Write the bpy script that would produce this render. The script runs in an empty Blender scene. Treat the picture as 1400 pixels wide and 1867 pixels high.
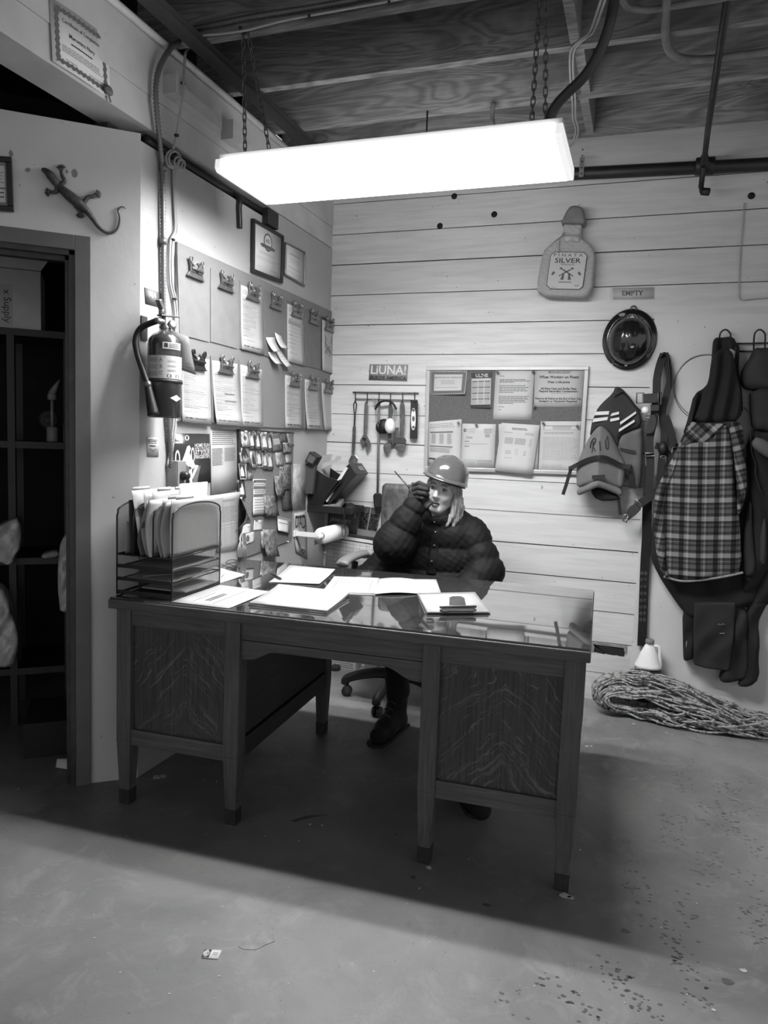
import bpy, bmesh, math, random
import numpy as np
from mathutils import Vector, Matrix
SC = bpy.context.scene
COL = SC.collection
random.seed(7)
rng = np.random.default_rng(7)
PI = math.pi

# ------------------------------------------------------------------ camera
CAM = np.array([0.0, 0.0, 1.37])
R_ = np.array([0.943, 0.332, 0.037]); FWD = np.array([-0.328, 0.940, -0.094])
FOC, PITCH, YAW, ROLL = 1339.6784, 0.09430368, 0.33529187, 0.03686378
def _axes():
    cy, sy, cp, sp = math.cos(YAW), math.sin(YAW), math.cos(PITCH), math.sin(PITCH)
    f = np.array([-sy*cp, cy*cp, -sp]); r = np.array([cy, sy, 0.0]); u = np.cross(r, f)
    cr, sr = math.cos(ROLL), math.sin(ROLL)
    return cr*r + sr*u, -sr*r + cr*u, f
R_, U_, FWD = _axes()
cam_d = bpy.data.cameras.new('camera'); cam = bpy.data.objects.new('camera', cam_d); COL.objects.link(cam)
cam_d.sensor_fit = 'VERTICAL'; cam_d.sensor_height = 36.0; cam_d.lens = FOC*36.0/1867.0
cam_d.clip_start = 0.02
cam.matrix_world = Matrix(((R_[0], U_[0], -FWD[0], CAM[0]), (R_[1], U_[1], -FWD[1], CAM[1]),
                           (R_[2], U_[2], -FWD[2], CAM[2]), (0, 0, 0, 1)))
SC.camera = cam

# ------------------------------------------------------------------ world, lamp strength, exposure
W_ = bpy.data.worlds.new('world'); SC.world = W_; W_.use_nodes = True
W_.node_tree.nodes['Background'].inputs[0].default_value = (1, 1, 1, 1)
W_.node_tree.nodes['Background'].inputs[1].default_value = 0.36
LAMP = 195.0
SC.view_settings.view_transform = 'Standard'; SC.view_settings.look = 'None'
SC.view_settings.gamma = 1.0; SC.view_settings.use_curve_mapping = False
SC.view_settings.exposure = 0.95

# ------------------------------------------------------------------ survey: a photo point met with a real plane of the room
XL, YB = -1.823, 4.126
A50 = math.radians(50)
DD = np.array([-math.sin(A50), -math.cos(A50), 0.0])      # along the diagonal wall, away from the corner
DN = np.array([math.cos(A50), -math.sin(A50), 0.0])       # its normal, into the room
DC = np.array([XL, 2.355, 0.0])
def ray(x, y): return (x-700.0)/FOC*R_ + (933.5-y)/FOC*U_ + FWD
def hit(x, y, p0, n):
    d = ray(x, y); n = np.array(n, float)
    return CAM + ((np.array(p0, float)-CAM)@n)/(d@n)*d
def BW(x, y, o=0.0): return hit(x, y, (0, YB-o, 0), (0, 1, 0))          # back wall, o in front of it
def LW(x, y, o=0.0): return hit(x, y, (XL+o, 0, 0), (1, 0, 0))          # left wall
def DW(x, y, o=0.0): return hit(x, y, DC+DN*o, DN)                      # diagonal wall with the doorway
def FZ(x, y, z=0.0): return hit(x, y, (0, 0, z), (0, 0, 1))             # level plane at height z
def YP(x, y, Y): return hit(x, y, (0, Y, 0), (0, 1, 0))
def V3(*a): return np.array(a, float)
def nrm(v): v = np.array(v, float); return v/(np.linalg.norm(v)+1e-12)
NBW, NLW = V3(0, -1, 0), V3(1, 0, 0)

# ------------------------------------------------------------------ materials
_M = {}
def mat(name, g, rough=0.6, metal=0.0, var=0.0, scale=8.0, spec=0.5, bump=0.0, bscale=60.0, stretch=(1, 1, 1), emit=0.0, trans=0.0, alpha=1.0, coat=0.0, detail=4.0):
    if name in _M: return _M[name]
    m = bpy.data.materials.new(name); m.use_nodes = True; nt = m.node_tree; b = nt.nodes['Principled BSDF']
    b.inputs['Base Color'].default_value = (g, g, g, 1); b.inputs['Roughness'].default_value = rough
    b.inputs['Metallic'].default_value = metal; b.inputs['Specular IOR Level'].default_value = spec
    b.inputs['Coat Weight'].default_value = coat
    if trans: b.inputs['Transmission Weight'].default_value = trans
    if alpha < 1: b.inputs['Alpha'].default_value = alpha
    if emit:
        b.inputs['Emission Color'].default_value = (1, 1, 1, 1); b.inputs['Emission Strength'].default_value = emit
    tc = nt.nodes.new('ShaderNodeTexCoord'); mp = nt.nodes.new('ShaderNodeMapping'); mp.inputs['Scale'].default_value = stretch
    nt.links.new(tc.outputs['Object'], mp.inputs['Vector'])
    n = nt.nodes.new('ShaderNodeTexNoise'); n.inputs['Scale'].default_value = scale; n.inputs['Detail'].default_value = detail
    nt.links.new(mp.outputs[0], n.inputs['Vector'])
    v = max(var, 0.03)
    r = nt.nodes.new('ShaderNodeValToRGB'); lo, hi = max(0, g*(1-v)), g*(1+v)
    r.color_ramp.elements[0].position = 0.3; r.color_ramp.elements[1].position = 0.7
    r.color_ramp.elements[0].color = (lo, lo, lo, 1); r.color_ramp.elements[1].color = (hi, hi, hi, 1)
    nt.links.new(n.outputs['Fac'], r.inputs['Fac']); nt.links.new(r.outputs['Color'], b.inputs['Base Color'])
    if bump:
        n2 = nt.nodes.new('ShaderNodeTexNoise'); n2.inputs['Scale'].default_value = bscale; n2.inputs['Detail'].default_value = 5
        nt.links.new(mp.outputs[0], n2.inputs['Vector'])
        bp = nt.nodes.new('ShaderNodeBump'); bp.inputs['Strength'].default_value = bump; bp.inputs['Distance'].default_value = 0.01
        nt.links.new(n2.outputs['Fac'], bp.inputs['Height']); nt.links.new(bp.outputs[0], b.inputs['Normal'])
    _M[name] = m
    return m
def nodes_of(m): return m.node_tree.nodes, m.node_tree.links, m.node_tree.nodes['Principled BSDF']
class NB:                                                  # short hand for building node graphs
    def __init__(s, m): s.t = m.node_tree; s.b = s.t.nodes['Principled BSDF']
    def n(s, kind, **kw):
        x = s.t.nodes.new('ShaderNode'+kind)
        for k, v in kw.items(): setattr(x, k, v)
        return x
    def l(s, a, b): s.t.links.new(a, b)
    def math(s, op, a, b=None, c=None):
        x = s.n('Math', operation=op)
        for i, q in enumerate((a, b, c)):
            if q is None: continue
            if isinstance(q, (int, float)): x.inputs[i].default_value = q
            else: s.l(q, x.inputs[i])
        return x.outputs[0]
    def ramp(s, fac, stops):
        x = s.n('ValToRGB'); el = x.color_ramp.elements
        while len(el) < len(stops): el.new(0.5)
        for e, (p, g) in zip(el, stops): e.position = p; e.color = (g, g, g, 1)
        s.l(fac, x.inputs['Fac']); return x.outputs['Color']
    def noise(s, vec, scale, detail=4, dist=0.0, rough=0.5):
        x = s.n('TexNoise'); x.inputs['Scale'].default_value = scale; x.inputs['Detail'].default_value = detail
        x.inputs['Distortion'].default_value = dist; x.inputs['Roughness'].default_value = rough
        s.l(vec, x.inputs['Vector']); return x.outputs['Fac']
    def mapping(s, vec, scale=(1, 1, 1), rot=(0, 0, 0), loc=(0, 0, 0)):
        x = s.n('Mapping'); x.inputs['Scale'].default_value = scale; x.inputs['Rotation'].default_value = rot; x.inputs['Location'].default_value = loc
        s.l(vec, x.inputs['Vector']); return x.outputs[0]
    def obj(s): return s.n('TexCoord').outputs['Object']
    def mix(s, fac, a, b, mode='MIX'):
        x = s.n('Mix', data_type='RGBA', blend_type=mode)
        for i, q in ((0, fac), (6, a), (7, b)):
            if isinstance(q, (int, float)): x.inputs[i].default_value = q if i == 0 else (q, q, q, 1)
            else: s.l(q, x.inputs[i])
        return x.outputs[2]
    def bump(s, h, strength=0.3, dist=0.01):
        x = s.n('Bump'); x.inputs['Strength'].default_value = strength; x.inputs['Distance'].default_value = dist
        s.l(h, x.inputs['Height']); s.l(x.outputs[0], s.b.inputs['Normal'])
def newmat(name, rough=0.6, spec=0.5):
    m = bpy.data.materials.new(name); m.use_nodes = True; b = m.node_tree.nodes['Principled BSDF']
    b.inputs['Roughness'].default_value = rough; b.inputs['Specular IOR Level'].default_value = spec
    _M[name] = m; return m, NB(m)

# ------------------------------------------------------------------ mesh builder
class MB:
    def __init__(s): s.v = []; s.f = []; s.m = []; s.sm = []
    def add(s, vs, fs, m=0, smooth=False):
        o = len(s.v); s.v += [tuple(map(float, p)) for p in vs]
        for f in fs: s.f.append(tuple(o+i for i in f)); s.m.append(m); s.sm.append(smooth)
        return s
    def hexa(s, p, m=0):                                   # 8 points: bottom ring then top ring
        return s.add(p, [(3, 2, 1, 0), (4, 5, 6, 7), (0, 1, 5, 4), (1, 2, 6, 5), (2, 3, 7, 6), (3, 0, 4, 7)], m)
    def box(s, a, b, m=0):
        (x0, y0, z0), (x1, y1, z1) = a, b
        return s.hexa([(x0, y0, z0), (x1, y0, z0), (x1, y1, z0), (x0, y1, z0), (x0, y0, z1), (x1, y0, z1), (x1, y1, z1), (x0, y1, z1)], m)
    def fbox(s, o, u, v, n, m=0):                          # box from a corner and three edge vectors
        o, u, v, n = map(np.array, (o, u, v, n))
        return s.hexa([o, o+u, o+u+v, o+v, o+n, o+u+n, o+u+v+n, o+v+n], m)
    def slab(s, quad, nvec, t, m=0):                       # quad TL,TR,BR,BL thickened along nvec
        q = [np.array(p) for p in quad]; n = np.array(nvec)*t
        return s.hexa([p for p in q]+[p+n for p in q], m)
    def tube(s, path, r, n=8, m=0, closed=False, caps=True, flat=None):
        P = [np.array(p, float) for p in path]; N = len(P)
        rs = [r]*N if np.isscalar(r) else list(r)
        T = []
        for i in range(N):
            a = P[(i-1) % N] if (closed or i > 0) else P[i]; b = P[(i+1) % N] if (closed or i < N-1) else P[i]
            T.append(nrm(b-a))
        ref = V3(0, 0, 1) if abs(T[0][2]) < 0.9 else V3(1, 0, 0)
        x = nrm(np.cross(T[0], ref)); vs = []
        for i in range(N):
            x = nrm(x - T[i]*(x@T[i])); y = np.cross(T[i], x)
            for k in range(n):
                a = 2*PI*k/n; fy = flat if flat else 1.0
                vs.append(P[i]+rs[i]*(math.cos(a)*x + fy*math.sin(a)*y))
        fs = []
        for i in range(N if closed else N-1):
            j = (i+1) % N
            for k in range(n):
                l = (k+1) % n; fs.append((i*n+k, i*n+l, j*n+l, j*n+k))
        if caps and not closed:
            fs.append(tuple(range(n-1, -1, -1))); fs.append(tuple((N-1)*n+k for k in range(n)))
        return s.add(vs, fs, m, True)
    def lathe(s, prof, c, ax=(0, 0, 1), n=24, m=0, sx=1.0, sy=1.0, xref=None, caps=True, smooth=True):
        ax = nrm(ax); ref = np.array(xref, float) if xref is not None else (V3(1, 0, 0) if abs(ax[0]) < 0.9 else V3(0, 1, 0))
        x = nrm(ref-ax*(ref@ax)); y = np.cross(ax, x); c = np.array(c, float); vs = []; K = len(prof)
        for r, h in prof:
            for k in range(n):
                a = 2*PI*k/n; vs.append(c+ax*h+r*(sx*math.cos(a)*x+sy*math.sin(a)*y))
        fs = [(i*n+k, i*n+(k+1) % n, (i+1)*n+(k+1) % n, (i+1)*n+k) for i in range(K-1) for k in range(n)]
        if caps:
            fs.append(tuple(range(n-1, -1, -1))); fs.append(tuple((K-1)*n+k for k in range(n)))
        return s.add(vs, fs, m, smooth)
    def ball(s, c, r, n=16, m=0):
        rr = (r, r, r) if np.isscalar(r) else r; vs = []; fs = []; K = n//2
        for i in range(K+1):
            t = PI*i/K
            for k in range(n):
                a = 2*PI*k/n; vs.append((c[0]+rr[0]*math.sin(t)*math.cos(a), c[1]+rr[1]*math.sin(t)*math.sin(a), c[2]-rr[2]*math.cos(t)))
        for i in range(K):
            for k in range(n): fs.append((i*n+k, i*n+(k+1) % n, (i+1)*n+(k+1) % n, (i+1)*n+k))
        return s.add(vs, fs, m, True)
    def prism(s, pts, fn, t0, t1, m=0):                    # outline in (a,b), fn(a,b,c) -> point
        n = len(pts); vs = [fn(a, b, t0) for a, b in pts]+[fn(a, b, t1) for a, b in pts]
        fs = [tuple(range(n-1, -1, -1)), tuple(range(n, 2*n))]+[(i, (i+1) % n, n+(i+1) % n, n+i) for i in range(n)]
        return s.add(vs, fs, m)
    def grid(s, fn, nu, nv, m=0, smooth=True, back=None):  # fn(u,v) in 0..1; back: offset vector gives a closed thin shell
        vs = [np.array(fn(i/nu, j/nv)) for j in range(nv+1) for i in range(nu+1)]; w = nu+1; N = len(vs)
        fs = [(j*w+i, j*w+i+1, (j+1)*w+i+1, (j+1)*w+i) for j in range(nv) for i in range(nu)]
        if back is not None:
            b = np.array(back); vs = vs+[p+b for p in vs]
            fs = fs+[tuple(N+k for k in reversed(f)) for f in fs]
            rim = [i for i in range(w)]+[j*w+nu for j in range(1, nv+1)]+[nv*w+i for i in range(nu-1, -1, -1)]+[j*w for j in range(nv-1, 0, -1)]
            for a, c in zip(rim, rim[1:]+rim[:1]): fs.append((c, a, N+a, N+c))
        return s.add(vs, fs, m, smooth)
    def ink(s, fn, x0, y0, x1, y1, m=1, h=0.0006):         # a flat printed patch on a mapped surface fn(u,v,h)
        return s.add([fn(x0, y0, h), fn(x1, y0, h), fn(x1, y1, h), fn(x0, y1, h)], [(0, 1, 2, 3)], m)
    def text(s, fn, txt, x, y, size, W, H, m=1, align='LEFT', bold=0.0, h=0.0007, sx=1.0, rot=0.0, fit=0.94):
        # (x,y) in 0..1 of a sheet W by H metres, v measured downwards; size in metres
        vs, fs = glyphs(txt, bold, align); size = min(size, fit*W/max(1e-6, text_width(txt, bold)*sx)); c, q = math.cos(rot), math.sin(rot)
        return s.add([fn(x+(a*c-b*q)*size*sx/W, y-(a*q+b*c)*size/H, h) for a, b in vs], fs, m)
    def lines(s, fn, x0, y0, x1, y1, n, th, m=1, fill=1.0, words=True, h=0.0006):
        for k in range(n):
            y = y0+(y1-y0)*(k+0.5)/n; x = x0
            xe = x0+(x1-x0)*(fill if fill < 1 and k == n-1 else random.uniform(0.86, 1.0) if words else 1)
            while x < xe-1e-6:
                w = min(random.uniform(0.04, 0.13)*(x1-x0) if words else (x1-x0), xe-x)
                s.ink(fn, x, y-th/2, x+w*(0.86 if words else 1), y+th/2, m, h); x += w
        return s
    def build(s, name, mats, parent=None, mods=None, loc=None):
        me = bpy.data.meshes.new(name); o = np.zeros(3) if loc is None else np.array(loc, float)
        if parent is not None: o = np.array(WORLD[parent.name])
        me.from_pydata([(p[0]-o[0], p[1]-o[1], p[2]-o[2]) for p in s.v], [], s.f); me.update()
        for q in (mats if isinstance(mats, (list, tuple)) else [mats]): me.materials.append(q)
        me.polygons.foreach_set('material_index', s.m); me.polygons.foreach_set('use_smooth', s.sm)
        ob = bpy.data.objects.new(name, me); COL.objects.link(ob)
        if parent is not None: ob.parent = parent; WORLD[ob.name] = WORLD[parent.name]
        else: ob.location = o; WORLD[ob.name] = o
        if mods == 'bevel' or (isinstance(mods, float)):
            b = ob.modifiers.new('bevel', 'BEVEL'); b.width = mods if isinstance(mods, float) else 0.003; b.segments = 2; b.limit_method = 'ANGLE'
        return ob
WORLD = {}
_G = {}
def glyphs(txt, bold, align):
    k = (txt, bold, align)
    if k not in _G:
        c = bpy.data.curves.new('t', 'FONT'); c.body = txt; c.align_x = align; c.offset = bold; c.resolution_u = 2; c.fill_mode = 'FRONT'
        o = bpy.data.objects.new('t', c); COL.objects.link(o)
        bpy.context.view_layer.update()
        me = o.evaluated_get(bpy.context.evaluated_depsgraph_get()).to_mesh()
        _G[k] = ([(v.co.x, v.co.y) for v in me.vertices], [tuple(p.vertices) for p in me.polygons])
        bpy.data.objects.remove(o); bpy.data.curves.remove(c)
    return _G[k]
def text_width(txt, bold=0.0): return max([a for a, b in glyphs(txt, bold, 'LEFT')[0]] or [0])

# ------------------------------------------------------------------ things, parts, setting
def setp(o, label=None, cat=None, group=None, kind=None):
    if label: o['label'] = label
    if cat: o['category'] = cat
    if group: o['group'] = group
    if kind: o['kind'] = kind
    return o
def thing(name, label, cat, loc, group=None):
    o = bpy.data.objects.new(name, None); o.empty_display_size = 0.05; COL.objects.link(o)
    o.location = tuple(map(float, loc)); WORLD[o.name] = np.array(loc, float)
    return setp(o, label, cat, group)
def struct(name, mb, m, mods=None): return setp(mb.build(name, m, mods=mods), kind='structure')
def solo(name, mb, m, label, cat, group=None, mods=None):
    c = np.array(mb.v).mean(axis=0) if mb.v else np.zeros(3)
    return setp(mb.build(name, m, mods=mods, loc=c), label, cat, group)

# ------------------------------------------------------------------ maps of flat sheets
def qmap(quad, n, bend=None):                              # quad TL,TR,BR,BL -> fn(u,v,h); v down
    a, b, c, d = [np.array(p, float) for p in quad]; n = np.array(n, float)
    def fn(u, v, h=0.0):
        p = (a*(1-u)+b*u)*(1-v)+(d*(1-u)+c*u)*v
        return p+n*(h+(bend(u, v) if bend else 0.0))
    W = (np.linalg.norm(b-a)+np.linalg.norm(c-d))/2; H = (np.linalg.norm(d-a)+np.linalg.norm(c-b))/2
    return fn, W, H
def paper(quad, n, th=0.0008, bend=None, nu=1, nv=1, m=0):
    fn, W, H = qmap(quad, n, bend); mb = MB()
    mb.grid(lambda u, v: fn(u, 1-v, 0), nu, nv, m, True, back=-np.array(n)*th)
    return mb, fn, W, H
def px4(plane, pts, o=0.0): return [plane(x, y, o) for x, y in pts]

# ------------------------------------------------------------------ signed distance bodies meshed with surface nets
def snet(f, lo, hi, h):
    lo = np.array(lo, float); hi = np.array(hi, float); n = np.ceil((hi-lo)/h).astype(int)+1
    ax = [lo[i]+h*np.arange(n[i]) for i in range(3)]
    X, Y, Z = np.meshgrid(*ax, indexing='ij'); D = f(np.stack([X, Y, Z], -1).reshape(-1, 3)).reshape(n)
    S = D < 0; nc = n-1; acc = np.zeros((*nc, 3)); cnt = np.zeros(nc)
    offs = [(i, j, k) for i in (0, 1) for j in (0, 1) for k in (0, 1)]
    def sl(o): return tuple(slice(o[a], o[a]+nc[a]) for a in range(3))
    for a in range(3):
        for o in offs:
            if o[a]: continue
            p = list(o); p[a] = 1
            d0, d1 = D[sl(o)], D[sl(p)]; cr = (d0 < 0) != (d1 < 0)
            t = np.where(cr, d0/np.where(cr, d0-d1, 1), 0)
            for b in range(3): acc[..., b] += np.where(cr, (t if a == b else o[b]), 0)
            cnt += cr
    act = cnt > 0; idx = -np.ones(nc, int); idx[act] = np.arange(act.sum())
    ijk = np.argwhere(act); vs = lo+h*(ijk+acc[act]/cnt[act][:, None]); fs = []
    for a in range(3):
        b, c = (a+1) % 3, (a+2) % 3
        s0 = [slice(None)]*3; s1 = [slice(None)]*3; s0[a] = slice(0, n[a]-1); s1[a] = slice(1, n[a])
        e = S[tuple(s0)] != S[tuple(s1)]; inside = S[tuple(s0)]
        for p in np.argwhere(e):
            if p[b] == 0 or p[c] == 0 or p[b] >= nc[b] or p[c] >= nc[c]: continue
            q = []
            for db, dc in ((-1, -1), (0, -1), (0, 0), (-1, 0)):
                r = p.copy(); r[b] += db; r[c] += dc; q.append(int(idx[tuple(r)]))
            fs.append(tuple(q) if inside[tuple(p)] else tuple(q[::-1]))
    return vs, fs
def sd_caps(P, a, b, ra, rb):
    a, b = np.array(a, float), np.array(b, float); d = b-a; t = np.clip(((P-a)@d)/(d@d+1e-12), 0, 1)
    return np.linalg.norm(P-a-t[:, None]*d, axis=1)-(ra+(rb-ra)*t)
def sd_ell(P, c, r, M=None):
    q = P-np.array(c, float)
    if M is not None: q = q@np.array(M)          # rows of M: columns are local axes
    r = np.array(r, float); k0 = np.linalg.norm(q/r, axis=1); k1 = np.linalg.norm(q/(r*r), axis=1)
    return k0*(k0-1)/np.maximum(k1, 1e-9)
def smin(a, b, k): h = np.clip(0.5+0.5*(b-a)/k, 0, 1); return b*(1-h)+a*h-k*h*(1-h)
def smax(a, b, k): return -smin(-a, -b, k)
def sd_poly(x, y, pts):
    p = np.array(pts, float); d = np.full(len(x), 1e9); inside = np.zeros(len(x), bool); n = len(p)
    for i in range(n):
        a, b = p[i], p[(i+1) % n]; e = b-a; wx, wy = x-a[0], y-a[1]
        t = np.clip((wx*e[0]+wy*e[1])/(e@e+1e-12), 0, 1)
        d = np.minimum(d, (wx-e[0]*t)**2+(wy-e[1]*t)**2)
        c = ((a[1] > y) != (b[1] > y)) & (x < (b[0]-a[0])*(y-a[1])/(b[1]-a[1]+1e-12)+a[0]); inside ^= c
    d = np.sqrt(d); return np.where(inside, -d, d)
def smooth_poly(pts, it=1):
    p = [np.array(q, float) for q in pts]
    for _ in range(it):
        o = []
        for a, b in zip(p, p[1:]+p[:1]): o += [a*0.75+b*0.25, a*0.25+b*0.75]
        p = o
    return [tuple(q) for q in p]
def catmull(pts, k=6, closed=False):
    P = [np.array(p, float) for p in pts]; n = len(P); out = []
    for i in range(n if closed else n-1):
        a, b, c, d = (P[(i-1) % n] if closed or i else P[0]), P[i], P[(i+1) % n], (P[(i+2) % n] if closed or i < n-2 else P[-1])
        for j in range(k):
            t = j/k; out.append(0.5*((2*b)+(c-a)*t+(2*a-5*b+4*c-d)*t*t+(3*b-a-3*c+d)*t**3))
    if not closed: out.append(P[-1])
    return out
def wall_body(outline, y_back, depth, r=0.02, h=0.006, fold=None, tilt=None):
    # a soft thing hanging against the back wall: outline in world (x,z), from y_back towards the room by depth(x,z)
    xs = [p[0] for p in outline]; zs = [p[1] for p in outline]
    dmax = depth if np.isscalar(depth) else depth.max
    def f(P):
        d2 = sd_poly(P[:, 0], P[:, 2], outline)+r
        dep = np.full(len(P), depth) if np.isscalar(depth) else depth(P[:, 0], P[:, 2])
        if fold is not None: dep = dep+fold(P[:, 0], P[:, 2])
        c = y_back-dep/2; d1 = np.abs(P[:, 1]-c)-dep/2+r
        return np.minimum(np.maximum(d2, d1), 0)+np.linalg.norm(np.stack([np.maximum(d2, 0), np.maximum(d1, 0)], -1), axis=1)-r
    return snet(f, (min(xs)-2*h, y_back-dmax-0.06, min(zs)-2*h), (max(xs)+2*h, y_back+2*h, max(zs)+2*h), h)
# ------------------------------------------------------------------ setting materials
def paint(name, g, rough=0.45, dirt=0.12, chips=0.0, chip_g=0.2, scale=2.5):
    m, k = newmat(name, rough); o = k.obj()
    n1 = k.noise(o, scale, 6); c = k.ramp(n1, [(0.3, g*(1-dirt)), (0.7, g*(1+dirt*0.3))])
    n2 = k.noise(o, 46, 2); spots = k.ramp(n2, [(0.735, 0.0), (0.76, 1.0)])
    c = k.mix(spots, c, g*0.55)
    if chips:
        n3 = k.noise(o, 9, 8, 0.0, 0.75); c = k.mix(k.ramp(n3, [(0.72-chips, 0.0), (0.735-chips, 1.0)]), c, chip_g)
    k.l(c, k.b.inputs['Base Color']); k.bump(k.noise(o, 25, 5), 0.12, 0.008); return m
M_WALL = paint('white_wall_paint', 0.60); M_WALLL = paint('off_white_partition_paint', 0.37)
M_PLANK, k = newmat('white_plank_paint', 0.42)
o = k.obj(); g_ = k.noise(k.mapping(o, (1, 1, 14)), 3.5, 8, 0.4)
c = k.ramp(g_, [(0.28, 0.50), (0.6, 0.61), (0.9, 0.63)])
c = k.mix(k.ramp(k.noise(o, 30, 2), [(0.735, 0.0), (0.75, 1.0)]), c, 0.22)
c = k.mix(k.ramp(k.noise(o, 1.1, 5), [(0.35, 0.0), (0.8, 0.35)]), c, 0.5)
k.l(c, k.b.inputs['Base Color']); k.bump(g_, 0.15, 0.004)
M_DOORWALL = paint('grey_white_wall_paint', 0.52, 0.5, 0.1)
M_BEAM = paint('painted_beam_wood', 0.5, 0.5, 0.2, scale=5)
M_DARKGAP = mat('dark_cavity', 0.012, 0.9)
M_TRIM = paint('grey_trim_paint', 0.105, 0.45, 0.2, 0.035, 0.33, 6)
M_TRIMIN = mat('dark_door_jamb', 0.03, 0.4, var=0.4, scale=20)
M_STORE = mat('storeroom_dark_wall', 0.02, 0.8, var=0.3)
def wood(name, lo, hi, axis=0, scale=1.0, rough=0.6, patches=True, dist=6.0):
    m, k = newmat(name, rough); st = [14.0, 14.0, 14.0]; st[axis] = 1.0
    o = k.obj(); v = k.mapping(o, tuple(q*scale for q in st))
    a = k.noise(v, 1.3, 6, 1.6); w = k.n('TexWave', wave_type='BANDS', bands_direction='Z' if axis != 2 else 'X'); k.l(k.mapping(o, tuple((1.0 if i == axis else 9.0)*scale for i in range(3))), w.inputs['Vector'])
    w.inputs['Scale'].default_value = 1.0; w.inputs['Distortion'].default_value = dist; w.inputs['Detail'].default_value = 3; w.inputs['Detail Scale'].default_value = 0.9
    f = k.math('ADD', k.math('MULTIPLY', a, 0.65), k.math('MULTIPLY', w.outputs['Fac'], 0.35))
    c = k.ramp(f, [(0.3, lo), (0.7, hi)])
    if patches: c = k.mix(k.ramp(k.noise(o, 2.2, 4), [(0.4, 0.0), (0.75, 0.55)]), c, lo*0.6)
    k.l(c, k.b.inputs['Base Color']); k.bump(f, 0.15, 0.004); return m
def joist_wood(name, lo, hi):
    m, k = newmat(name, 0.75); o = k.obj()
    a = k.noise(k.mapping(o, (0.75, 4.0, 4.5)), 1.4, 3, 0.9, 0.45)
    s_ = k.math('SINE', k.math('MULTIPLY', a, 95.0)); s_ = k.math('MULTIPLY', k.math('ADD', s_, 1.0), 0.5)
    f = k.math('ADD', k.math('MULTIPLY', s_, 0.30), k.math('MULTIPLY', k.noise(k.mapping(o, (3, 30, 60)), 2.0, 4), 0.7))
    c = k.ramp(f, [(0.25, lo), (0.75, hi)])
    c = k.mix(k.ramp(k.noise(o, 1.7, 6, 0.6, 0.6), [(0.42, 0.0), (0.72, 0.75)]), c, lo*0.55)
    c = k.mix(k.ramp(k.noise(k.mapping(o, (2.5, 6, 6)), 1.0, 2, 0.8), [(0.68, 0.0), (0.74, 0.7)]), c, lo*0.4)
    k.l(c, k.b.inputs['Base Color']); k.bump(f, 0.15, 0.004); return m
M_JOIST = joist_wood('rough_joist_wood', 0.14, 0.34)
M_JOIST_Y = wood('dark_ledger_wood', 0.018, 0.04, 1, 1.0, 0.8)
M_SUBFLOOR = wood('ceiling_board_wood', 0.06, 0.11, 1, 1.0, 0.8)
# concrete floor
M_FLOOR, k = newmat('painted_concrete_floor', 0.42, 0.4)
o = k.obj()
a = k.noise(o, 1.6, 8, 0.5, 0.62); c = k.ramp(a, [(0.28, 0.105), (0.5, 0.17), (0.72, 0.225)])
b_ = k.noise(o, 7, 8, 1.0, 0.7); c = k.mix(k.ramp(b_, [(0.52, 0.0), (0.68, 0.6)]), c, 0.25)
c = k.mix(k.ramp(k.noise(o, 3.1, 9, 0.8, 0.7), [(0.6, 0.0), (0.7, 0.55)]), c, 0.06)
c = k.mix(k.ramp(k.noise(o, 120, 2), [(0.74, 0.0), (0.78, 0.6)]), c, 0.4)
c = k.mix(k.ramp(k.noise(o, 70, 3), [(0.68, 0.0), (0.74, 0.6)]), c, 0.05)
k.l(c, k.b.inputs['Base Color']); k.l(k.ramp(a, [(0.3, 0.55), (0.7, 0.38)]), k.b.inputs['Roughness'])
k.bump(k.math('ADD', k.noise(o, 14, 8), k.math('MULTIPLY', k.noise(o, 90, 4), 0.4)), 0.22, 0.006)

# ------------------------------------------------------------------ floor, walls, ceiling
struct('floor', MB().box((-4.2, -3.0, -0.08), (3.2, 4.4, 0.0)), M_FLOOR)
SEAMS = [-0.02, .155, .327, .498, .669, .837, 1.0115, 1.187, 1.364, 1.5335, 1.709, 1.885, 2.059, 2.233, 2.411, 2.585, 2.762, 3.1]
wb = MB(); wb.box((-2.1, YB+0.012, -0.02), (2.4, YB+0.16, 3.1), 1)
for i, (z0, z1) in enumerate(zip(SEAMS, SEAMS[1:])):
    cuts = [-2.0, {15: -0.3, 11: 0.05, 13: 0.18}.get(i, 0.3), 2.4]
    for x0, x1 in zip(cuts, cuts[1:]):
        d = random.uniform(0, 0.003); g = random.uniform(0.0035, 0.0065)
        if i == 1 and x0 < -0.5:                            # lowest plank but one has a torn hole near the panel
            for (a0, b0, a1, b1) in ((-2.0, z0, -0.185, z1-g), (-0.03, z0, 0.3, z1-g), (-0.185, 0.307, -0.03, z1-g), (-0.185, z0, -0.03, 0.262)):
                wb.box((a0, YB, b0), (a1, YB+0.03, b1), 0)
            continue
        wb.box((x0, YB+d, z0), (x1, YB+0.03, z1-g), 0)
wb.box((0.008, YB-0.012, 0.0), (2.4, YB+0.03, 2.074), 2)    # smooth sheet on the right
for x, z in ((-1.167, 2.597), (-0.86, 2.640), (-1.091, 2.753), (0.418, 2.646)):
    wb.lathe([(0.017, 0), (0.015, -0.003)], (x, YB-0.0005, z), (0, -1, 0), 14, 1)
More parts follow.
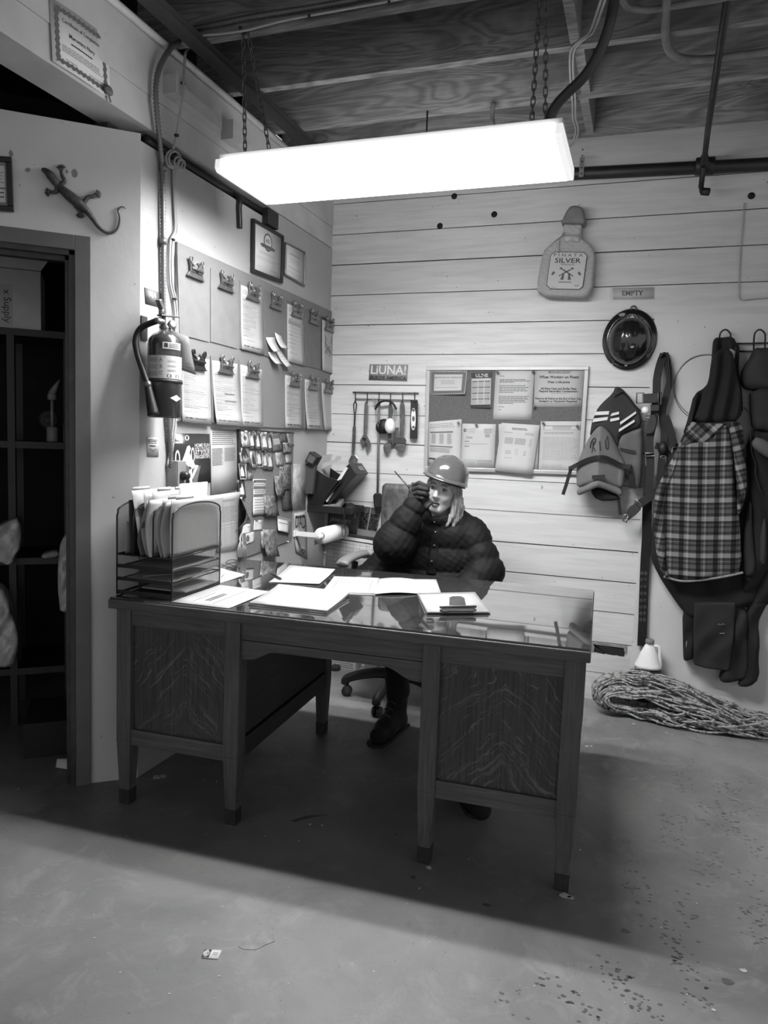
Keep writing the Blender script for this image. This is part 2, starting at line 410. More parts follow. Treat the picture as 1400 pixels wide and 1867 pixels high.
# scraped patch round the torn hole
wb.prism([(-0.215, 0.322), (-0.21, 0.262), (-0.186, 0.262), (-0.186, 0.308), (-0.03, 0.308), (-0.03, 0.27), (-0.012, 0.275), (-0.012, 0.322)], lambda a, b, c: (a, YB-c, b), -0.001, 0.0015, 3)
jag = [(-0.19, 0.312)]+[(-0.19+i*0.0135, 0.303+random.uniform(-0.004, 0.003)) for i in range(12)]+[(-0.025, 0.29)]+[(-0.025-i*0.0135, 0.263+random.uniform(-0.003, 0.005)) for i in range(12)]
wb.prism(jag, lambda a, b, c: (a, YB-c, b), -0.002, 0.0018, 1)
struct('wall_back', wb, [M_PLANK, M_DARKGAP, M_WALL, mat('scraped_plank_primer', 0.2, 0.8, var=0.3, scale=30)])
WT = 2.444
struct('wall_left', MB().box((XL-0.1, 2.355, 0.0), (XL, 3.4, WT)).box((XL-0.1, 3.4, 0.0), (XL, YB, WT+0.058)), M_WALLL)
def dw(s, z, o=0.0): return DC+DD*s+DN*o+V3(0, 0, z)
def dbox(mb, s0, s1, z0, z1, o0, o1, m=0):
    return mb.hexa([dw(s0, z0, o0), dw(s1, z0, o0), dw(s1, z0, o1), dw(s0, z0, o1), dw(s0, z1, o0), dw(s1, z1, o0), dw(s1, z1, o1), dw(s0, z1, o1)], m)
mb = MB(); dbox(mb, 0.0, 0.226, 0, 2.47, -0.1, 0); dbox(mb, 0.226, 1.5, 2.03, 2.47, -0.1, 0); dbox(mb, 1.05, 1.5, 0, 2.03, -0.1, 0)
for cx, cy, w, h in ((50, 310, 6, 5), (135, 315, 7, 10), (20, 281, 5, 8), (122, 313, 3, 4)):
    pts = [(cx+w*math.cos(a)*random.uniform(.6, 1.1), cy+h*math.sin(a)*random.uniform(.6, 1.1)) for a in np.linspace(0, 2*PI, 12)[:-1]]
    mb.add([DW(x, y, 0.0006) for x, y in pts], [tuple(range(len(pts)))], 1)
struct('wall_diagonal', mb, [M_DOORWALL, mat('peeled_plaster', 0.2, 0.8, var=0.2)])
# painted box beam above the partition, pipe in the slot below it
struct('wall_upper_left', MB().box((XL-0.16, -3.0, 2.508), (XL-0.003, YB, 2.624)).box((XL-0.16, -3.0, 2.6255), (XL, YB, 2.862)), M_BEAM)
mb = MB().tube([V3(XL+0.014, -3.0, 2.838), V3(XL+0.014, YB, 2.838)], 0.014, 12); struct('trim_1', mb, mat('white_round_moulding', 0.62, 0.45, var=0.12))
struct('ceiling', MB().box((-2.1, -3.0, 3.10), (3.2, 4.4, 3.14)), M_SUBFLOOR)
JY = [0.085+0.4065*i for i in range(-6, 10)]
for y in JY:
    if y < -0.8: continue
    mb = MB().box((XL-0.15, y, 2.862), (3.2, y+0.038, 3.10)); ob = struct('joist', mb, M_JOIST)
for a, b in zip(JY, JY[1:]):
    if a < 0.8: continue
    x = -0.352 + 0.006*math.sin(a*9); struct('joist_blocking', MB().box((x, a+0.038, 2.866), (x+0.036, b, 3.10)), M_JOIST)
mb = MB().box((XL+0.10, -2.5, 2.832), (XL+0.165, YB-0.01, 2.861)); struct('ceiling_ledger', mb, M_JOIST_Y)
# doorway
mb = MB(); dbox(mb, 0.172, 0.226, 0, 2.075, 0, 0.014); dbox(mb, 0.226, 1.1, 2.022, 2.075, 0, 0.014)
d1 = thing('door_1', None, None, dw(0.2, 0)); d1['kind'] = 'structure'
mb.build('door_trim', M_TRIM, d1, 0.002)
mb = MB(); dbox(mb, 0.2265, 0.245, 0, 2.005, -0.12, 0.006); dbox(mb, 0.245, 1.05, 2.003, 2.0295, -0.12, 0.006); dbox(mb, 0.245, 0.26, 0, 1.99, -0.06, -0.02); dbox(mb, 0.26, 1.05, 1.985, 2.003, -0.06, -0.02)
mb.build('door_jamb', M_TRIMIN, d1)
# storeroom shell beyond the doorway
q = lambda s, o, z: dw(s, z, o)
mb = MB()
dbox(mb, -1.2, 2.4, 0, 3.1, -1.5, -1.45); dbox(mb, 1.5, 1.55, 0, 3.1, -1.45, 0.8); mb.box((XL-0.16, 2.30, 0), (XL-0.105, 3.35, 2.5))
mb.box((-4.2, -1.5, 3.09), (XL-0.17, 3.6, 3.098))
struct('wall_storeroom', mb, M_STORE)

# ------------------------------------------------------------------ fluorescent fixture and its chains
FX0, FX1, FY0, FY1, FZ0, FZ1 = -1.571, -0.308, 2.456, 2.866, 2.35, 2.398
M_LENS = mat('lit_prismatic_lens', 0.85, 0.3, emit=3.0)
M_TUBE, k = newmat('lens_over_tube', 0.3)                       # the lens throws most of each tube's light straight out
ge = k.n('NewGeometry'); dt = k.n('VectorMath', operation='DOT_PRODUCT'); k.l(ge.outputs['Normal'], dt.inputs[0]); k.l(ge.outputs['Incoming'], dt.inputs[1])
k.b.inputs['Base Color'].default_value = (0.85, 0.85, 0.85, 1); k.b.inputs['Emission Color'].default_value = (1, 1, 1, 1)
k.l(k.math('ADD', k.math('MULTIPLY', k.math('POWER', k.math('ABSOLUTE', dt.outputs['Value']), 0.8), LAMP), 1.6), k.b.inputs['Emission Strength'])
M_WENAM = mat('white_enamel', 0.75, 0.35)
M_ENDCAP = mat('translucent_end_cap', 0.8, 0.4, emit=0.33)
fx = thing('fluorescent_light', 'long glowing white fluorescent fixture hung on chains above the desk', 'light', ((FX0+FX1)/2, (FY0+FY1)/2, FZ1))
pr = [(FY0+0.004, FZ1-0.004), (FY0, FZ0+0.012), (FY0+0.014, FZ0), (FY1-0.014, FZ0), (FY1, FZ0+0.012), (FY1-0.004, FZ1-0.004)]
lm = MB().prism(pr[:3]+[(2.502, FZ0), (2.538, FZ0), (2.782, FZ0), (2.818, FZ0)]+pr[3:], lambda a, b, c: (c, a, b), FX0+0.022, FX1-0.022)
for i, f in enumerate(lm.f):                                     # the two runs of lens right under the tubes
    if len(f) == 4 and all(abs(lm.v[q][2]-FZ0) < 1e-6 for q in f) and min(abs(sum(lm.v[q][1] for q in f)/4-y) for y in (2.52, 2.80)) < 0.005: lm.m[i] = 1
for i, f in enumerate(lm.f):                                     # the glowing side faces of the wraparound lens
    if len(f) == 4 and max(lm.v[q][2] for q in f) > FZ1-0.006 and min(lm.v[q][2] for q in f) < FZ1-0.02: lm.m[i] = 2
lm.build('lens', [M_LENS, M_TUBE, mat('glowing_lens_side', 0.85, 0.3, emit=26.0)], fx)
MB().box((FX0+0.004, FY0+0.02, FZ1-0.003), (FX1-0.004, FY1-0.02, FZ1+0.02)).build('housing', M_WENAM, fx, 0.002)
for s, (a, b) in enumerate(((FX0, FX0+0.022), (FX1-0.022, FX1))):
    MB().prism(pr, lambda a_, b_, c: (c, a_, b_), a, b).build('end_cap', M_ENDCAP, fx)
M_CHAIN = mat('dull_steel_chain', 0.12, 0.45, 0.8)
def chain(p0, p1, name, label, parent=None, L=0.034):
    p0, p1 = np.array(p0, float), np.array(p1, float); d = p1-p0; n = max(2, int(np.linalg.norm(d)/(L*0.72))); t = nrm(d); mb = MB()
    a = nrm(np.cross(t, V3(0, 1, 0.2))); b = np.cross(t, a)
    for i in range(n):
        c = p0+d*(i+0.5)/n; w = a if i % 2 else b
        mb.tube([c+t*(L*0.5-0.007)*sg*(1 if abs(sg2) else 1)+w*0.0065*cc+t*0.007*sn*1.0 for sg, sg2, cc, sn in
                 ((1, 1, math.cos(0), 0), (1, 1, math.cos(PI/4), .7), (1, 1, 0, 1), (1, 1, -.7, .7), (1, 1, -1, 0), (-1, 1, -1, 0), (-1, 1, -.7, -.7), (-1, 1, 0, -1), (-1, 1, .7, -.7), (-1, 1, 1, 0))], 0.0022, 5, closed=True)
    return mb
CT = FZ1+0.02
for nm, lab, tops, bots in (
    ('hanging_chain', 'steel chain pair holding up the left end of the fluorescent fixture', [(-1.50, 2.52, 2.86), (-1.48, 2.52, 2.86)], [(-1.515, 2.58, CT), (-1.475, 2.74, CT)]),
    ('hanging_chain', 'steel chain pair holding up the right end of the fixture by the thick hose', [(-0.42, 2.575, 2.86), (-0.40, 2.575, 2.86)], [(-0.43, 2.60, CT), (-0.40, 2.74, CT)])):
    mb = MB()
    for a, b in zip(tops, bots):
        c = chain(a, b, nm, lab); mb.add(c.v, c.f, 0, True)
    mb.box((tops[0][0]-0.004, tops[0][1]-0.004, 2.85), (tops[1][0]+0.004, tops[1][1]+0.004, 2.8615))
    solo(nm, mb, M_CHAIN, lab, 'chain', 'chains of the fluorescent fixture')
# ------------------------------------------------------------------ desk
DROT = 0.0512
DO = np.array([-1.7686, 2.1227, 0.0]); DR = np.array([math.cos(DROT), math.sin(DROT), 0]); DV = np.array([-math.sin(DROT), math.cos(DROT), 0])
DZ = 0.7827
def dk(x, y, z): return DO+DR*x+DV*y+V3(0, 0, z)
def dkbox(mb, a, b, m=0, t=None):
    (x0, y0, z0), (x1, y1, z1) = a, b; i = t or 0.0        # t: taper at the lower end
    return mb.hexa([dk(x0+i, y0+i, z0), dk(x1-i, y0+i, z0), dk(x1-i, y1-i, z0), dk(x0+i, y1-i, z0), dk(x0, y0, z1), dk(x1, y0, z1), dk(x1, y1, z1), dk(x0, y1, z1)], m)
def oak(name, rot, lo=0.05, hi=0.115, rough=0.5):
    m, k = newmat(name, rough, 0.35); o = k.mapping(k.obj(), (1, 1, 1), (0, 0, -DROT))
    st = (2.0, 40, 40) if rot == 'x' else ((40, 40, 2.0) if rot == 'z' else (40, 2.0, 40))
    v = k.mapping(o, st); a = k.noise(v, 2.2, 6, 0.8, 0.65)
    c = k.ramp(a, [(0.3, lo), (0.5, (lo+hi)/2), (0.72, hi)])
    c = k.mix(k.ramp(k.noise(o, 4, 5), [(0.4, 0.0), (0.8, 0.5)]), c, lo*0.7)
    k.l(c, k.b.inputs['Base Color']); k.bump(a, 0.2, 0.002); return m
M_OAKX, M_OAKZ, M_OAKY = oak('oak_rail_grain', 'x'), oak('oak_post_grain', 'z'), oak('oak_side_grain', 'y', 0.02, 0.05)
M_FOOT = mat('worn_dark_leg_foot', 0.02, 0.6, var=0.4, scale=40)
def oak_panel(name, xc, dz, flip):
    # quarter-sawn figure: fine upright pores with pale ray flecks that rise to a chevron
    m, k = newmat(name, 0.45, 0.4); o = k.obj()
    s = k.n('SeparateXYZ'); k.l(o, s.inputs[0]); x = k.math('SUBTRACT', s.outputs['X'], xc); p = k.math('ABSOLUTE', x)
    wob = k.math('MULTIPLY', k.math('SUBTRACT', k.noise(o, 7, 3), 0.5), 0.12)
    along = k.math('ADD', k.math('MULTIPLY', s.outputs['Z'], 0.75), k.math('MULTIPLY', p, flip))
    across = k.math('ADD', k.math('SUBTRACT', k.math('MULTIPLY', s.outputs['Z'], flip), k.math('MULTIPLY', p, -0.72)), wob)
    cb = k.n('CombineXYZ'); k.l(k.math('MULTIPLY', along, 26.0), cb.inputs[0]); k.l(k.math('MULTIPLY', across, 105.0), cb.inputs[1]); k.l(k.math('MULTIPLY', x, 6.0), cb.inputs[2])
    f = k.noise(cb.outputs[0], 1.0, 3, 1.1, 0.5)
    fl = k.ramp(f, [(0.57, 0.0), (0.63, 1.0)])
    dens = k.ramp(k.noise(o, 5.0, 2), [(0.3, 0.35), (0.6, 1.0)])
    pores = k.noise(k.mapping(o, (160, 160, 6)), 1.0, 3)
    c = k.ramp(pores, [(0.35, 0.028), (0.7, 0.06)])
    c = k.mix(k.math('MULTIPLY', fl, k.math('MULTIPLY', dens, 0.6)), c, 0.16)
    k.l(c, k.b.inputs['Base Color']); k.bump(pores, 0.12, 0.002); return m
desk = thing('office_desk', 'dark oak pedestal desk with a glass top in the middle of the floor', 'desk', dk(0, 0, 0))
LEGX = ((0.010, 0.068), (0.446, 0.504), (1.150, 1.208), (1.590, 1.650))
DEP = 0.93
mb = MB(); dkbox(mb, (-0.006, 0.0, 0.742), (1.664, 0.986, 0.776)); mb.build('top', M_OAKX, desk, 0.004)
mg = MB(); dkbox(mg, (-0.002, 0.006, 0.7762), (1.660, 0.982, 0.7825))
M_GLASS, k = newmat('glass_over_dark_oak', 0.035, 0.9)
o = k.mapping(k.obj(), (2, 30, 30)); c = k.ramp(k.noise(o, 2, 5, 1.0), [(0.3, 0.02), (0.7, 0.045)]); k.l(c, k.b.inputs['Base Color'])
k.b.inputs['IOR'].default_value = 1.9; k.b.inputs['Coat Weight'].default_value = 1.0; k.b.inputs['Coat Roughness'].default_value = 0.02
mg.build('glass_sheet', M_GLASS, desk, 0.0015)
for (x0, x1) in LEGX:
    for y0, y1, zb in ((0.028, 0.088, 0), (0.90, 0.96, 0)):
        mb = MB(); dkbox(mb, (x0, y0, 0.25), (x1, y1, 0.742)); dkbox(mb, (x0, y0, 0.055), (x1, y1, 0.25), 0, 0.008)
        lg = mb.build('leg', M_OAKZ, desk, 0.002)
        mb = MB(); dkbox(mb, (x0+0.007, y0+0.007, 0.0), (x1-0.007, y1-0.007, 0.055), 0, 0.001); mb.build('foot', M_FOOT, lg)
for i, (a, b) in enumerate(((0, 1), (2, 3))):
    xa, xb = LEGX[a][1], LEGX[b][0]
    for y0, y1, pm in ((0.036, 0.062, None), (0.925, 0.95, None)):
        mb = MB(); dkbox(mb, (xa-0.001, y0, 0.68), (xb+0.001, y1, 0.742)); mb.build('top_rail', M_OAKX, desk, 0.001)
        mb = MB(); dkbox(mb, (xa-0.001, y0, 0.231), (xb+0.001, y1, 0.290)); mb.build('bottom_rail', M_OAKX, desk, 0.001)
        mb = MB(); dkbox(mb, (xa-0.001, y0+0.012, 0.29), (xb+0.001, y1-0.002, 0.68))
        mb.build('figured_panel', oak_panel('quarter_sawn_oak_%s' % 'lrab'[i+(0 if y0 < 0.5 else 2)], (0.285 if i == 0 else 0.275+1.134)-0.0, 0, 0.62 if i == 0 else 0.7), desk)
    for x in ((LEGX[a][0]+0.012, LEGX[a][0]+0.03), (LEGX[b][1]-0.03, LEGX[b][1]-0.012)):
        mb = MB(); dkbox(mb, (x[0], 0.088, 0.31), (x[1], 0.9, 0.742)); dkbox(mb, (x[0]-0.006, 0.088, 0.231), (x[1]+0.006, 0.9, 0.30)); mb.build('side_panel', M_OAKY, desk, 0.001)
    mb = MB(); dkbox(mb, (xa, 0.06, 0.235), (xb, 0.93, 0.25)); mb.build('bottom_board', M_OAKY, desk)
# kneehole apron with a flat arch
mb = MB(); dkbox(mb, (0.503, 0.04, 0.675), (1.151, 0.062, 0.742)); mb.build('apron_rail', M_OAKX, desk, 0.001)
ar = [(0.503, 0.672), (0.503, 0.605)]+[(0.503+0.03+0.1*t, 0.606+0.036*(0.5-0.5*math.cos(PI*t))) for t in np.linspace(0, 1, 8)]+[(1.151-0.03-0.1*t, 0.606+0.036*(0.5-0.5*math.cos(PI*t))) for t in np.linspace(1, 0, 8)]+[(1.151, 0.605), (1.151, 0.672)]
mb = MB(); mb.prism(ar, lambda a, b, c: dk(a, c, b), 0.042, 0.062); mb.build('arched_apron', M_OAKX, desk, 0.001)
# ------------------------------------------------------------------ shared small materials
M_PAPER = mat('white_paper', 0.60, 0.7, var=0.04, scale=3)
M_PAPER2 = mat('cream_paper', 0.48, 0.7, var=0.05, scale=3)
M_PAPER3 = mat('grey_tan_paper', 0.36, 0.75, var=0.08, scale=6)
M_FORM = mat('dull_form_paper', 0.36, 0.7, var=0.04, scale=3)
M_INK = mat('black_ink', 0.02, 0.6)
M_GREYINK = mat('grey_print', 0.11, 0.7)
M_PALEINK = mat('pale_print', 0.22, 0.7)
M_BLACK = mat('black_plastic', 0.012, 0.4)
M_BLACKMATTE = mat('black_matte', 0.010, 0.7)
M_CHROME = mat('bright_chrome', 0.62, 0.22, 1.0)
M_STEEL = mat('dull_steel', 0.22, 0.38, 0.9, var=0.25, scale=30)
M_DARKSTEEL = mat('dark_steel', 0.09, 0.4, 0.8, var=0.3, scale=30)
M_BOARD = mat('painted_grey_board', 0.155, 0.6, var=0.06, scale=5)
M_CLIPB = mat('tan_hardboard', 0.15, 0.55, var=0.08, scale=18)
M_CLIPD = mat('dark_hardboard', 0.12, 0.55, var=0.08, scale=18)
M_CORK = mat('cork', 0.15, 0.9, var=0.3, scale=140, bump=0.2, bscale=160)
M_WHITEPL = mat('white_plastic', 0.7, 0.35)
M_CABLE = mat('white_cable', 0.32, 0.5, var=0.08)
M_PIN = mat('grey_pin', 0.12, 0.3)
def picture(name, lo, hi, sc, seed):
    m, k = newmat(name, 0.35); v = k.mapping(k.obj(), (1, 1, 1), (0, 0, 0), (seed*3.1, seed*1.7, seed))
    f = k.noise(v, sc, 5, 1.5, 0.65); c = k.ramp(f, [(0.36, lo), (0.5, (lo+hi)*0.4), (0.62, hi)])
    k.l(c, k.b.inputs['Base Color']); return m
PICS = [picture('printed_picture_dark', 0.012, 0.13, 30, 1), picture('printed_picture_mid', 0.03, 0.30, 26, 2), picture('printed_picture_light', 0.12, 0.48, 24, 3),
        picture('printed_picture_busy', 0.012, 0.36, 48, 4)]
INKS = [M_PAPER, M_INK, M_GREYINK, M_PALEINK]
HW = lambda mb, fn, x, y, w, W, H, m=1, th=0.0011: mb.tube([fn(x+w*t, y-0.012*math.sin(t*37+x*50)*(0.6+0.4*math.sin(t*11)), 0.0012) for t in np.linspace(0, 1, 40)], th, 4, m)
def form(mb, fn, W, H, rows=22, hand=0):
    mb.lines(fn, 0.06, 0.05, 0.45, 0.13, 3, 0.006, 2); mb.lines(fn, 0.55, 0.05, 0.95, 0.13, 3, 0.006, 3)
    for k in range(rows):
        y = 0.17+0.62*k/rows; mb.ink(fn, 0.05, y, 0.95, y+0.0025, 3); mb.lines(fn, 0.07, y+0.006, random.uniform(.4, .93), y+0.018, 1, 0.007, random.choice((2, 3, 3)))
        if k % 4 == 1: mb.lines(fn, 0.07, y+0.006, 0.3, y+0.018, 1, 0.009, 2)
    for x in (0.05, 0.2, 0.8, 0.95): mb.ink(fn, x, 0.17, x+0.004, 0.79, 3)
    mb.lines(fn, 0.08, 0.82, 0.6, 0.85, 1, 0.006, 2)
    if hand:
        HW(mb, fn, 0.1, 0.93, 0.25, W, H); HW(mb, fn, 0.42, 0.93, 0.4, W, H)
    if hand > 1:
        HW(mb, fn, 0.4, 0.5, 0.4, W, H); HW(mb, fn, 0.4, 0.62, 0.45, W, H)

# ------------------------------------------------------------------ painted board with two rows of clipboards
BQ = px4(LW, [(320, 442), (609, 572), (611, 785), (328, 770)], 0.004)
bq = [V3(XL+0.001, BQ[0][1], 2.1385), V3(XL+0.001, YB-0.012, 2.1385), V3(XL+0.001, YB-0.012, 1.425), V3(XL+0.001, BQ[0][1], 1.425)]
solo('mounting_board', MB().slab(bq, NLW, 0.012), M_BOARD, 'wide grey painted board behind the rows of clipboards', 'board', mods=0.002)
CB = [  # quad, board material, paper, tilt of page, label, clip
 ([(322, 463), (380, 487), (379, 624), (326, 610)], 0, 0, 'empty tan clipboard at the upper left above the fire extinguisher', 1),
 ([(383, 488), (432, 510), (431, 636), (383, 623)], 0, 0, 'empty tan clipboard, second in the upper row on the grey board', 1),
 ([(436, 511), (478, 528), (479, 647), (436, 636)], 0, 1, 'clipboard with a form, third in the upper row', 1),
 ([(480, 529), (518, 545), (517, 661), (480, 648)], 1, 0, 'empty darker clipboard behind the hanging sticky notes', 1),
 ([(521, 546), (553, 560), (554, 668), (521, 658)], 1, 1, 'dark clipboard with a half printed form, fifth in the upper row', 1),
 ([(555, 561), (583, 573), (583, 674), (555, 667)], 1, 0, 'empty dark clipboard, second from the room corner in the upper row', 1),
 ([(585, 576), (608, 586), (608, 683), (585, 675)], 2, 2, 'black clipboard holding a sketched map in the room corner', 1),
 ([(328, 637), (381, 647), (383, 772), (327, 766)], 0, 1, 'clipboard with a signed form right of the fire extinguisher', 2),
 ([(383, 648), (432, 655), (436, 775), (386, 771)], 0, 1, 'clipboard with a form carrying two handwritten notes, lower row', 1),
 ([(435, 656), (478, 667), (478, 778), (437, 774)], 0, 1, 'clipboard with a form, third in the lower row above the corkboard', 1),
 ([(517, 676), (551, 683), (551, 780), (517, 778)], 0, 1, 'clipboard with a form, first of the right three in the lower row', 1),
 ([(553, 684), (582, 690), (584, 782), (554, 780)], 0, 1, 'clipboard with a thick pad, middle of the right three, lower row', 1),
 ([(584, 691), (607, 697), (609, 783), (587, 782)], 0, 3, 'clipboard with a ruled blank sheet, lower row at the corner', 1)]
O_B = XL+0.0135
def lwq(pts, off): return [LW(x, y, off) for x, y in pts]
def clip_mesh(mb, c, w, tone):
    # a lever clip: bar, flared base plate, two looped ears; c top centre on the board, u along +y, v up, n +x
    P = lambda a, b, h: c+V3(h, a*w, b*w)
    mb.prism([(-0.5, -0.36), (0.5, -0.36), (0.36, -0.2), (-0.36, -0.2)], P, 0.001, 0.010, 0)
    mb.prism([(-0.5, -0.37), (0.5, -0.37), (0.5, -0.34), (-0.5, -0.34)], P, 0.001, 0.013, 0)
    for s in (-1, 1):
        ear = [(s*a, b) for a, b in ((0.05, -0.2), (0.34, -0.2), (0.36, 0.02), (0.43, 0.16), (0.36, 0.27), (0.27, 0.2), (0.2, 0.03), (0.08, 0.0))]
        mb.prism(ear if s > 0 else ear[::-1], P, 0.006, 0.014, 0)
        mb.tube([P(s*0.33+0.07*math.cos(t), 0.17+0.1*math.sin(t), 0.015) for t in np.linspace(0, 2*PI, 10)[:-1]], 0.0028, 6, 0, closed=True)
    mb.tube([P(-0.33, -0.1, 0.016), P(0.33, -0.1, 0.016)], 0.006, 10, 0)
    mb.tube([P(-0.28, 0.02, 0.018), P(-0.1, 0.12, 0.02), P(0.05, 0.0, 0.019)], 0.004, 6, 0)
BM = [M_CLIPB, M_CLIPD, mat('black_clipboard', 0.03, 0.5)]
for i, (qd, bm, pg, lab, ck) in enumerate(CB):
    q3 = lwq(qd, 0.0135); c0 = (q3[0]+q3[1])/2
    t = thing('clipboard', lab, 'clipboard', (q3[0]+q3[1]+q3[2]+q3[3])/4, 'clipboards on the grey board')
    MB().slab(q3, NLW, 0.004).build('backing', BM[bm], t, 0.0015)
    mb = MB(); w = 0.125; clip_mesh(mb, V3(O_B+0.004+(0.002 if pg else 0), c0[1]+0.004, c0[2]-0.026), w, 0)
    mb.build('clip', M_BLACK if ck == 2 else M_STEEL, t, 0.0008)
    if pg:
        a, b, c, d = q3; low = i >= 7; e0, e1 = (0.06, 1.0) if not low else (0.07, 1.02)
        pq = [a*(1-e0)+d*e0+(b-a)*0.04, b*(1-e0)+c*e0-(b-a)*0.03, c*e1+b*(1-e1)-(b-a)*0.02, d*e1+a*(1-e1)+(b-a)*0.03]
        pq = [p+NLW*0.0052 for p in pq]; lift = {8: 0.035, 7: 0.012, 11: 0.03, 12: 0.02, 2: 0.01}.get(i, 0.006)
        mb, fn, W, H = paper(pq, NLW, 0.0009, lambda u, v, L=lift: L*max(0, v-0.25)**1.6*(0.75+0.25*u), 4, 8)
        if pg == 1: form(mb, fn, W, H, 22 if i != 4 else 9, 2 if i == 8 else (1 if i in (2, 7, 9, 10, 11) else 0))
        if pg == 1 and i == 4: mb.ink(fn, 0.05, 0.27, 0.95, 0.34, 3)
        if pg == 3: mb.lines(fn, 0.05, 0.12, 0.95, 0.98, 26, 0.003, 3, words=False)
        if pg == 2:
            for kk in range(9): mb.tube([fn(0.15+0.7*random.random(), 0.25+0.5*random.random(), 0.001) for _ in range(3)], 0.0007, 4, 2)
        what = {0: '', 1: 'printed form', 2: 'sketched map', 3: 'blank ruled sheet'}[pg]
        labs = {2: 'printed form on the third clipboard of the upper row', 4: 'form with a grey band on the fifth upper clipboard', 6: 'sketched map sheet clipped in the room corner',
                7: 'signed form just right of the fire extinguisher', 8: 'form with handwriting in two lines, lifting from its clipboard', 9: 'signed form above the corkboard of cards',
                10: 'form left of the right three lower clipboards', 11: 'curling forms, middle of the right three lower clipboards', 12: 'ruled blank sheet on the corner clipboard, lower row'}
        solo('paper_sheet', mb, [M_FORM]+INKS[1:], labs[i], 'paper', 'papers on the clipboards')
# sticky notes hanging from the dark clipboard
for (qd, lab) in (([(485, 615), (501, 615), (504, 641), (490, 641)], 'sticky note, upper left of the four on the dark clipboard'),
                  ([(501, 606), (513, 613), (518, 636), (504, 634)], 'sticky note, upper right of the four on the dark clipboard'),
                  ([(489, 642), (503, 642), (506, 664), (494, 663)], 'sticky note, lower left of the four on the dark clipboard'),
                  ([(503, 641), (513, 639), (524, 667), (514, 669)], 'sticky note hanging lowest of the four')):
    mb, fn, W, H = paper(lwq(qd, 0.021), NLW, 0.0008, lambda u, v: 0.028*v*v, 2, 5)
    mb.lines(fn, 0.1, 0.3, 0.9, 0.8, 3, 0.02, 1); solo('sticky_note', mb, [M_PAPER2, M_PALEINK], lab, 'note', 'sticky notes')

# ------------------------------------------------------------------ framed certificates on the left wall
def framed(qd, plane, n, fw, o0, depth, label, inside, fm, name='framed_certificate', matw=0.0):
    q3 = [plane(x, y, o0) for x, y in qd]; fn, W, H = qmap(q3, n); t = thing(name, label, 'picture frame', (q3[0]+q3[1]+q3[2]+q3[3])/4)
    mb = MB(); a, b = fw/W, fw/H
    for (u0, v0, u1, v1) in ((0, 0, 1, b), (0, 1-b, 1, 1), (0, b, a, 1-b), (1-a, b, 1, 1-b)):
        mb.slab([fn(u0, v0), fn(u1, v0), fn(u1, v1), fn(u0, v1)], n, depth)
    mb.build('frame', fm, t, 0.003)
    MB().slab([fn(a*.7, b*.7), fn(1-a*.7, b*.7), fn(1-a*.7, 1-b*.7), fn(a*.7, 1-b*.7)], n, depth*0.3).build('backing', M_GREYINK, t)
    mb = MB(); g = lambda u, v, h=0: fn(a+(1-2*a)*u, b+(1-2*b)*v, depth*0.45+h); mb.grid(lambda u, v: g(u, 1-v, 0), 1, 1, 0, back=-np.array(n)*0.001)
    inside(mb, g, W-2*fw, H-2*fw); mb.build('certificate', INKS, t)
def cert_seal(mb, g, W, H):
    for r0, r1, m in ((0.043, 0.043, 2),): mb.add([g(0.5+r0*math.cos(a)/W, 0.27+r0*math.sin(a)/H, 0.0006) for a in np.linspace(0, 2*PI, 28)[:-1]], [tuple(range(27))], 2)
    mb.add([g(0.5+0.034*math.cos(a)/W, 0.27+0.034*math.sin(a)/H, 0.0009) for a in np.linspace(0, 2*PI, 28)[:-1]], [tuple(range(27))], 0)
    mb.add([g(x, y, 0.0011) for x, y in ((0.22, 0.37), (0.3, 0.34), (0.7, 0.34), (0.78, 0.37), (0.72, 0.42), (0.28, 0.42))], [tuple(range(6))], 2)
    mb.text(g, 'AEU', 0.5, 0.285, 0.026, W, H, 2, 'CENTER', 0.02, 0.0014)
    mb.lines(g, 0.2, 0.52, 0.8, 0.58, 2, 0.006, 3); mb.lines(g, 0.1, 0.64, 0.9, 0.72, 3, 0.004, 3); mb.lines(g, 0.6, 0.86, 0.9, 0.9, 1, 0.006, 2); mb.lines(g, 0.1, 0.86, 0.3, 0.9, 1, 0.004, 3)
framed([(457, 398), (513, 430), (511, 517), (456, 496)], LW, NLW, 0.016, 0.004, 0.018, 'black framed certificate with a round seal high on the left wall', cert_seal, M_BLACK)
def cert_plain(mb, g, W, H):
    mb.lines(g, 0.2, 0.22, 0.8, 0.27, 1, 0.02, 2); mb.lines(g, 0.25, 0.36, 0.75, 0.52, 4, 0.006, 3); mb.lines(g, 0.15, 0.66, 0.85, 0.7, 2, 0.006, 3)
    mb.lines(g, 0.1, 0.8, 0.4, 0.85, 1, 0.006, 3); mb.lines(g, 0.6, 0.8, 0.9, 0.85, 1, 0.006, 3)
framed([(518, 441), (554, 459), (553, 523), (517, 502)], LW, NLW, 0.009, 0.004, 0.012, 'thin framed certificate just right of the black framed one', cert_plain, M_STEEL)
def cert_side(mb, g, W, H):
    mb.ink(g, 0.02, 0.02, 0.98, 0.98, 3); mb.ink(g, 0.08, 0.08, 0.92, 0.92, 0, 0.0009); mb.lines(g, 0.1, 0.2, 0.9, 0.5, 4, 0.02, 3, h=0.0012); mb.lines(g, 0.4, 0.55, 0.95, 0.85, 3, 0.03, 1, h=0.0012)
framed([(-45, 284), (22, 289), (26, 388), (-45, 382)], DW, DN, 0.018, 0.003, 0.02, 'black framed notice cut off by the left edge, left of the lizard', cert_side, M_BLACK)

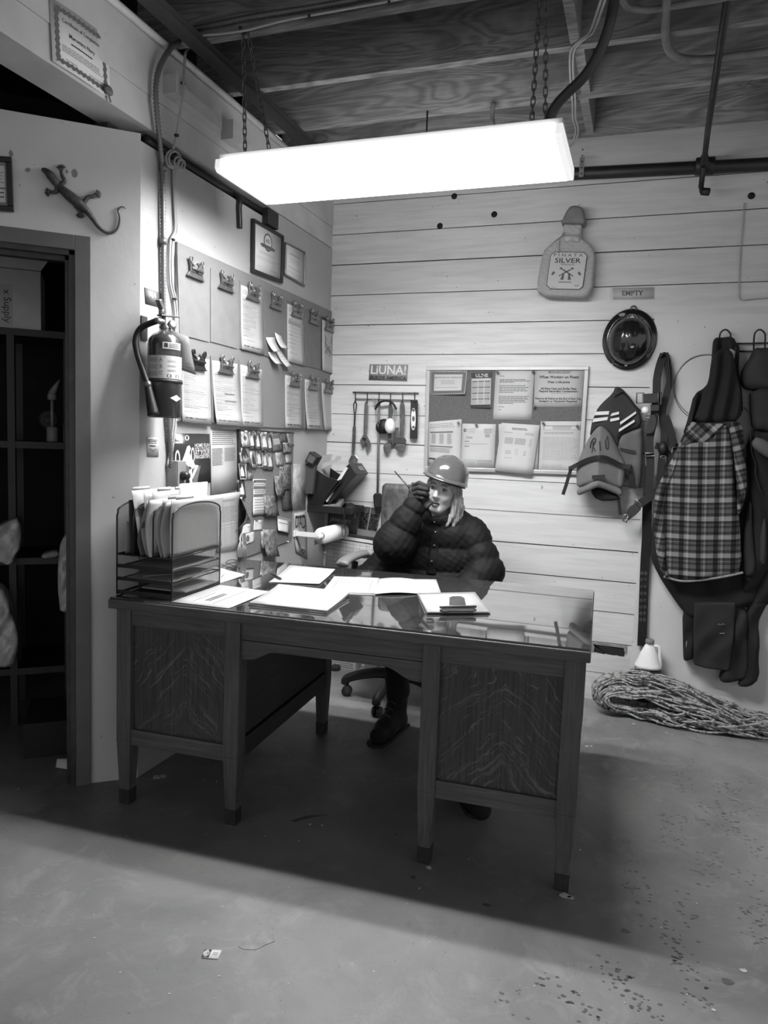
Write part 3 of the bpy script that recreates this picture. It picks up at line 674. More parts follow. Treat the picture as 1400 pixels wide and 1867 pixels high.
# ------------------------------------------------------------------ certificate pinned to the beam
mb, fn, W, H = paper([LW(x, y, 0.003) for x, y in ((90, -6), (197, 66), (204, 181), (96, 112))], NLW, 0.001, lambda u, v: 0.004*math.sin(u*5), 6, 2)
sc = [(0.06, 0.05)]+[(0.06+0.88*i/40, 0.06+0.015*math.sin(i*1.6)) for i in range(41)]+[(0.945+0.01*math.sin(i*1.6), 0.06+0.88*i/30) for i in range(31)]+[(0.94-0.88*i/40, 0.94+0.015*math.sin(i*1.6)) for i in range(41)]+[(0.055+0.01*math.sin(i*1.6), 0.94-0.88*i/30) for i in range(31)]
for i in range(1, len(sc)-1):
    a, b = sc[i], sc[i+1]; ca = (0.5+(a[0]-0.5)*0.86, 0.5+(a[1]-0.5)*0.84); cb = (0.5+(b[0]-0.5)*0.86, 0.5+(b[1]-0.5)*0.84)
    mb.add([fn(*a, 0.0007), fn(*b, 0.0007), fn(*cb, 0.0007), fn(*ca, 0.0007)], [(0, 1, 2, 3)], 2)
mb.text(fn, 'Certificate of Completion', 0.5, 0.27, 0.030, W, H, 1, 'CENTER', 0.0, 0.0009, fit=0.66)
mb.text(fn, 'Maromino Nery', 0.5, 0.46, 0.032, W, H, 1, 'CENTER', 0.004, 0.0009, fit=0.46)
mb.lines(fn, 0.3, 0.52, 0.7, 0.57, 1, 0.022, 1, h=0.0009); mb.lines(fn, 0.15, 0.62, 0.88, 0.74, 4, 0.01, 2, h=0.0009); mb.lines(fn, 0.2, 0.82, 0.4, 0.86, 1, 0.01, 2, h=0.0009); mb.lines(fn, 0.6, 0.82, 0.9, 0.88, 2, 0.008, 2, h=0.0009)
solo('certificate_sheet', mb, INKS, 'certificate with a scalloped border pinned up on the painted beam', 'certificate')
mb = MB(); p = LW(196, 165, 0.004); mb.lathe([(0.0, 0), (0.02, 0.001), (0.022, 0.006), (0.012, 0.010), (0, 0.011)], p, NLW, 16, 0, 1.0, 0.75); mb.tube([p+V3(0.004, 0, -0.01), p+V3(0.004, 0.012, -0.035)], 0.005, 6, flat=0.4)
solo('seal_rosette', mb, M_GREYINK, 'small dark rosette seal at the corner of the beam certificate', 'seal')

# ------------------------------------------------------------------ lizard ornament
M_LIZ = mat('dark_lizard_scales', 0.045, 0.45, var=0.4, scale=60, bump=0.3, bscale=200)
liz = thing('lizard_ornament', 'dark metal lizard ornament crawling on the wall above the doorway', 'ornament', DW(140, 365, 0.0))
pts = [(77, 309), (84, 312), (92, 320), (100, 331), (106, 338), (114, 346), (124, 355), (134, 363), (143, 370), (152, 378), (161, 388), (170, 400), (178, 412), (188, 421), (198, 425), (208, 423), (215, 415), (218, 404), (218, 394), (215, 385), (218, 379), (224, 377), (229, 381)]
rad = [5, 9, 12.5, 11, 9, 12, 15, 16, 15, 12, 9, 7, 5.5, 4.8, 4.2, 3.7, 3.3, 3, 2.6, 2.3, 2, 1.6, 1]
pp = catmull([DW(x, y, 0.003+0.0011*r) for (x, y), r in zip(pts, rad)], 4); rr = list(np.interp(np.linspace(0, len(rad)-1, len(pp)), range(len(rad)), rad))
MB().tube(pp, [r*0.0012 for r in rr], 12).build('body', M_LIZ, liz)
for nm, leg, foot, fa in (('leg', [(108, 340), (117, 330), (113, 320), (111, 311)], (111, 309), -1.6), ('leg', [(104, 341), (102, 350), (93, 350)], (91, 350), 3.0),
                          ('leg', [(151, 372), (160, 360), (169, 358), (173, 355)], (175, 355), -0.3), ('leg', [(144, 372), (137, 374), (143, 382), (146, 388)], (147, 389), 1.7)):
    mb = MB(); mb.tube(catmull([DW(x, y, 0.010) for x, y in leg], 5), [0.0085+(0.005-0.0085)*t for t in np.linspace(0, 1, (len(leg)-1)*5+1)], 8)
    for k in range(5):
        a = fa+(k-2)*0.5; mb.tube([DW(foot[0]-3*math.cos(fa), foot[1]-3*math.sin(fa), 0.009), DW(foot[0]+4*math.cos(a), foot[1]+4*math.sin(a), 0.009), DW(foot[0]+9*math.cos(a), foot[1]+9*math.sin(a), 0.005)], [0.0046, 0.0036, 0.0024], 6)
    mb.build(nm, M_LIZ, liz)
mb = MB()
for s in (-1, 1):
    p = DW(88+s*3, 316-s*3, 0.016); mb.ball(p, 0.003, 8)
mb.build('eye', M_BLACK, liz)

# ------------------------------------------------------------------ conduit and cables running down the corner
def ribbed(path, r, mb, pitch=0.013, m=0):
    P = [path[0]]; out = []
    L = [0.0]
    for a, b in zip(path, path[1:]): L.append(L[-1]+np.linalg.norm(np.array(b)-np.array(a)))
    n = int(L[-1]/(pitch/2)); ts = np.linspace(0, L[-1], n); pa = np.array(path)
    q = np.stack([np.interp(ts, L, pa[:, k]) for k in range(3)], 1)
    mb.tube(q, [r*(1.0 if i % 2 else 0.66) for i in range(n)], 10, m); return mb
M_ARMOR = mat('armored_conduit_steel', 0.16, 0.45, 0.6, var=0.1)
pth = [(352, 62, .06), (338, 72, .05), (318, 82, .04), (304, 98, .035), (292, 120, .03), (286, 142, .028), (284, 170, .026), (286, 205, .024), (290, 245, .022), (294, 285, .018), (296, 310, .015), (297, 400, .015), (298, 500, .015), (299, 570, .015), (303, 680, .015), (307, 760, .015), (311, 820, .015), (312, 853, .018)]
ob = ribbed(catmull([LW(x, y, o) for x, y, o in pth], 6), 0.0115, MB())
for y in (305, 440): ob.lathe([(0.0145, -0.012), (0.0145, 0.012)], LW(297, y, 0.015), (0, 0, 1), 12)
solo('armored_conduit', ob, M_ARMOR, 'ribbed steel conduit dropping down the wall behind the extinguisher', 'conduit')
mb = MB()
mb.tube(catmull([LW(x, y, o) for x, y, o in ((350, 84, .04), (341, 90, .03), (337, 105, .05), (335, 150, .075), (331, 190, .072), (325, 230, .055), (318, 262, .02), (315, 272, .012))], 6), 0.0055, 8)
for k, (cx, cy, r) in enumerate(((314, 290, 16), (318, 290, 14), (325, 296, 10), (330, 300, 9))):
    mb.tube([LW(cx+r*0.75*math.cos(a), cy+r*math.sin(a), 0.022+0.005*k) for a in np.linspace(0, 2*PI, 22)[:-1]], 0.0045, 6, closed=True)
for x0 in (0, 5):
    mb.tube(catmull([LW(x+x0*(0.4 if y < 420 else 0.8), y, .01) for x, y in ((315, 292), (316, 330), (318, 380), (319, 420), (311, 438), (309, 470), (310, 515), (316, 545), (319, 575), (320, 620), (321, 700), (314, 790), (305, 850))], 6), 0.005, 6)
for x, y in ((334, 152), (322, 247), (315, 437), (318, 545)): mb.lathe([(0.010, -0.003), (0.010, 0.003)], LW(x, y, .07 if y < 200 else (.045 if y < 260 else .014)), (0, 0, 1), 8, 1)
solo('coiled_cable', mb, [M_CABLE, M_BLACK], 'white cables looped at the top of the left partition beside the conduit', 'cable')
mb = MB(); mb.tube([V3(XL-0.03, 2.42, 2.474), V3(XL-0.03, 3.38, 2.474)], 0.022, 12)
p = LW(436, 372, 0.012); mb.tube(catmull([V3(XL-0.03, p[1], 2.484), p+V3(0, 0, 0.02), p-V3(0, 0, 0.02), LW(437, 408, 0.012), LW(437, 416, 0.012)], 5), 0.0125, 10)
solo('black_pipe', mb, M_BLACK, 'black pipe in the slot under the beam with a short dropped end', 'pipe')
mb = MB(); mb.fbox(LW(478, 408, 0.002), V3(0, 0.11, 0), V3(0.03, 0, 0), V3(0, 0, 0.075)); solo('black_bracket', mb, M_BLACK, 'small black bracket on the wall over the framed certificate', 'bracket')
# wooden cleats on the beam
mb = MB(); a, b = LW(297, 160, 0)[1], LW(312, 160, 0)[1]
mb.box((XL, LW(297, 150)[1], 2.665), (XL+0.06, LW(312, 150)[1], 2.735)); mb.box((XL, LW(313, 150)[1], 2.665), (XL+0.045, LW(388, 222)[1], 2.715))
mb.box((XL, LW(403, 230)[1], 2.655), (XL+0.06, LW(418, 230)[1], 2.735)); mb.box((XL, LW(418, 230)[1], 2.655), (XL+0.035, LW(452, 250)[1], 2.705))
struct('trim_2', mb, mat('pale_pine_cleat', 0.42, 0.7, var=0.15))

# ------------------------------------------------------------------ small signs, sticker, outlet
mb, fn, W, H = paper([LW(x, y, 0.003) for x, y in ((264, 524), (296, 535), (297, 562), (266, 554))], NLW, 0.003)
mb.text(fn, '44', 0.46, 0.52, 0.035, W, H, 1, 'CENTER', 0.02); solo('number_plate', mb, [mat('grey_engraved_plate', 0.12, 0.4), M_PAPER2], 'small grey plate reading 44 beside the conduit', 'sign')
mb, fn, W, H = paper([LW(x, y, 0.002) for x, y in ((268, 796), (290, 798), (289, 833), (268, 833))], NLW, 0.0008)
mb.lines(fn, 0.1, 0.1, 0.9, 0.35, 3, 0.05, 1); mb.lines(fn, 0.2, 0.4, 0.8, 0.5, 1, 0.06, 2)
for k in range(6): mb.ink(fn, 0.2+0.1*k, 0.55+0.03*(3-abs(k-2.5)), 0.27+0.1*k, 0.62+0.06*(3-abs(k-2.5)), 1)
solo('wall_sticker', mb, [M_PAPER3, M_GREYINK, M_INK], 'small faded crest sticker below the fire extinguisher', 'sticker')
ot = thing('outlet_box', 'grey steel outlet box with a black plug above the file organizer', 'outlet', LW(315, 870))
a, b = LW(303, 855), LW(334, 890); mb = MB(); mb.box((XL, a[1], 1.155), (XL+0.05, a[1]+0.06, 1.265)); mb.build('box', mat('galvanized_box', 0.3, 0.5, 0.4, var=0.2, scale=20), ot, 0.003)
mb = MB(); mb.box((XL+0.05, a[1]+0.002, 1.157), (XL+0.054, a[1]+0.058, 1.263)); mb.build('cover', mat('grey_cover_plate', 0.2, 0.5), ot, 0.001)
mb = MB(); mb.lathe([(0.018, 0), (0.018, 0.02), (0.012, 0.032)], (XL+0.054, a[1]+0.033, 1.205), (1, 0, 0), 14); mb.tube(catmull([V3(XL+0.08, a[1]+0.033, 1.203), V3(XL+0.085, a[1]+0.03, 1.16), V3(XL+0.04, a[1]+0.02, 1.08), V3(XL+0.012, a[1], 0.97)], 5), 0.004, 6); mb.build('plug', M_BLACK, ot)

# ------------------------------------------------------------------ fire extinguisher
ext = thing('fire_extinguisher', 'dark fire extinguisher with hose and paper tag hung on the left wall', 'fire extinguisher', hit(300, 760, (XL+0.085, 0, 0), (1, 0, 0)))
ec = hit(300, 690, (XL+0.085, 0, 0), (1, 0, 0)); zt = hit(302, 612, ec, (1, 0, 0))[2]; zb = hit(298, 762, ec, (1, 0, 0))[2]; er = 0.063
HH = zt-zb; E = V3(ec[0], ec[1], zb)
M_EXT = mat('deep_red_extinguisher_enamel', 0.035, 0.25, coat=0.5); M_RUB = mat('black_rubber', 0.007, 0.55)
MB().lathe([(er*0.9, 0), (er, 0.006), (er, HH*0.88), (er*0.93, HH*0.95), (er*0.7, HH*1.01), (er*0.4, HH*1.04), (er*0.33, HH*1.08)], E, (0, 0, 1), 32).build('cylinder', M_EXT, ext)
MB().lathe([(er+0.001, HH*0.42), (er+0.004, HH*0.42), (er+0.004, HH*0.46), (er+0.001, HH*0.46)], E, (0, 0, 1), 32, caps=False).build('strap_band', M_RUB, ext)
vc = nrm(V3(-E[0], -E[1], 0)); a0 = math.atan2(vc[1], vc[0])
def around(u, z, h=0.0): a = a0+(u-0.5)*2.6; return E+V3((er+0.0015+h)*math.cos(a), (er+0.0015+h)*math.sin(a), z)
mb = MB(); fnl = lambda u, v, h=0: around(u, HH*(0.74-0.27*v), h)
mb.grid(lambda u, v: fnl(u, v), 20, 1, 0); Wl, Hl = 2.6*er, 0.27*HH
mb.ink(lambda u, v, h: fnl(0.5+0.45*u, v, h), 0, 0.03, 1, 0.11, 1)
for k in range(4): mb.ink(fnl, 0.55+0.1*k, 0.04, 0.62+0.1*k, 0.10, 0, 0.001)
for i, ch in enumerate('ABC'): mb.text(fnl, ch, 0.42, 0.26+0.29*i, 0.017, Wl, Hl, 2, 'CENTER', 0.01, 0.001)
for r in range(3):
    mb.lines(fnl, 0.56, 0.2+0.2*r, 0.8, 0.3+0.2*r, 3, 0.014, 2, h=0.001); mb.lines(fnl, 0.1, 0.1+0.3*r, 0.36, 0.3+0.3*r, 7, 0.012, 3, h=0.001)
mb.ink(fnl, 0.55, 0.82, 0.65, 0.95, 1); mb.ink(fnl, 0.57, 0.84, 0.63, 0.93, 0, 0.0009); mb.ink(fnl, 0.75, 0.82, 0.85, 0.95, 1); mb.ink(fnl, 0.77, 0.84, 0.83, 0.93, 0, 0.0009)
mb.build('instruction_label', [M_PAPER2, M_INK, M_GREYINK, M_PALEINK], ext)
mb = MB(); f2 = lambda u, v, h=0: around(0.45+0.45*u, HH*(0.90-0.08*v), h+0.0005); mb.grid(lambda u, v: f2(u, v), 10, 1, 0); mb.ink(f2, 0.08, 0.15, 0.25, 0.8, 1); mb.lines(f2, 0.3, 0.15, 0.95, 0.9, 3, 0.16, 2, h=0.001); mb.build('name_label', [M_PAPER, M_INK, M_GREYINK], ext)
mb = MB(); mb.add([around(0.62, HH*0.24, 0.001), around(0.78, HH*0.28, 0.001), around(0.94, HH*0.24, 0.001), around(0.78, HH*0.2, 0.001)], [(3, 2, 1, 0)], 0); mb.build('diamond_label', M_PAPER2, ext)
T_ = E+V3(0, 0, HH*1.06)
mb = MB(); mb.lathe([(0.02, 0), (0.022, 0.012), (0.017, 0.02), (0.017, 0.045), (0.012, 0.05)], T_, (0, 0, 1), 16); mb.tube([T_+V3(0, 0, 0.03), T_+V3(0.0, -0.055, 0.028)], 0.011, 10); mb.build('valve', M_STEEL, ext)
mb = MB(); mb.fbox(T_+V3(-0.012, -0.035, 0.048), V3(0.024, 0, 0), V3(0, 0.115, 0.012), V3(0, 0, 0.006)); mb.build('carry_handle', M_STEEL, ext, 0.002)
mb = MB(); mb.fbox(T_+V3(-0.010, -0.02, 0.062), V3(0.02, 0, 0), V3(0, -0.030, 0.042), V3(0, 0.016, 0.006)); mb.tube([T_+V3(0, -0.022, 0.055), T_+V3(0, -0.022, 0.075)], 0.011, 10); mb.build('squeeze_lever', M_STEEL, ext, 0.002)
g0 = T_+V3(0.018, 0.012, 0.022); mb = MB(); mb.lathe([(0.016, 0), (0.017, 0.012), (0.013, 0.014)], g0, (0.8, -0.5, 0), 18); mb.build('pressure_gauge', [M_STEEL], ext)
mb = MB(); mb.lathe([(0.0125, 0.0145), (0.0, 0.0147)], g0, (0.8, -0.5, 0), 18); mb.build('gauge_face', M_PAPER, ext)
eu = nrm(V3(-vc[1], vc[0], 0))          # to the right as seen from the room
hp = [T_-V3(0, 0.05, -0.028), E-eu*0.085+V3(0, 0, HH*1.07), E-eu*0.105+V3(0, 0, HH*0.92)+vc*0.01, E-eu*0.098+V3(0, 0, HH*0.75)+vc*0.02, E-eu*0.078+V3(0, 0, HH*0.55)+vc*0.045, E-eu*0.06+V3(0, 0, HH*0.38)+vc*0.062]
MB().tube(catmull(hp, 8), 0.0115, 12).build('hose', M_RUB, ext)
e0, e1 = hp[-1], E-eu*0.038+V3(0, 0, HH*0.02)+vc*0.072; MB().tube([e0, e0*0.85+e1*0.15, e1*0.9+e0*0.1, e1], [0.013, 0.014, 0.021, 0.022], 14).build('discharge_horn', M_RUB, ext)
MB().tube([e0+(e0-e1)*0.10, e0-(e0-e1)*0.06], 0.0145, 12).build('hose_collar', M_STEEL, ext)
tg = lambda u, v, h=0: T_+eu*(0.015+0.07*u+0.03*v)+vc*(0.03+h-0.02*v)+V3(0, 0, 0.0-0.02*u-0.14*v)
mb = MB(); mb.grid(lambda u, v: tg(u, 1-v), 2, 4, 0, back=-vc*0.0008); mb.lines(tg, 0.1, 0.7, 0.9, 0.95, 3, 0.03, 1); mb.tube([tg(0.3, 0.02), T_+V3(0, 0, 0.03)], 0.0012, 5)
mb.build('inspection_tag', [mat('grey_card_tag', 0.16, 0.7), M_PALEINK], ext)
mb = MB(); mb.box((XL, E[1]-0.035, zt-0.02), (XL+0.006, E[1]+0.0, zt+0.07)); mb.build('wall_bracket', M_DARKSTEEL, ext)

# ------------------------------------------------------------------ posters and lists below the board
M_DKPOST = mat('dark_poster_print', 0.025, 0.35, var=0.3, scale=14); M_POSTL = mat('poster_light_print', 0.5, 0.4, var=0.25, scale=40); M_POSTM = mat('poster_mid_print', 0.12, 0.4, var=0.3, scale=30)
mb, fn, W, H = paper([LW(x, y, 0.003) for x, y in ((315, 790), (382, 791), (382, 880), (315, 892))], NLW, 0.001, lambda u, v: 0.006*v, 2, 4)
def P_(pts, m, h=0.0008): mb.add([fn(x, y, h) for x, y in pts], [tuple(range(len(pts)))], m)
for x, y, w, h in ((0.06, 0.03, 0.12, 0.1), (0.30, 0.03, 0.12, 0.1), (0.04, 0.3, 0.13, 0.32), (0.46, 0.26, 0.1, 0.3)):
    n = 20; ring = [(x+w/2+w/2*math.cos(a), y+h/2+h/2*math.sin(a)) for a in np.linspace(0, 2*PI, n+1)[:-1]]; inn = [(x+w/2+w*0.28*math.cos(a), y+h/2+h*0.36*math.sin(a)) for a in np.linspace(0, 2*PI, n+1)[:-1]]
    for i in range(n): P_([ring[i], ring[(i+1) % n], inn[(i+1) % n], inn[i]], 2)
P_([(0.05, 0.15), (0.25, 0.15), (0.25, 0.18), (0.05, 0.18)], 2)
P_([(0.30, 0.36), (0.36, 0.24), (0.42, 0.22), (0.46, 0.28), (0.42, 0.36), (0.5, 0.5), (0.58, 0.62), (0.5, 0.68), (0.42, 0.62), (0.24, 0.62), (0.1, 0.72), (0.08, 0.64), (0.22, 0.5)], 2, 0.0009)
P_([(0.14, 0.58), (0.3, 0.55), (0.42, 0.66), (0.36, 0.78), (0.2, 0.76)], 3, 0.0011); P_([(0.36, 0.7), (0.48, 0.66), (0.46, 0.86), (0.5, 0.97), (0.36, 0.97)], 2, 0.001); P_([(0.55, 0.66), (0.72, 0.62), (0.62, 0.9), (0.6, 1.0), (0.46, 1.0)], 3, 0.001); P_([(0.58, 0.6), (0.66, 0.62), (0.42, 0.95), (0.38, 0.92)], 2, 0.0013)
for k, t in enumerate(('HOME RUN', 'SOLUTIONS', 'AT YOUR', 'FINGERTIPS')): mb.text(fn, t, 0.985, 0.26+0.075*k, 0.030, W, H, 2, 'RIGHT', 0.012, 0.0015, fit=.42)
solo('baseball_poster', mb, [M_DKPOST, M_INK, M_POSTL, M_POSTM], 'dark poster of a bending ballplayer with white slogan under the clipboards', 'poster')
mb, fn, W, H = paper([LW(x, y, 0.003) for x, y in ((384, 783), (431, 785), (430, 893), (384, 905))], NLW, 0.001, lambda u, v: 0.004*v, 1, 3)
mb.lines(fn, 0.05, 0.03, 0.95, 0.24, 7, 0.012, 2); mb.lines(fn, 0.05, 0.28, 0.45, 0.55, 14, 0.01, 2); mb.lines(fn, 0.52, 0.28, 0.95, 0.5, 11, 0.01, 2)
solo('price_list', mb, [M_FORM]+INKS[1:], 'printed list sheet between the dark poster and the corkboard', 'paper')
mb, fn, W, H = paper([LW(x, y, 0.004) for x, y in ((380, 903), (432, 896), (431, 1000), (396, 1008))], NLW, 0.001, lambda u, v: 0.03*max(0, 0.2-v)*2+0.008*u, 3, 8)
mb.lines(fn, 0.1, 0.1, 0.95, 0.5, 16, 0.008, 2); mb.lines(fn, 0.1, 0.53, 0.95, 0.56, 1, 0.006, 2, words=False); mb.lines(fn, 0.1, 0.58, 0.95, 0.9, 10, 0.008, 3)
for x in (0.1, 0.4, 0.7, 0.93): mb.ink(fn, x, 0.1, x+0.01, 0.92, 3)
solo('schedule_sheet', mb, [M_FORM]+INKS[1:], 'printed table sheet low on the wall behind the file organizer', 'paper')

# ------------------------------------------------------------------ corkboard of prayer cards
CK = [LW(x, y, 0.001) for x, y in ((432, 783), (533, 789), (530, 984), (434, 1020))]
ckt = thing('cork_board', 'cork board crowded with small picture cards on the left wall', 'bulletin board', (CK[0]+CK[2])/2)
MB().slab(CK, NLW, 0.008).build('cork', M_CORK, ckt)
mb = MB(); fn, W, H = qmap(CK, NLW)
for q in ((-0.005, 0, 0.025, 1), (0, -0.004, 1.0, 0.008)): mb.slab([fn(q[0], q[1], 0.0005), fn(q[2], q[1], 0.0005), fn(q[2], q[3], 0.0005), fn(q[0], q[3], 0.0005)], NLW, 0.012)
mb.build('edge_strip', M_DARKSTEEL, ckt)
def c2(x, y, o): return LW(420+x*0.1393, 770+y*0.1393, o)
CARDS = [((130, 110, 240, 320), 2, 'pale flower card at the top left of the cork board', 1), ((240, 120, 312, 350), 1, 'saint card with a dark figure, second in the top row', 2), ((316, 125, 386, 360), 0, 'dark saint card, third in the top row', 2),
 ((390, 130, 482, 370), 1, 'grey robed figure card, fourth in the top row', 2), ((486, 150, 546, 380), 1, 'narrow figure card, fifth in the top row', 2), ((640, 130, 740, 262), 0, 'black card near the top right of the cork board', 0),
 ((742, 130, 812, 312), 3, 'busy picture card in the top right corner of the cork board', 0), ((120, 330, 245, 528), 2, 'black and white animal card on the left side of the cork board', 3), ((260, 372, 330, 590), 2, 'pale figure card, first in the second row', 2),
 ((336, 370, 410, 585), 1, 'bordered figure card, second in the second row', 2), ((412, 380, 476, 610), 1, 'narrow figure card, third in the second row', 2), ((480, 402, 556, 620), 1, 'figure card with a white base, fourth in the second row', 2),
 ((594, 392, 686, 566), 2, 'tilted pale card right of the second row', 0), ((690, 262, 806, 400), 3, 'busy leaf picture card on the right of the cork board', 0), ((715, 402, 800, 530), 2, 'light card below the busy leaf picture', 0),
 ((105, 540, 186, 742), 0, 'dark figure card on the left edge, above the black one', 2), ((190, 500, 282, 742), 2, 'tall pale card with an oval picture', 3), ((95, 750, 186, 990), 0, 'black card with a white robed figure on the left edge', 2),
 ((640, 548, 790, 880), 3, 'large leafy picture card on the right side of the cork board', 0), ((572, 702, 680, 955), 3, 'curved dark picture card beside the large leafy one', 0), ((672, 882, 800, 1148), 0, 'dark forest picture card on the lower right', 0),
 ((436, 955, 612, 1222), 1, 'small landscape photo overlapping the handwritten list', 0), ((430, 1400, 596, 1752), 3, 'tall bouquet photo hanging below the cork board edge', 0), ((398, 1430, 452, 1652), 2, 'pale slip behind the bouquet photo', 0)]
for i, ((x0, y0, x1, y1), pm, lab, fig) in enumerate(CARDS):
    sk = random.uniform(-8, 8); lift = random.uniform(0.004, 0.014)*(3 if i in (19, 22) else 1); o0 = 0.0095+0.0011*(i % 4)+(0.006 if i in (13, 19, 21) else 0)
    mb, fn, W, H = paper([c2(x0+sk, y0, o0), c2(x1+sk, y0+3, o0), c2(x1, y1, o0), c2(x0, y1, o0)], NLW, 0.0008, lambda u, v, L=lift: L*v*v, 2, 4)
    if fig == 2:
        lt = 3 if pm != 2 else 1
        mb.add([fn(0.5+a, b, 0.0008) for a, b in ((-0.1, 0.18), (0.1, 0.18), (0.14, 0.3), (0.26, 0.45), (0.3, 0.8), (-0.3, 0.8), (-0.26, 0.45), (-0.14, 0.3))], [tuple(range(8))], lt)
        mb.add([fn(0.5+0.11*math.cos(a), 0.16+0.07*math.sin(a), 0.0011) for a in np.linspace(0, 2*PI, 11)[:-1]], [tuple(range(10))], 2)
        mb.lines(fn, 0.1, 0.86, 0.9, 0.96, 2, 0.018, 2)
    if fig == 1:
        for r, m_ in ((0.32, 3), (0.24, 2), (0.14, 1)): mb.add([fn(0.5+r*math.cos(a), 0.45+r*0.8*math.sin(a), 0.0006+0.0003*(3-m_)) for a in np.linspace(0, 2*PI, 15)[:-1]], [tuple(range(14))], m_)
    if fig == 3: mb.add([fn(0.45+a, b, 0.0008) for a, b in ((-0.15, 0.1), (0.1, 0.0), (0.3, 0.2), (0.45, 0.6), (0.35, 0.7), (0.2, 0.4), (0.1, 0.75), (-0.1, 0.5), (-0.2, 0.9), (-0.3, 0.5))], [tuple(range(10))], 1)
    if i == 15 or i == 9:
        for q in ((0, 0, 1, 0.03), (0, 0.97, 1, 1), (0, 0, 0.05, 1), (0.95, 0, 1, 1)): mb.ink(fn, *q, 3, 0.0009)
    solo('picture_card', mb, [PICS[pm], M_INK, M_GREYINK, M_PAPER2], lab, 'card', 'cards pinned to the cork board')
def note(quad, label, content, bend=None, m=None, name='note_card', o=0.011, cat='card', grp=None):
    mb, fn, W, H = paper([c2(x, y, o) for x, y in quad], NLW, 0.0009, bend, 3, 8); content(mb, fn, W, H); return solo(name, mb, m or INKS, label, cat, grp)
def c_list(mb, fn, W, H):
    for k, y in enumerate((0.02, 0.2, 0.42)): mb.ink(fn, 0.02, y, 0.98, y+0.08, 2)
    mb.lines(fn, 0.1, 0.12, 0.85, 0.19, 1, 0.02, 2); mb.lines(fn, 0.1, 0.3, 0.85, 0.4, 2, 0.02, 2); mb.lines(fn, 0.1, 0.54, 0.9, 0.92, 5, 0.02, 2)
note([(300, 742), (470, 745), (465, 1195), (276, 1215)], 'tan handwritten list pinned in the middle of the cork board', c_list, lambda u, v: 0.008*v, [M_PAPER2, M_INK, M_GREYINK, M_PALEINK])
def c_banner(mb, fn, W, H): mb.lines(fn, 0.12, 0.28, 0.9, 0.62, 5, 0.035, 3); mb.ink(fn, 0.5, 0.7, 0.85, 0.9, 0, 0.001); mb.lines(fn, 0.55, 0.72, 0.8, 0.88, 2, 0.05, 1, h=0.0012)
note([(535, 152), (640, 140), (685, 360), (560, 392)], 'tilted dark flyer with white lines at the top of the cork board', c_banner, None, [mat('flyer_grey', 0.1, 0.5), M_INK, M_GREYINK, M_PAPER], o=0.016)
def c_curl(mb, fn, W, H): mb.add([fn(x, y, 0.001) for x, y in ((0.35, 0.35), (0.55, 0.3), (0.6, 0.5), (0.75, 0.6), (0.6, 0.68), (0.4, 0.6), (0.3, 0.5))], [tuple(range(7))], 3)
note([(120, 985), (150, 995), (265, 1290), (60, 1430)], 'dark curled photo card sticking out at the left edge of the cork board', c_curl, lambda u, v: 0.05*math.sin(PI*v)*(1-u), [mat('dark_glossy_card', 0.07, 0.3), M_INK, M_GREYINK, M_PALEINK], 'picture_card', 0.012)
def c_tick(mb, fn, W, H): mb.lines(fn, 0.5, 0.2, 0.9, 0.4, 1, 0.05, 1)
note([(175, 1330), (268, 1335), (262, 1450), (150, 1462)], 'plain white slip under the curled dark photo', c_tick)
note([(312, 1285), (420, 1278), (418, 1410), (303, 1416)], 'square white slip left of the tall bouquet photo', c_tick)
def c_blob(mb, fn, W, H): mb.add([fn(0.2+0.2*math.cos(a), 0.5+0.3*math.sin(a), 0.0008) for a in np.linspace(0, 2*PI, 13)[:-1]], [tuple(range(12))], 2)
note([(200, 1450), (312, 1435), (316, 1560), (212, 1600)], 'white slip with a dark mark, lowest on the left of the cork board', c_blob)
def c_heart(mb, fn, W, H): mb.lines(fn, 0.1, 0.35, 0.85, 0.5, 1, 0.06, 2); mb.ink(fn, 0.0, 0.0, 1, 0.18, 3)
note([(612, 1225), (790, 1265), (745, 1452), (600, 1415)], 'tilted white card right of the bouquet photo', c_heart, lambda u, v: 0.012*v)
mb = MB()
for k in range(7): mb.tube(catmull([c2(150, 1440, .012), c2(150+random.uniform(-30, 20), 1540, .02), c2(100+18*k, 1660, .02+.003*k), c2(110+15*k, 1765, .018)], 5), 0.0022, 5)
solo('hanging_strings', mb, mat('pale_string', 0.4, 0.8), 'bunch of pale strings dangling at the lower left of the cork board', 'string')
for i, (x, y) in enumerate(((185, 118), (280, 128), (350, 130), (440, 140), (500, 150), (520, 140), (120, 990), (310, 770), (330, 1290), (740, 1560), (440, 385))):
    mb = MB(); mb.lathe([(0.004, 0), (0.003, 0.006), (0.005, 0.010), (0.004, 0.013)], c2(x, y, 0.016), NLW, 10); solo('push_pin', mb, M_PIN if i % 3 else M_WHITEPL, 'push pin stuck in the cork board of picture cards', 'pin', 'push pins on the cork board')
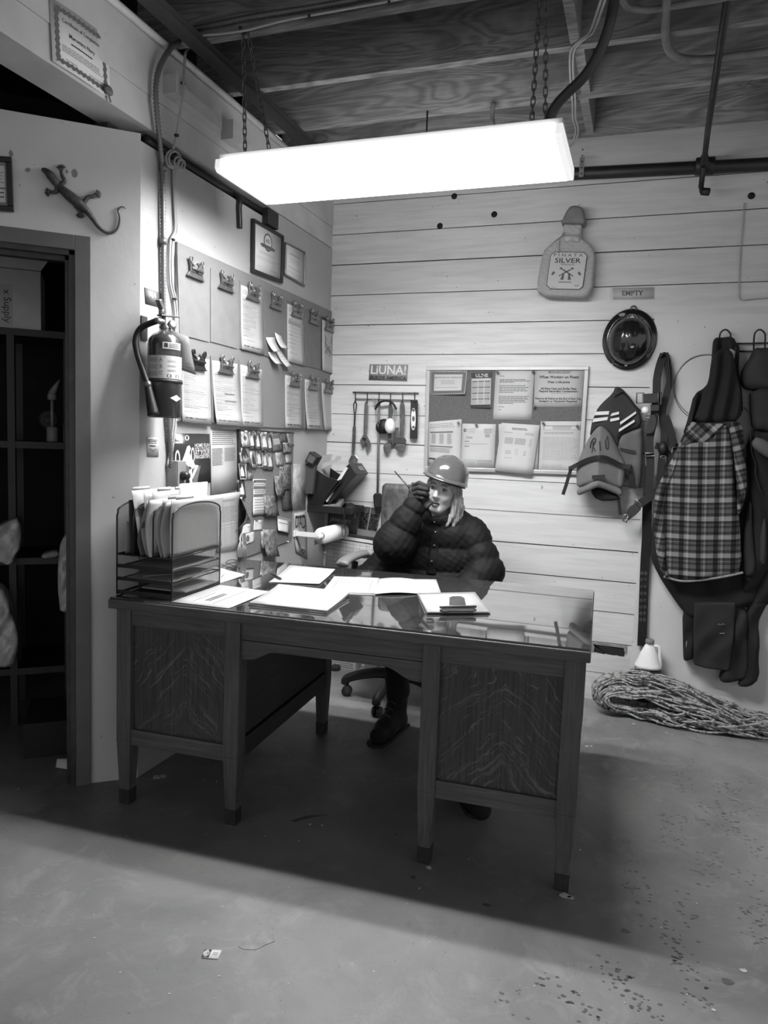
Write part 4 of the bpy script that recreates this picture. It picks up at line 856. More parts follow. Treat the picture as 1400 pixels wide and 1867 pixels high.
# drawing and paper right of it
mb, fn, W, H = paper([c2(x, y, 0.003) for x, y in ((818, 545), (990, 543), (985, 1145), (815, 1160))], NLW, 0.001)
solo('textured_sheet', mb, [mat('mottled_grey_sheet', 0.3, 0.7, var=0.35, scale=22)], 'mottled grey sheet taped up right of the cork board', 'paper')
mb, fn, W, H = paper([c2(x, y, 0.003) for x, y in ((820, 1195), (990, 1165), (1010, 1790), (850, 1690))], NLW, 0.001, lambda u, v: 0.03*(v-0.5)**2*(1-u), 3, 6)
mb.text(fn, 'DAD', 0.5, 0.36, 0.13, W, H, 1, 'CENTER', 0.01, 0.001, 0.62, fit=0.85); mb.lines(fn, 0.1, 0.06, 0.9, 0.14, 1, 0.06, 1)
mb.lines(fn, 0.2, 0.5, 0.8, 0.78, 6, 0.012, 2)
mb.tube([fn(0.62+0.012*16*math.sin(t)**3/1.2*0.8, 0.88-0.0034*(13*math.cos(t)-5*math.cos(2*t)-2*math.cos(3*t)-math.cos(4*t)), 0.001) for t in np.linspace(0, 2*PI, 24)[:-1]], 0.0022, 5, 1, closed=True)
solo('child_drawing', mb, [M_FORM, M_INK, M_GREYINK, M_PALEINK], 'hand drawn sheet reading DAD with a heart, left of the towel roll', 'drawing')
# ------------------------------------------------------------------ back wall: sticker, tools
mb, fn, W, H = paper([BW(x, y, 0.003) for x, y in ((674, 664), (744, 665), (742, 695), (672, 693))], NBW, 0.0008)
mb.text(fn, 'LiUNA!', 0.5, 0.60, 0.085, W, H, 2, 'CENTER', 0.02, fit=0.93); mb.text(fn, 'BUILDS AMERICA', 0.5, 0.94, 0.035, W, H, 1, 'CENTER', 0.025, fit=0.95)
solo('slogan_sticker', mb, [mat('grey_sticker', 0.27, 0.4), M_INK, M_PAPER], 'grey sticker with large white and smaller black capitals above the tool rack', 'sticker')
rk = thing('tool_rack', 'thin wire tool rack with six hooks on the plank wall', 'rack', BW(700, 716))
mb = MB(); mb.tube([BW(643, 715, .012), BW(763, 717, .012)], 0.0035, 8); mb.tube([BW(648, 727.5, .012), BW(757, 730, .012)], 0.003, 8); mb.build('rail', M_DARKSTEEL, rk)
HX = (648, 669.5, 691, 712, 734, 756)
for x in HX:
    MB().tube([BW(x, 715, .012), BW(x, 732, .014), BW(x, 735, .03), BW(x, 733, .045), BW(x-1.5, 730, .05)], 0.003, 6).build('hook', M_DARKSTEEL, rk)
def bwp(o): return lambda a, b, c: BW(a, b, o+c)
def flat(name, mb, outline, o, t, it=0):
    pts = smooth_poly(outline, it) if it else outline; mb.prism(pts, bwp(o), 0, t); return mb
w1 = thing('adjustable_wrench', 'small chrome adjustable wrench on a black lanyard, leftmost on the tool rack', 'wrench', BW(643, 852, .02), 'wrenches on the tool rack')
mb = MB(); mb.tube(catmull([BW(648, 732, .04), BW(644.5, 737, .035), BW(645.5, 750, .03), BW(647, 757, .03), BW(648.8, 748, .03), BW(650, 738, .035), BW(648, 732, .04)], 5), 0.003, 6)
mb.tube(catmull([BW(647, 757, .03), BW(646.5, 768, .028), BW(646, 778, .027)], 5), 0.005, 6); mb.build('lanyard', M_RUB, w1)
mb = MB(); flat('', mb, [(643, 778), (649, 778), (648.5, 800), (647, 822), (645.5, 832), (641, 832), (641.5, 815), (642.5, 795)], .02, .014); mb.build('handle', mat('worn_black_handle', 0.06, 0.5, var=0.6, scale=60), w1, 0.003)
mb = MB(); flat('', mb, [(641, 829), (648, 829), (653, 836), (651, 841), (648, 838), (647, 845), (645.5, 850), (644.5, 842), (641, 842), (640.5, 853), (636, 847), (635, 840)], .018, .018); mb.build('jaw_head', M_CHROME, w1, 0.003)
w2 = thing('adjustable_wrench', 'large grey adjustable wrench, second on the tool rack', 'wrench', BW(668, 822, .02), 'wrenches on the tool rack')
mb = MB(); flat('', mb, [(665, 733), (671, 733), (672, 740), (670.5, 780), (669.5, 795), (662.5, 795), (663.5, 760)], .02, .012); mb.build('handle', M_STEEL, w2, 0.004)
mb = MB(); flat('', mb, [(662.5, 792), (669.5, 792), (675, 803), (677, 812), (673, 820), (667, 823.5), (667, 817), (669, 812), (665, 809), (661, 819), (659, 812), (656, 803)], .018, .018); mb.build('jaw_head', M_STEEL, w2, 0.003)
mb = MB(); flat('', mb, [(661.5, 797), (668, 799), (666, 805), (660, 802)], .036, .004); mb.build('thumb_screw', M_BLACK, w2)
def pipe_wrench(label, hdl, jaw, hook, o, collar):
    t = thing('pipe_wrench', label, 'wrench', BW(*jaw[-1], o), 'wrenches on the tool rack')
    mb = MB(); flat('', mb, hdl, o, .018, 1); mb.build('handle', M_PW, t, 0.003)
    mb = MB(); flat('', mb, jaw, o-.002, .03, 1); mb.build('heel_jaw', M_PW, t, 0.003)
    mb = MB(); flat('', mb, hook, o+.006, .016); mb.build('hook_jaw', M_PW, t, 0.003)
    mb = MB(); flat('', mb, collar, o-.004, .036); mb.build('collar', M_DARKSTEEL, t, 0.002)
M_PW = mat('grimy_cast_iron', 0.11, 0.5, 0.4, var=0.35, scale=40)
pipe_wrench('grimy pipe wrench hanging behind the ear muffs', [(708, 733), (715, 733), (714.5, 770), (713, 808), (707, 808), (708, 770)], [(703, 806), (711, 806), (714, 812), (712, 820), (707, 827.5), (700, 824), (698, 814)],
            [(712, 806), (722, 804), (724, 808), (714, 812)], .014, [(708, 800), (715, 801), (715, 808), (707, 807)])
pipe_wrench('large pipe wrench between the ear muffs and the level', [(729, 732), (736.5, 732), (738, 745), (737, 780), (736, 798), (729.5, 798), (728.5, 760)], [(720, 803), (737, 803), (739, 812), (738, 821), (730, 824.5), (722, 820), (721, 812)],
            [(721, 780), (727, 779), (727, 796), (721, 800), (717, 803), (718, 798), (720, 790)], .02, [(718, 797), (738, 798), (741, 803), (739, 809), (719, 808), (717, 803)])
lv = thing('torpedo_level', 'black torpedo level with a white vial strip, rightmost on the tool rack', 'level', BW(755, 800, .02))
mb = MB(); flat('', mb, [(748.5, 729), (761, 729), (762, 732), (761, 800), (748, 800), (747, 798), (748.5, 740)], .012, .026); mb.build('body', M_BLACK, lv, 0.002)
mb = MB(); flat('', mb, smooth_poly([(749.5, 744), (758, 744), (757.5, 784), (749, 784)], 3), .0385, .003); mb.build('vial_strip', M_WHITEPL, lv)
for y, h in ((748, 3), (763.5, 5), (779, 3)):
    mb = MB(); mb.prism([(753.6+2.6*math.cos(a), y+h*math.sin(a)) for a in np.linspace(0, 2*PI, 15)[:-1]], bwp(.0416), 0, .001); mb.build('vial', M_GREYINK, lv)
em = thing('ear_muffs', 'ear muffs with one white cup and a black headband on the tool rack', 'ear muffs', BW(702, 790, .06))
mb = MB(); mb.tube(catmull([BW(x, y, .055) for x, y in ((684, 747), (688, 738), (695, 732.5), (703, 731), (712, 732.5), (718, 738), (722, 746))], 5), 0.012, 10, flat=0.5); mb.build('headband', M_RUB, em)
for pts in ([(685, 747), (685, 762), (689, 776), (693, 780)], [(722, 746), (722.5, 758), (719, 770), (714, 777)], [(689, 747), (690, 765), (694, 778)], [(720, 746), (719, 760), (716, 772)]):
    MB().tube(catmull([BW(x, y, .06) for x, y in pts], 5), 0.0018, 6).build('wire_arm', M_STEEL, em)
for cx, cy, o, a, m_, nm in ((711, 776.5, .075, 0.3, M_WHITEPL, 'cup'), (700, 777.5, .05, -0.3, M_RUB, 'cushion')):
    c = BW(cx, cy, o); mb = MB(); ax = nrm(V3(0.75, -0.62, 0)); mb.lathe([(0.0, -0.016), (0.9, -0.016), (1.0, -0.006), (1.0, 0.006), (0.85, 0.018), (0.5, 0.026), (0.0, 0.029)], V3(0, 0, 0), ax, 24)
    r = 0.031; mb.v = [tuple(c+ax*(np.array(p)@ax)+(np.array(p)-ax*(np.array(p)@ax))*r*np.array([1, 1, 1.42])) for p in mb.v]; mb.build(nm, m_, em)
c = BW(694, 778, .03); mb = MB(); mb.lathe([(0.9, -0.016), (1.0, -0.006), (0.85, 0.016), (0.4, 0.024), (0, 0.025)], V3(0, 0, 0), -ax, 24); mb.v = [tuple(c+ax*(np.array(p)@ax)+(np.array(p)-ax*(np.array(p)@ax))*0.03*np.array([1, 1, 1.42])) for p in mb.v]; mb.build('cup', M_RUB, em)
br = thing('long_handled_brush', 'long thin-handled black brush hanging on the third hook of the tool rack', 'brush', BW(689, 925, .03))
mb = MB(); mb.tube([BW(691, 733, .035), BW(690, 800, .03), BW(688.5, 900, .03)], 0.0075, 8); mb.build('handle', mat('grey_pole', 0.2, 0.4, 0.3), br)
mb = MB(); mb.prism([(680, 903), (684, 899), (694, 899), (698, 903), (697, 926), (682, 926)], bwp(.008), 0, .06); mb.build('brush_head', M_RUB, br, 0.006)
mb = MB()
for i in range(26): mb.tube([BW(691, 732, .04), BW(691-random.uniform(6, 14), 732+random.uniform(-5, 4), .04+random.uniform(-.015, .015))], 0.0012, 4)
mb.build('frayed_tuft', M_PAPER3, br)

# ------------------------------------------------------------------ framed bulletin board
bb = thing('bulletin_board', 'aluminium framed bulletin board with papers behind the seated person', 'bulletin board', BW(920, 860))
OQ = [BW(779, 669, .002), BW(1074, 668, .002), BW(1061, 866, .002), BW(774, 857, .002)]; fn, W, H = qmap(OQ, NBW); a, b = 0.021/W, 0.021/H
for q in ((0, 0, 1, b), (0, 1-b, 1, 1), (0, b, a, 1-b), (1-a, b, 1, 1-b)):
    mb = MB(); mb.slab([fn(q[0], q[1]), fn(q[2], q[1]), fn(q[2], q[3]), fn(q[0], q[3])], NBW, 0.018); mb.build('frame_bar', mat('brushed_aluminium', 0.45, 0.35, 0.5, var=0.06), bb, 0.002)
MB().slab([fn(a*.5, b*.5), fn(1-a*.5, b*.5), fn(1-a*.5, 1-b*.5), fn(a*.5, 1-b*.5)], NBW, 0.009).build('cork', mat('fine_grey_cork', 0.105, 0.9, var=0.25, scale=220), bb)
def c5(x, y, o): return BW(770+x*0.22857, 650+y*0.22857, o)
def bpaper(quad, label, content, o=0.012, mats=None, name='paper_sheet', bend=None, cat='paper'):
    mb, fn, W, H = paper([c5(x, y, o) for x, y in quad], NBW, 0.0009, bend, 4, 6); content(mb, fn, W, H)
    return solo(name, mb, mats or [mat('bulletin_paper', 0.46, 0.7, var=0.04)]+INKS[1:], label, cat, 'papers on the framed bulletin board')
def b_cert(mb, fn, W, H):
    for q in ((.04, .06, .96, .16), (.04, .84, .96, .94), (.04, .06, .11, .94), (.89, .06, .96, .94)): mb.ink(fn, *q, 2)
    n = 60
    for i in range(n):
        t = i/n*4; s = int(t); f = t-s; x, y = ((.04+.92*f, .05), (.97, .06+.88*f), (.96-.92*f, .95), (.03, .94-.88*f))[s]
        mb.add([fn(x+.018*math.cos(a_), y+.028*math.sin(a_), 0.0008) for a_ in np.linspace(0, 2*PI, 7)[:-1]], [tuple(range(6))], 2)
    mb.text(fn, 'CERTIFICATE OF COMPLETION', 0.5, 0.32, 0.012, W, H, 1, 'CENTER', 0.0); mb.lines(fn, .3, .4, .7, .58, 3, .02, 3); mb.lines(fn, .15, .68, .85, .74, 1, .02, 3)
bpaper([(65, 112), (357, 112), (345, 302), (60, 306)], 'certificate with a dark scalloped border, upper left of the bulletin board', b_cert, bend=lambda u, v: 0.02*u*v*v)
def b_cal(mb, fn, W, H):
    mb.ink(fn, 0, 0, 1, .16, 1); mb.ink(fn, 0, .9, 1, 1, 1); mb.text(fn, 'ULINE', 0.52, .125, 0.026, W, H, 0, 'CENTER', 0.03, 0.001)
    for r in range(4):
        for c in range(3): mb.ink(fn, .07+.3*c, .23+.165*r, .33+.3*c, .265+.165*r, 2); mb.lines(fn, .07+.3*c, .275+.165*r, .33+.3*c, .385+.165*r, 5, .012, 3)
    for q in ((0, 0, .03, 1), (.97, 0, 1, 1)): mb.ink(fn, *q, 2)
bpaper([(388, 131), (555, 126), (549, 411), (382, 414)], 'dark headed yearly calendar card in the middle of the bulletin board', b_cal, bend=lambda u, v: 0.012*u*v, cat='calendar', name='calendar_card')
def b_letter(mb, fn, W, H):
    mb.lines(fn, .12, .1, .25, .13, 1, .01, 1)
    for y0, y1, n in ((.17, .25, 3), (.29, .46, 5), (.51, .68, 6)): mb.lines(fn, .12, y0, .9, y1, n, .011, 1, .5)
    mb.lines(fn, .12, .73, .3, .75, 1, .01, 1); mb.lines(fn, .12, .79, .22, .81, 1, .01, 1)
bpaper([(585, 112), (894, 112), (868, 507), (563, 502)], 'typed letter in the upper middle of the bulletin board', b_letter)
def b_notice(mb, fn, W, H):
    for t, y, s, bo, f in (('IMPORTANT NOTICE', .06, .024, .02, .45), ('When Working on Floats', .21, .036, .035, .80), ('Wear a Life Jacket', .34, .024, .035, .46), ('All Paint Cans and Roller Pans', .52, .027, .035, .74), ('Require Secondary Containment', .59, .027, .035, .80),
                        ('Remove all Debris at the End of Each Day', .79, .024, .035, .96), ('Sweeping or Vacuuming Required', .86, .024, .035, .80)): mb.text(fn, t, .5, y, s, W, H, 1, 'CENTER', bo, fit=f)
    mb.ink(fn, .28, .07, .7, .078, 1); mb.lines(fn, .35, .615, .7, .635, 1, .012, 3); mb.lines(fn, .12, .885, .9, .905, 1, .012, 3)
bpaper([(897, 112), (1292, 112), (1268, 406), (890, 402)], 'IMPORTANT NOTICE sheet about floats, upper right of the bulletin board', b_notice, 0.0125, [mat('grey_notice_paper', 0.40, 0.6), M_INK, M_GREYINK, M_PALEINK])
def b_tab(mb, fn, W, H):
    mb.lines(fn, .05, .05, .85, .16, 3, .01, 2); mb.ink(fn, .05, .24, .75, .27, 2)
    for c in range(3): mb.lines(fn, .1+.24*c, .29, .24+.24*c, .52, 9, .012, 2)
    mb.ink(fn, .05, .57, .75, .59, 1); mb.lines(fn, .06, .61, .74, .72, 5, .011, 2); mb.ink(fn, .02, .86, .3, .9, 1)
bpaper([(50, 522), (313, 500), (300, 890), (46, 850)], 'tabulated sheet in the lower left of the bulletin board', b_tab)
def b_let2(mb, fn, W, H):
    mb.add([fn(.1+.05*math.cos(a), .15+.035*math.sin(a), .0007) for a in np.linspace(0, 2*PI, 13)[:-1]], [tuple(range(12))], 1); mb.add([fn(.11+.025*math.cos(a), .15+.018*math.sin(a), .0009) for a in np.linspace(0, 2*PI, 13)[:-1]], [tuple(range(12))], 0)
    mb.lines(fn, .2, .1, .42, .22, 4, .009, 3); mb.lines(fn, .66, .1, .92, .22, 4, .012, 2); mb.lines(fn, .7, .23, .85, .3, 3, .014, 2); mb.lines(fn, .14, .29, .35, .34, 2, .01, 1); mb.lines(fn, .1, .39, .25, .41, 1, .014, 1); mb.lines(fn, .1, .44, .9, .47, 1, .008, 2); mb.lines(fn, .1, .5, .25, .52, 1, .014, 1)
    mb.lines(fn, .08, .84, .48, .97, 5, .007, 3); mb.lines(fn, .52, .82, .96, .98, 6, .007, 2); mb.ink(fn, .08, .82, .95, .826, 2); mb.ink(fn, .5, .82, .505, .98, 2)
bpaper([(318, 535), (586, 540), (571, 893), (302, 886)], 'letter with a round emblem under a push pin, lower middle left of the bulletin board', b_let2, 0.0135)
bpaper([(608, 538), (930, 552), (917, 908), (612, 900)], 'back sheet peeking out behind the tilted page on the bulletin board', lambda *k: None, 0.0125)
def b_inv(mb, fn, W, H):
    mb.lines(fn, .3, .08, .72, .13, 2, .013, 1); mb.lines(fn, .1, .17, .35, .2, 1, .008, 2); mb.lines(fn, .65, .17, .9, .22, 2, .008, 2); mb.lines(fn, .15, .29, .38, .42, 6, .009, 2); mb.lines(fn, .42, .29, .72, .42, 6, .009, 2); mb.lines(fn, .8, .29, .86, .45, 6, .009, 2)
    mb.lines(fn, .2, .55, .36, .63, 3, .008, 2); mb.lines(fn, .45, .5, .55, .64, 4, .008, 3); mb.lines(fn, .68, .54, .76, .64, 4, .008, 2); mb.lines(fn, .2, .69, .4, .72, 1, .01, 3)
bpaper([(630, 529), (938, 548), (879, 946), (580, 911)], 'tilted printed page overhanging the bottom frame of the bulletin board', b_inv, 0.0195, bend=lambda u, v: 0.01*v)
def b_form(mb, fn, W, H):
    for q in ((.08, .08, .97, .09), (.08, .165, .97, .17), (.08, .08, .09, .17), (.96, .08, .97, .17)): mb.ink(fn, *q, 2)
    mb.lines(fn, .3, .09, .8, .155, 3, .008, 2); mb.lines(fn, .1, .2, .9, .25, 2, .008, 2); mb.lines(fn, .08, .3, .95, .75, 20, .006, 3); mb.lines(fn, .08, .82, .6, .9, 3, .006, 3)
bpaper([(945, 517), (1272, 517), (1258, 937), (925, 927)], 'boxed form in the lower right of the bulletin board', b_form, 0.0195)
for x, y in ((600, 125), (884, 123), (893, 400), (290, 530), (432, 545), (965, 530), (1236, 556)):
    mb = MB(); mb.lathe([(0.006, 0), (0.004, 0.005), (0.004, 0.010), (0.008, 0.013), (0.006, 0.016)], c5(x, y, 0.0205), NBW, 12); solo('push_pin', mb, M_PIN, 'push pin in the framed bulletin board behind the person', 'pin', 'push pins on the framed bulletin board')

# ------------------------------------------------------------------ EMPTY sign, bottle pinata, string, hat, wire
def c7(x, y, o): return BW(960+x*0.31429, 360+y*0.31429, o)
sg = thing('plastic_sign_sleeve', 'small sign reading EMPTY in a clear sleeve above the black hard hat', 'sign', c7(615, 557, 0))
mb, fn, W, H = paper([c7(x, y, 0.003) for x, y in ((500, 525), (738, 522), (735, 587), (502, 591))], NBW, 0.0008); mb.text(fn, 'EMPTY', .48, .68, .035, W, H, 1, 'CENTER', .025); mb.build('card', [mat('grey_sign_card', 0.45, 0.5), M_INK], sg)
mb, fn, W, H = paper([c7(x, y, 0.005) for x, y in ((484, 521), (746, 517), (741, 590), (486, 596))], NBW, 0.0006, lambda u, v: 0.004*math.sin(u*6)*v, 6, 2); mb.build('clear_sleeve', mat('clear_sleeve_plastic', 0.8, 0.15, alpha=0.07), sg)
def c8(x, y, o): return BW(970+x*0.10174, 370+y*0.10174, o)
pin = thing('bottle_pinata', 'pale paper bottle piñata with an eight-sided label high on the plank wall', 'piñata', c8(600, 1700, .06))
bo = [(100, 1600), (110, 1400), (155, 1150), (200, 950), (250, 860), (400, 730), (520, 620), (575, 520), (575, 410), (900, 415), (885, 560), (900, 660), (1050, 770), (1115, 880), (1130, 1000), (1110, 1250), (1090, 1500), (1030, 1640), (960, 1705), (250, 1690)]
ow = [tuple(c8(x, y, .05)[[0, 2]]) for x, y in bo]
fr = lambda x, z: 0.002*np.sin(z*240+5*np.sin(x*45))
vs, fs = wall_body(ow, YB-0.006, 0.085, 0.016, 0.006, fr); mb = MB(); mb.add(vs, fs, 0, True); mb.build('body', mat('fringed_tissue_paper', 0.42, 0.85, var=0.12, scale=60, stretch=(1, 1, 4), bump=0.5, bscale=120), pin)
co = [(520, 370), (560, 330), (620, 200), (690, 100), (790, 82), (910, 115), (940, 200), (955, 300), (972, 365), (930, 420), (560, 410)]
vs, fs = wall_body([tuple(c8(x, y, .05)[[0, 2]]) for x, y in co], YB-0.003, 0.10, 0.02, 0.006); mb = MB(); mb.add(vs, fs, 0, True); mb.build('cap', mat('brown_paper_cap', 0.17, 0.8, var=0.12, scale=30), pin)
lp = [(330, 940), (405, 880), (920, 886), (985, 945), (908, 1495), (840, 1548), (330, 1538), (262, 1470)]
mb = MB(); fo = lambda a_, b_, c_: c8(a_, b_, 0.096+c_); mb.prism(lp, fo, 0, 0.002, 0)
for (x0, y0), (x1, y1) in zip(lp, lp[1:]+lp[:1]): mb.tube([fo(x0, y0, .002), fo(x1, y1, .002)], 0.0014, 5, 1)
lf, W, H = qmap([fo(345, 880, 0), fo(965, 886, 0), fo(890, 1548, 0), fo(280, 1538, 0)], NBW); W *= 0.93
for t, y, s, f, sx, m_ in (('P I N A T A', .12, .022, .86, 1.3, 2), ('SILVER', .29, .036, .76, 1.25, 1), ('TEQUILA', .355, .012, .42, 1.6, 2)): mb.text(lf, t, .5, y, s, W, H, m_, 'CENTER', .01, .0025, sx, fit=f)
for s in (-1, 1):
    for p in ([(.5-s*.18, .45), (.5-s*.08, .47), (.5+s*.22, .64), (.5+s*.20, .66), (.5-s*.1, .5)], [(.5+s*.14, .41), (.5+s*.22, .43), (.5+s*.18, .47), (.5+s*.12, .45)], [(.5+s*.32, .56), (.5+s*.38, .52), (.5+s*.44, .60), (.5+s*.40, .64)], [(.5+s*.06, .58), (.5+s*.1, .58), (.5+s*.16, .75), (.5+s*.06, .75)]):
        mb.add([lf(x, y, .0026) for x, y in p], [tuple(range(len(p)))], 2)
mb.ink(lf, .3, .80, .68, .83, 3, .0025); mb.lines(lf, .78, .88, .92, .93, 2, .012, 2, h=.0025); mb.lines(lf, .1, .95, .25, .97, 1, .01, 2, h=.0025)
mb.build('label', [mat('pale_label_card', 0.5, 0.6), M_INK, M_GREYINK, M_PALEINK], pin)
nl, W, H = qmap([c8(570, 565, .094), (c8(855, 575, .094)), c8(850, 705, .094), c8(570, 695, .094)], NBW); mb = MB(); mb.grid(lambda u, v: nl(u, 1-v), 1, 1, 0, back=-NBW*0.003)
for q in ((0, 0, 1, .05), (0, .95, 1, 1), (0, 0, .02, 1), (.98, 0, 1, 1), (0, .2, 1, .24)): mb.ink(nl, *q, 2)
mb.text(nl, '100%', .5, .62, .010, W, H, 2, 'CENTER'); mb.text(nl, 'AGAVE', .5, .88, .010, W, H, 2, 'CENTER'); mb.build('neck_label', [M_PAPER2, M_INK, M_GREYINK], pin)
mb = MB(); mb.tube(catmull([c8(790, 90, .05), c8(840, 40, .02), c8(850, 20, .004)], 4), 0.0015, 5); mb.tube(catmull([c8(575, 540, .09), c8(520, 600, .1), c8(400, 690, .09), c8(215, 860, .07)], 5), 0.005, 6, flat=.3); mb.tube(catmull([c8(490, 640, .1), c8(480, 760, .1), c8(475, 900, .1)], 5), 0.0055, 6, flat=.3); mb.build('ribbon', M_PAPER3, pin)
mb = MB(); mb.tube(catmull([BW(x, y, .006) for x, y in ((1357, 371), (1354, 410), (1350, 460), (1347, 530), (1348, 543), (1354, 547), (1375, 545), (1430, 541))], 5), 0.0028, 6); mb.tube([BW(1357, 371, 0), BW(1357, 371, .015)], 0.003, 6)
solo('pull_cord', mb, M_PAPER3, 'pale cord pinned in an L on the plank wall at the right', 'cord')
hat = thing('hard_hat', 'black full-brim hard hat hanging on the plank wall under the EMPTY sign', 'hard hat', BW(1148, 671, .01))
M_HAT = mat('scuffed_black_hat_shell', 0.010, 0.2, coat=0.6)
hc = BW(1147.6, 618, .03); hx = nrm(V3(1, 0, -0.06)); hz = nrm(np.cross(V3(0, -1, 0), hx))*-1; hz = hz if hz[2] > 0 else -hz; hn = nrm(V3(0.02, -1, 0.06))
def hatp(a, b, c): return hc+hx*a+hz*b+hn*c
mb = MB(); n = 48
prof = [(1.0, 0.0), (1.01, 0.006), (0.97, 0.008), (0.86, 0.016), (0.78, 0.026)]; vs = []
for r, h in prof+[(0.78, 0.02), (0.97, 0.002)]:
    for k in range(n):
        t = 2*PI*k/n; vs.append(hatp(0.135*r*math.cos(t), 0.156*r*math.sin(t), h-0.02))
K = len(prof)+2; mb.add(vs, [(i*n+k, i*n+(k+1) % n, ((i+1) % K)*n+(k+1) % n, ((i+1) % K)*n+k) for i in range(K) for k in range(n)], 0, True); mb.build('brim', M_HAT, hat)
mb = MB(); nu, nv = 48, 16; vs = []
for j in range(nv+1):
    ph = PI/2*j/nv
    for k in range(nu):
        t = 2*PI*k/nu; cx, cz = 0.108*math.cos(t)*math.cos(ph), 0.124*math.sin(t)*math.cos(ph); rid = 0.008*sum(math.exp(-((cx-q)/0.010)**2) for q in (-0.035, 0.0, 0.035))*(1 if cz > -0.11 else 0.4)*math.sin(ph)**0.6
        vs.append(hatp(cx, cz-0.012, (0.105*math.sin(ph)+rid)))
mb.add(vs, [(j*nu+k, j*nu+(k+1) % nu, (j+1)*nu+(k+1) % nu, (j+1)*nu+k) for j in range(nv) for k in range(nu)], 0, True); mb.build('dome', M_HAT, hat)
mb = MB(); ring = [(0.024*math.cos(t), 0.020*math.sin(t)) for t in np.linspace(0, 2*PI, 7)[:-1]]
mb.tube([hatp(a, 0.098+b, 0.052-0.55*b) for a, b in ring], 0.0016, 5, 0, closed=True); mb.add([hatp(a, 0.098+b, 0.0545-0.55*b) for a, b in ((0, .014), (.012, .002), (.004, -.006), (.012, -.013), (-.002, -.012), (-.013, 0))], [tuple(range(6))], 0); mb.build('emblem', mat('silver_emblem', 0.4, 0.4), hat)
mb = MB()
for (a, b, s) in ((0.02, -0.06, .012), (-0.07, -0.135, .007), (0.0, -0.137, .01), (-0.10, -0.02, .006), (-0.05, 0.12, .02)):
    d = 0.112*math.sqrt(max(0, 1-(a/0.108)**2-((b+.012)/0.124)**2)) if abs(b) < .11 else 0.004
    mb.add([hatp(a+s*math.cos(t)*random.uniform(.5, 1.1), b+s*.6*math.sin(t)*random.uniform(.5, 1.1), d+0.0035) for t in np.linspace(0, 2*PI, 9)[:-1]], [tuple(range(8))], 0)
mb.build('scuff', mat('scuffed_grey', 0.22, 0.6), hat)
MB().tube([hatp(0.014*math.cos(t), 0.158+0.014*math.sin(t), -0.014) for t in np.linspace(0, 2*PI, 17)[:-1]], 0.0035, 6, closed=True).build('hanging_loop', M_BLACK, hat)
mb = MB()
for r, dx, dz, o in ((57, 0, 0, .012), (60, 2, 3, .016)): mb.tube([BW(1286+dx+r*math.cos(t), 705+dz+r*1.02*math.sin(t), o) for t in np.linspace(0, 2*PI, 60)[:-1]], 0.0022, 6, closed=True)
solo('wire_coil', mb, M_STEEL, 'coil of thin wire hanging on the wall left of the black hood', 'wire')

# ------------------------------------------------------------------ calendar, file pocket and towel roll in the corner
cal = thing('wall_calendar', 'wall calendar for JANUARY on the plank wall left of the chair', 'calendar', BW(645, 970))
mb, fn, W, H = paper([BW(x, y, .006) for x, y in ((600, 912), (695, 928), (684, 981), (596, 967))], NBW, 0.0012)
mb.ink(fn, .62, .02, 1, 1, 3); mb.lines(fn, .64, .2, .98, .75, 8, .05, 1); mb.ink(fn, .62, .78, 1, 1, 2, .0009); mb.ink(fn, .80, .02, .82, .8, 2, .0009)
mb.text(fn, 'T', .58, .44, .05, W, H, 4, 'RIGHT', .02); mb.text(fn, 'JANUARY', .47, .66, .032, W, H, 4, 'RIGHT', 0.0); mb.text(fn, '2026', .43, .84, .032, W, H, 4, 'RIGHT', 0.0)
mb.build('picture_page', [mat('grey_calendar_print', 0.12, 0.35), M_INK, M_PALEINK, PICS[0], M_PAPER], cal)
mb, fn, W, H = paper([BW(x, y, .007) for x, y in ((596, 968), (684, 982), (676, 1052), (592, 1040))], NBW, 0.001)
mb.ink(fn, .02, .03, 1, .06, 2); mb.ink(fn, .02, .14, 1, .17, 1)
for k in range(8): mb.ink(fn, .03, .2+.1*k, .98, .205+.1*k, 3); mb.lines(fn, .03, .22+.1*k, .98, .26+.1*k, 1, .012, 3)
for k in range(8): mb.ink(fn, .03+.135*k, .2, .035+.135*k, .95, 3)
mb.build('grid_page', INKS, cal)
MB().slab([BW(x, y, .006) for x, y in ((596, 966), (684, 980), (683, 984), (596, 970))], NBW, 0.006).build('binding_strip', M_STEEL, cal)
def lp3(o, y, z): return V3(XL+o, y, z)
def pprism(prof, y0, y1): return MB().prism(prof, lambda a, b, c: lp3(a, c, b), y0, y1)
M_POCK = mat('black_pocket_plastic', 0.012, 0.3)
wf = thing('wall_file_pocket', 'black plastic wall file pocket in the corner above the towel roll', 'file holder', lp3(0.02, 3.98, 0.97))
pprism([(0.0, 0.965), (0.045, 0.965), (0.065, 0.975), (0.06, 0.985), (0.012, 0.985), (0.012, 1.235), (0.0, 1.235)], 3.875, 4.105).build('back_panel', M_POCK, wf, 0.002)
pprism([(0.052, 0.967), (0.065, 0.967), (0.205, 1.135), (0.205, 1.15), (0.196, 1.15)], 3.875, 4.105).build('front_panel', M_POCK, wf, 0.002)
for y in (3.875, 4.099): pprism([(0.01, 0.975), (0.06, 0.975), (0.20, 1.14), (0.11, 1.165), (0.01, 1.22)], y, y+0.006).build('side_panel', M_POCK, wf)
bi = thing('ring_binder', 'thick black ring binder leaning out of the wall file pocket', 'binder', lp3(0.12, 4.0, 1.0))
pprism([(0.095, 1.02), (0.125, 1.00), (0.292, 1.185), (0.245, 1.245), (0.222, 1.225)], 3.90, 4.09).build('cover', M_BLACK, bi, 0.004)
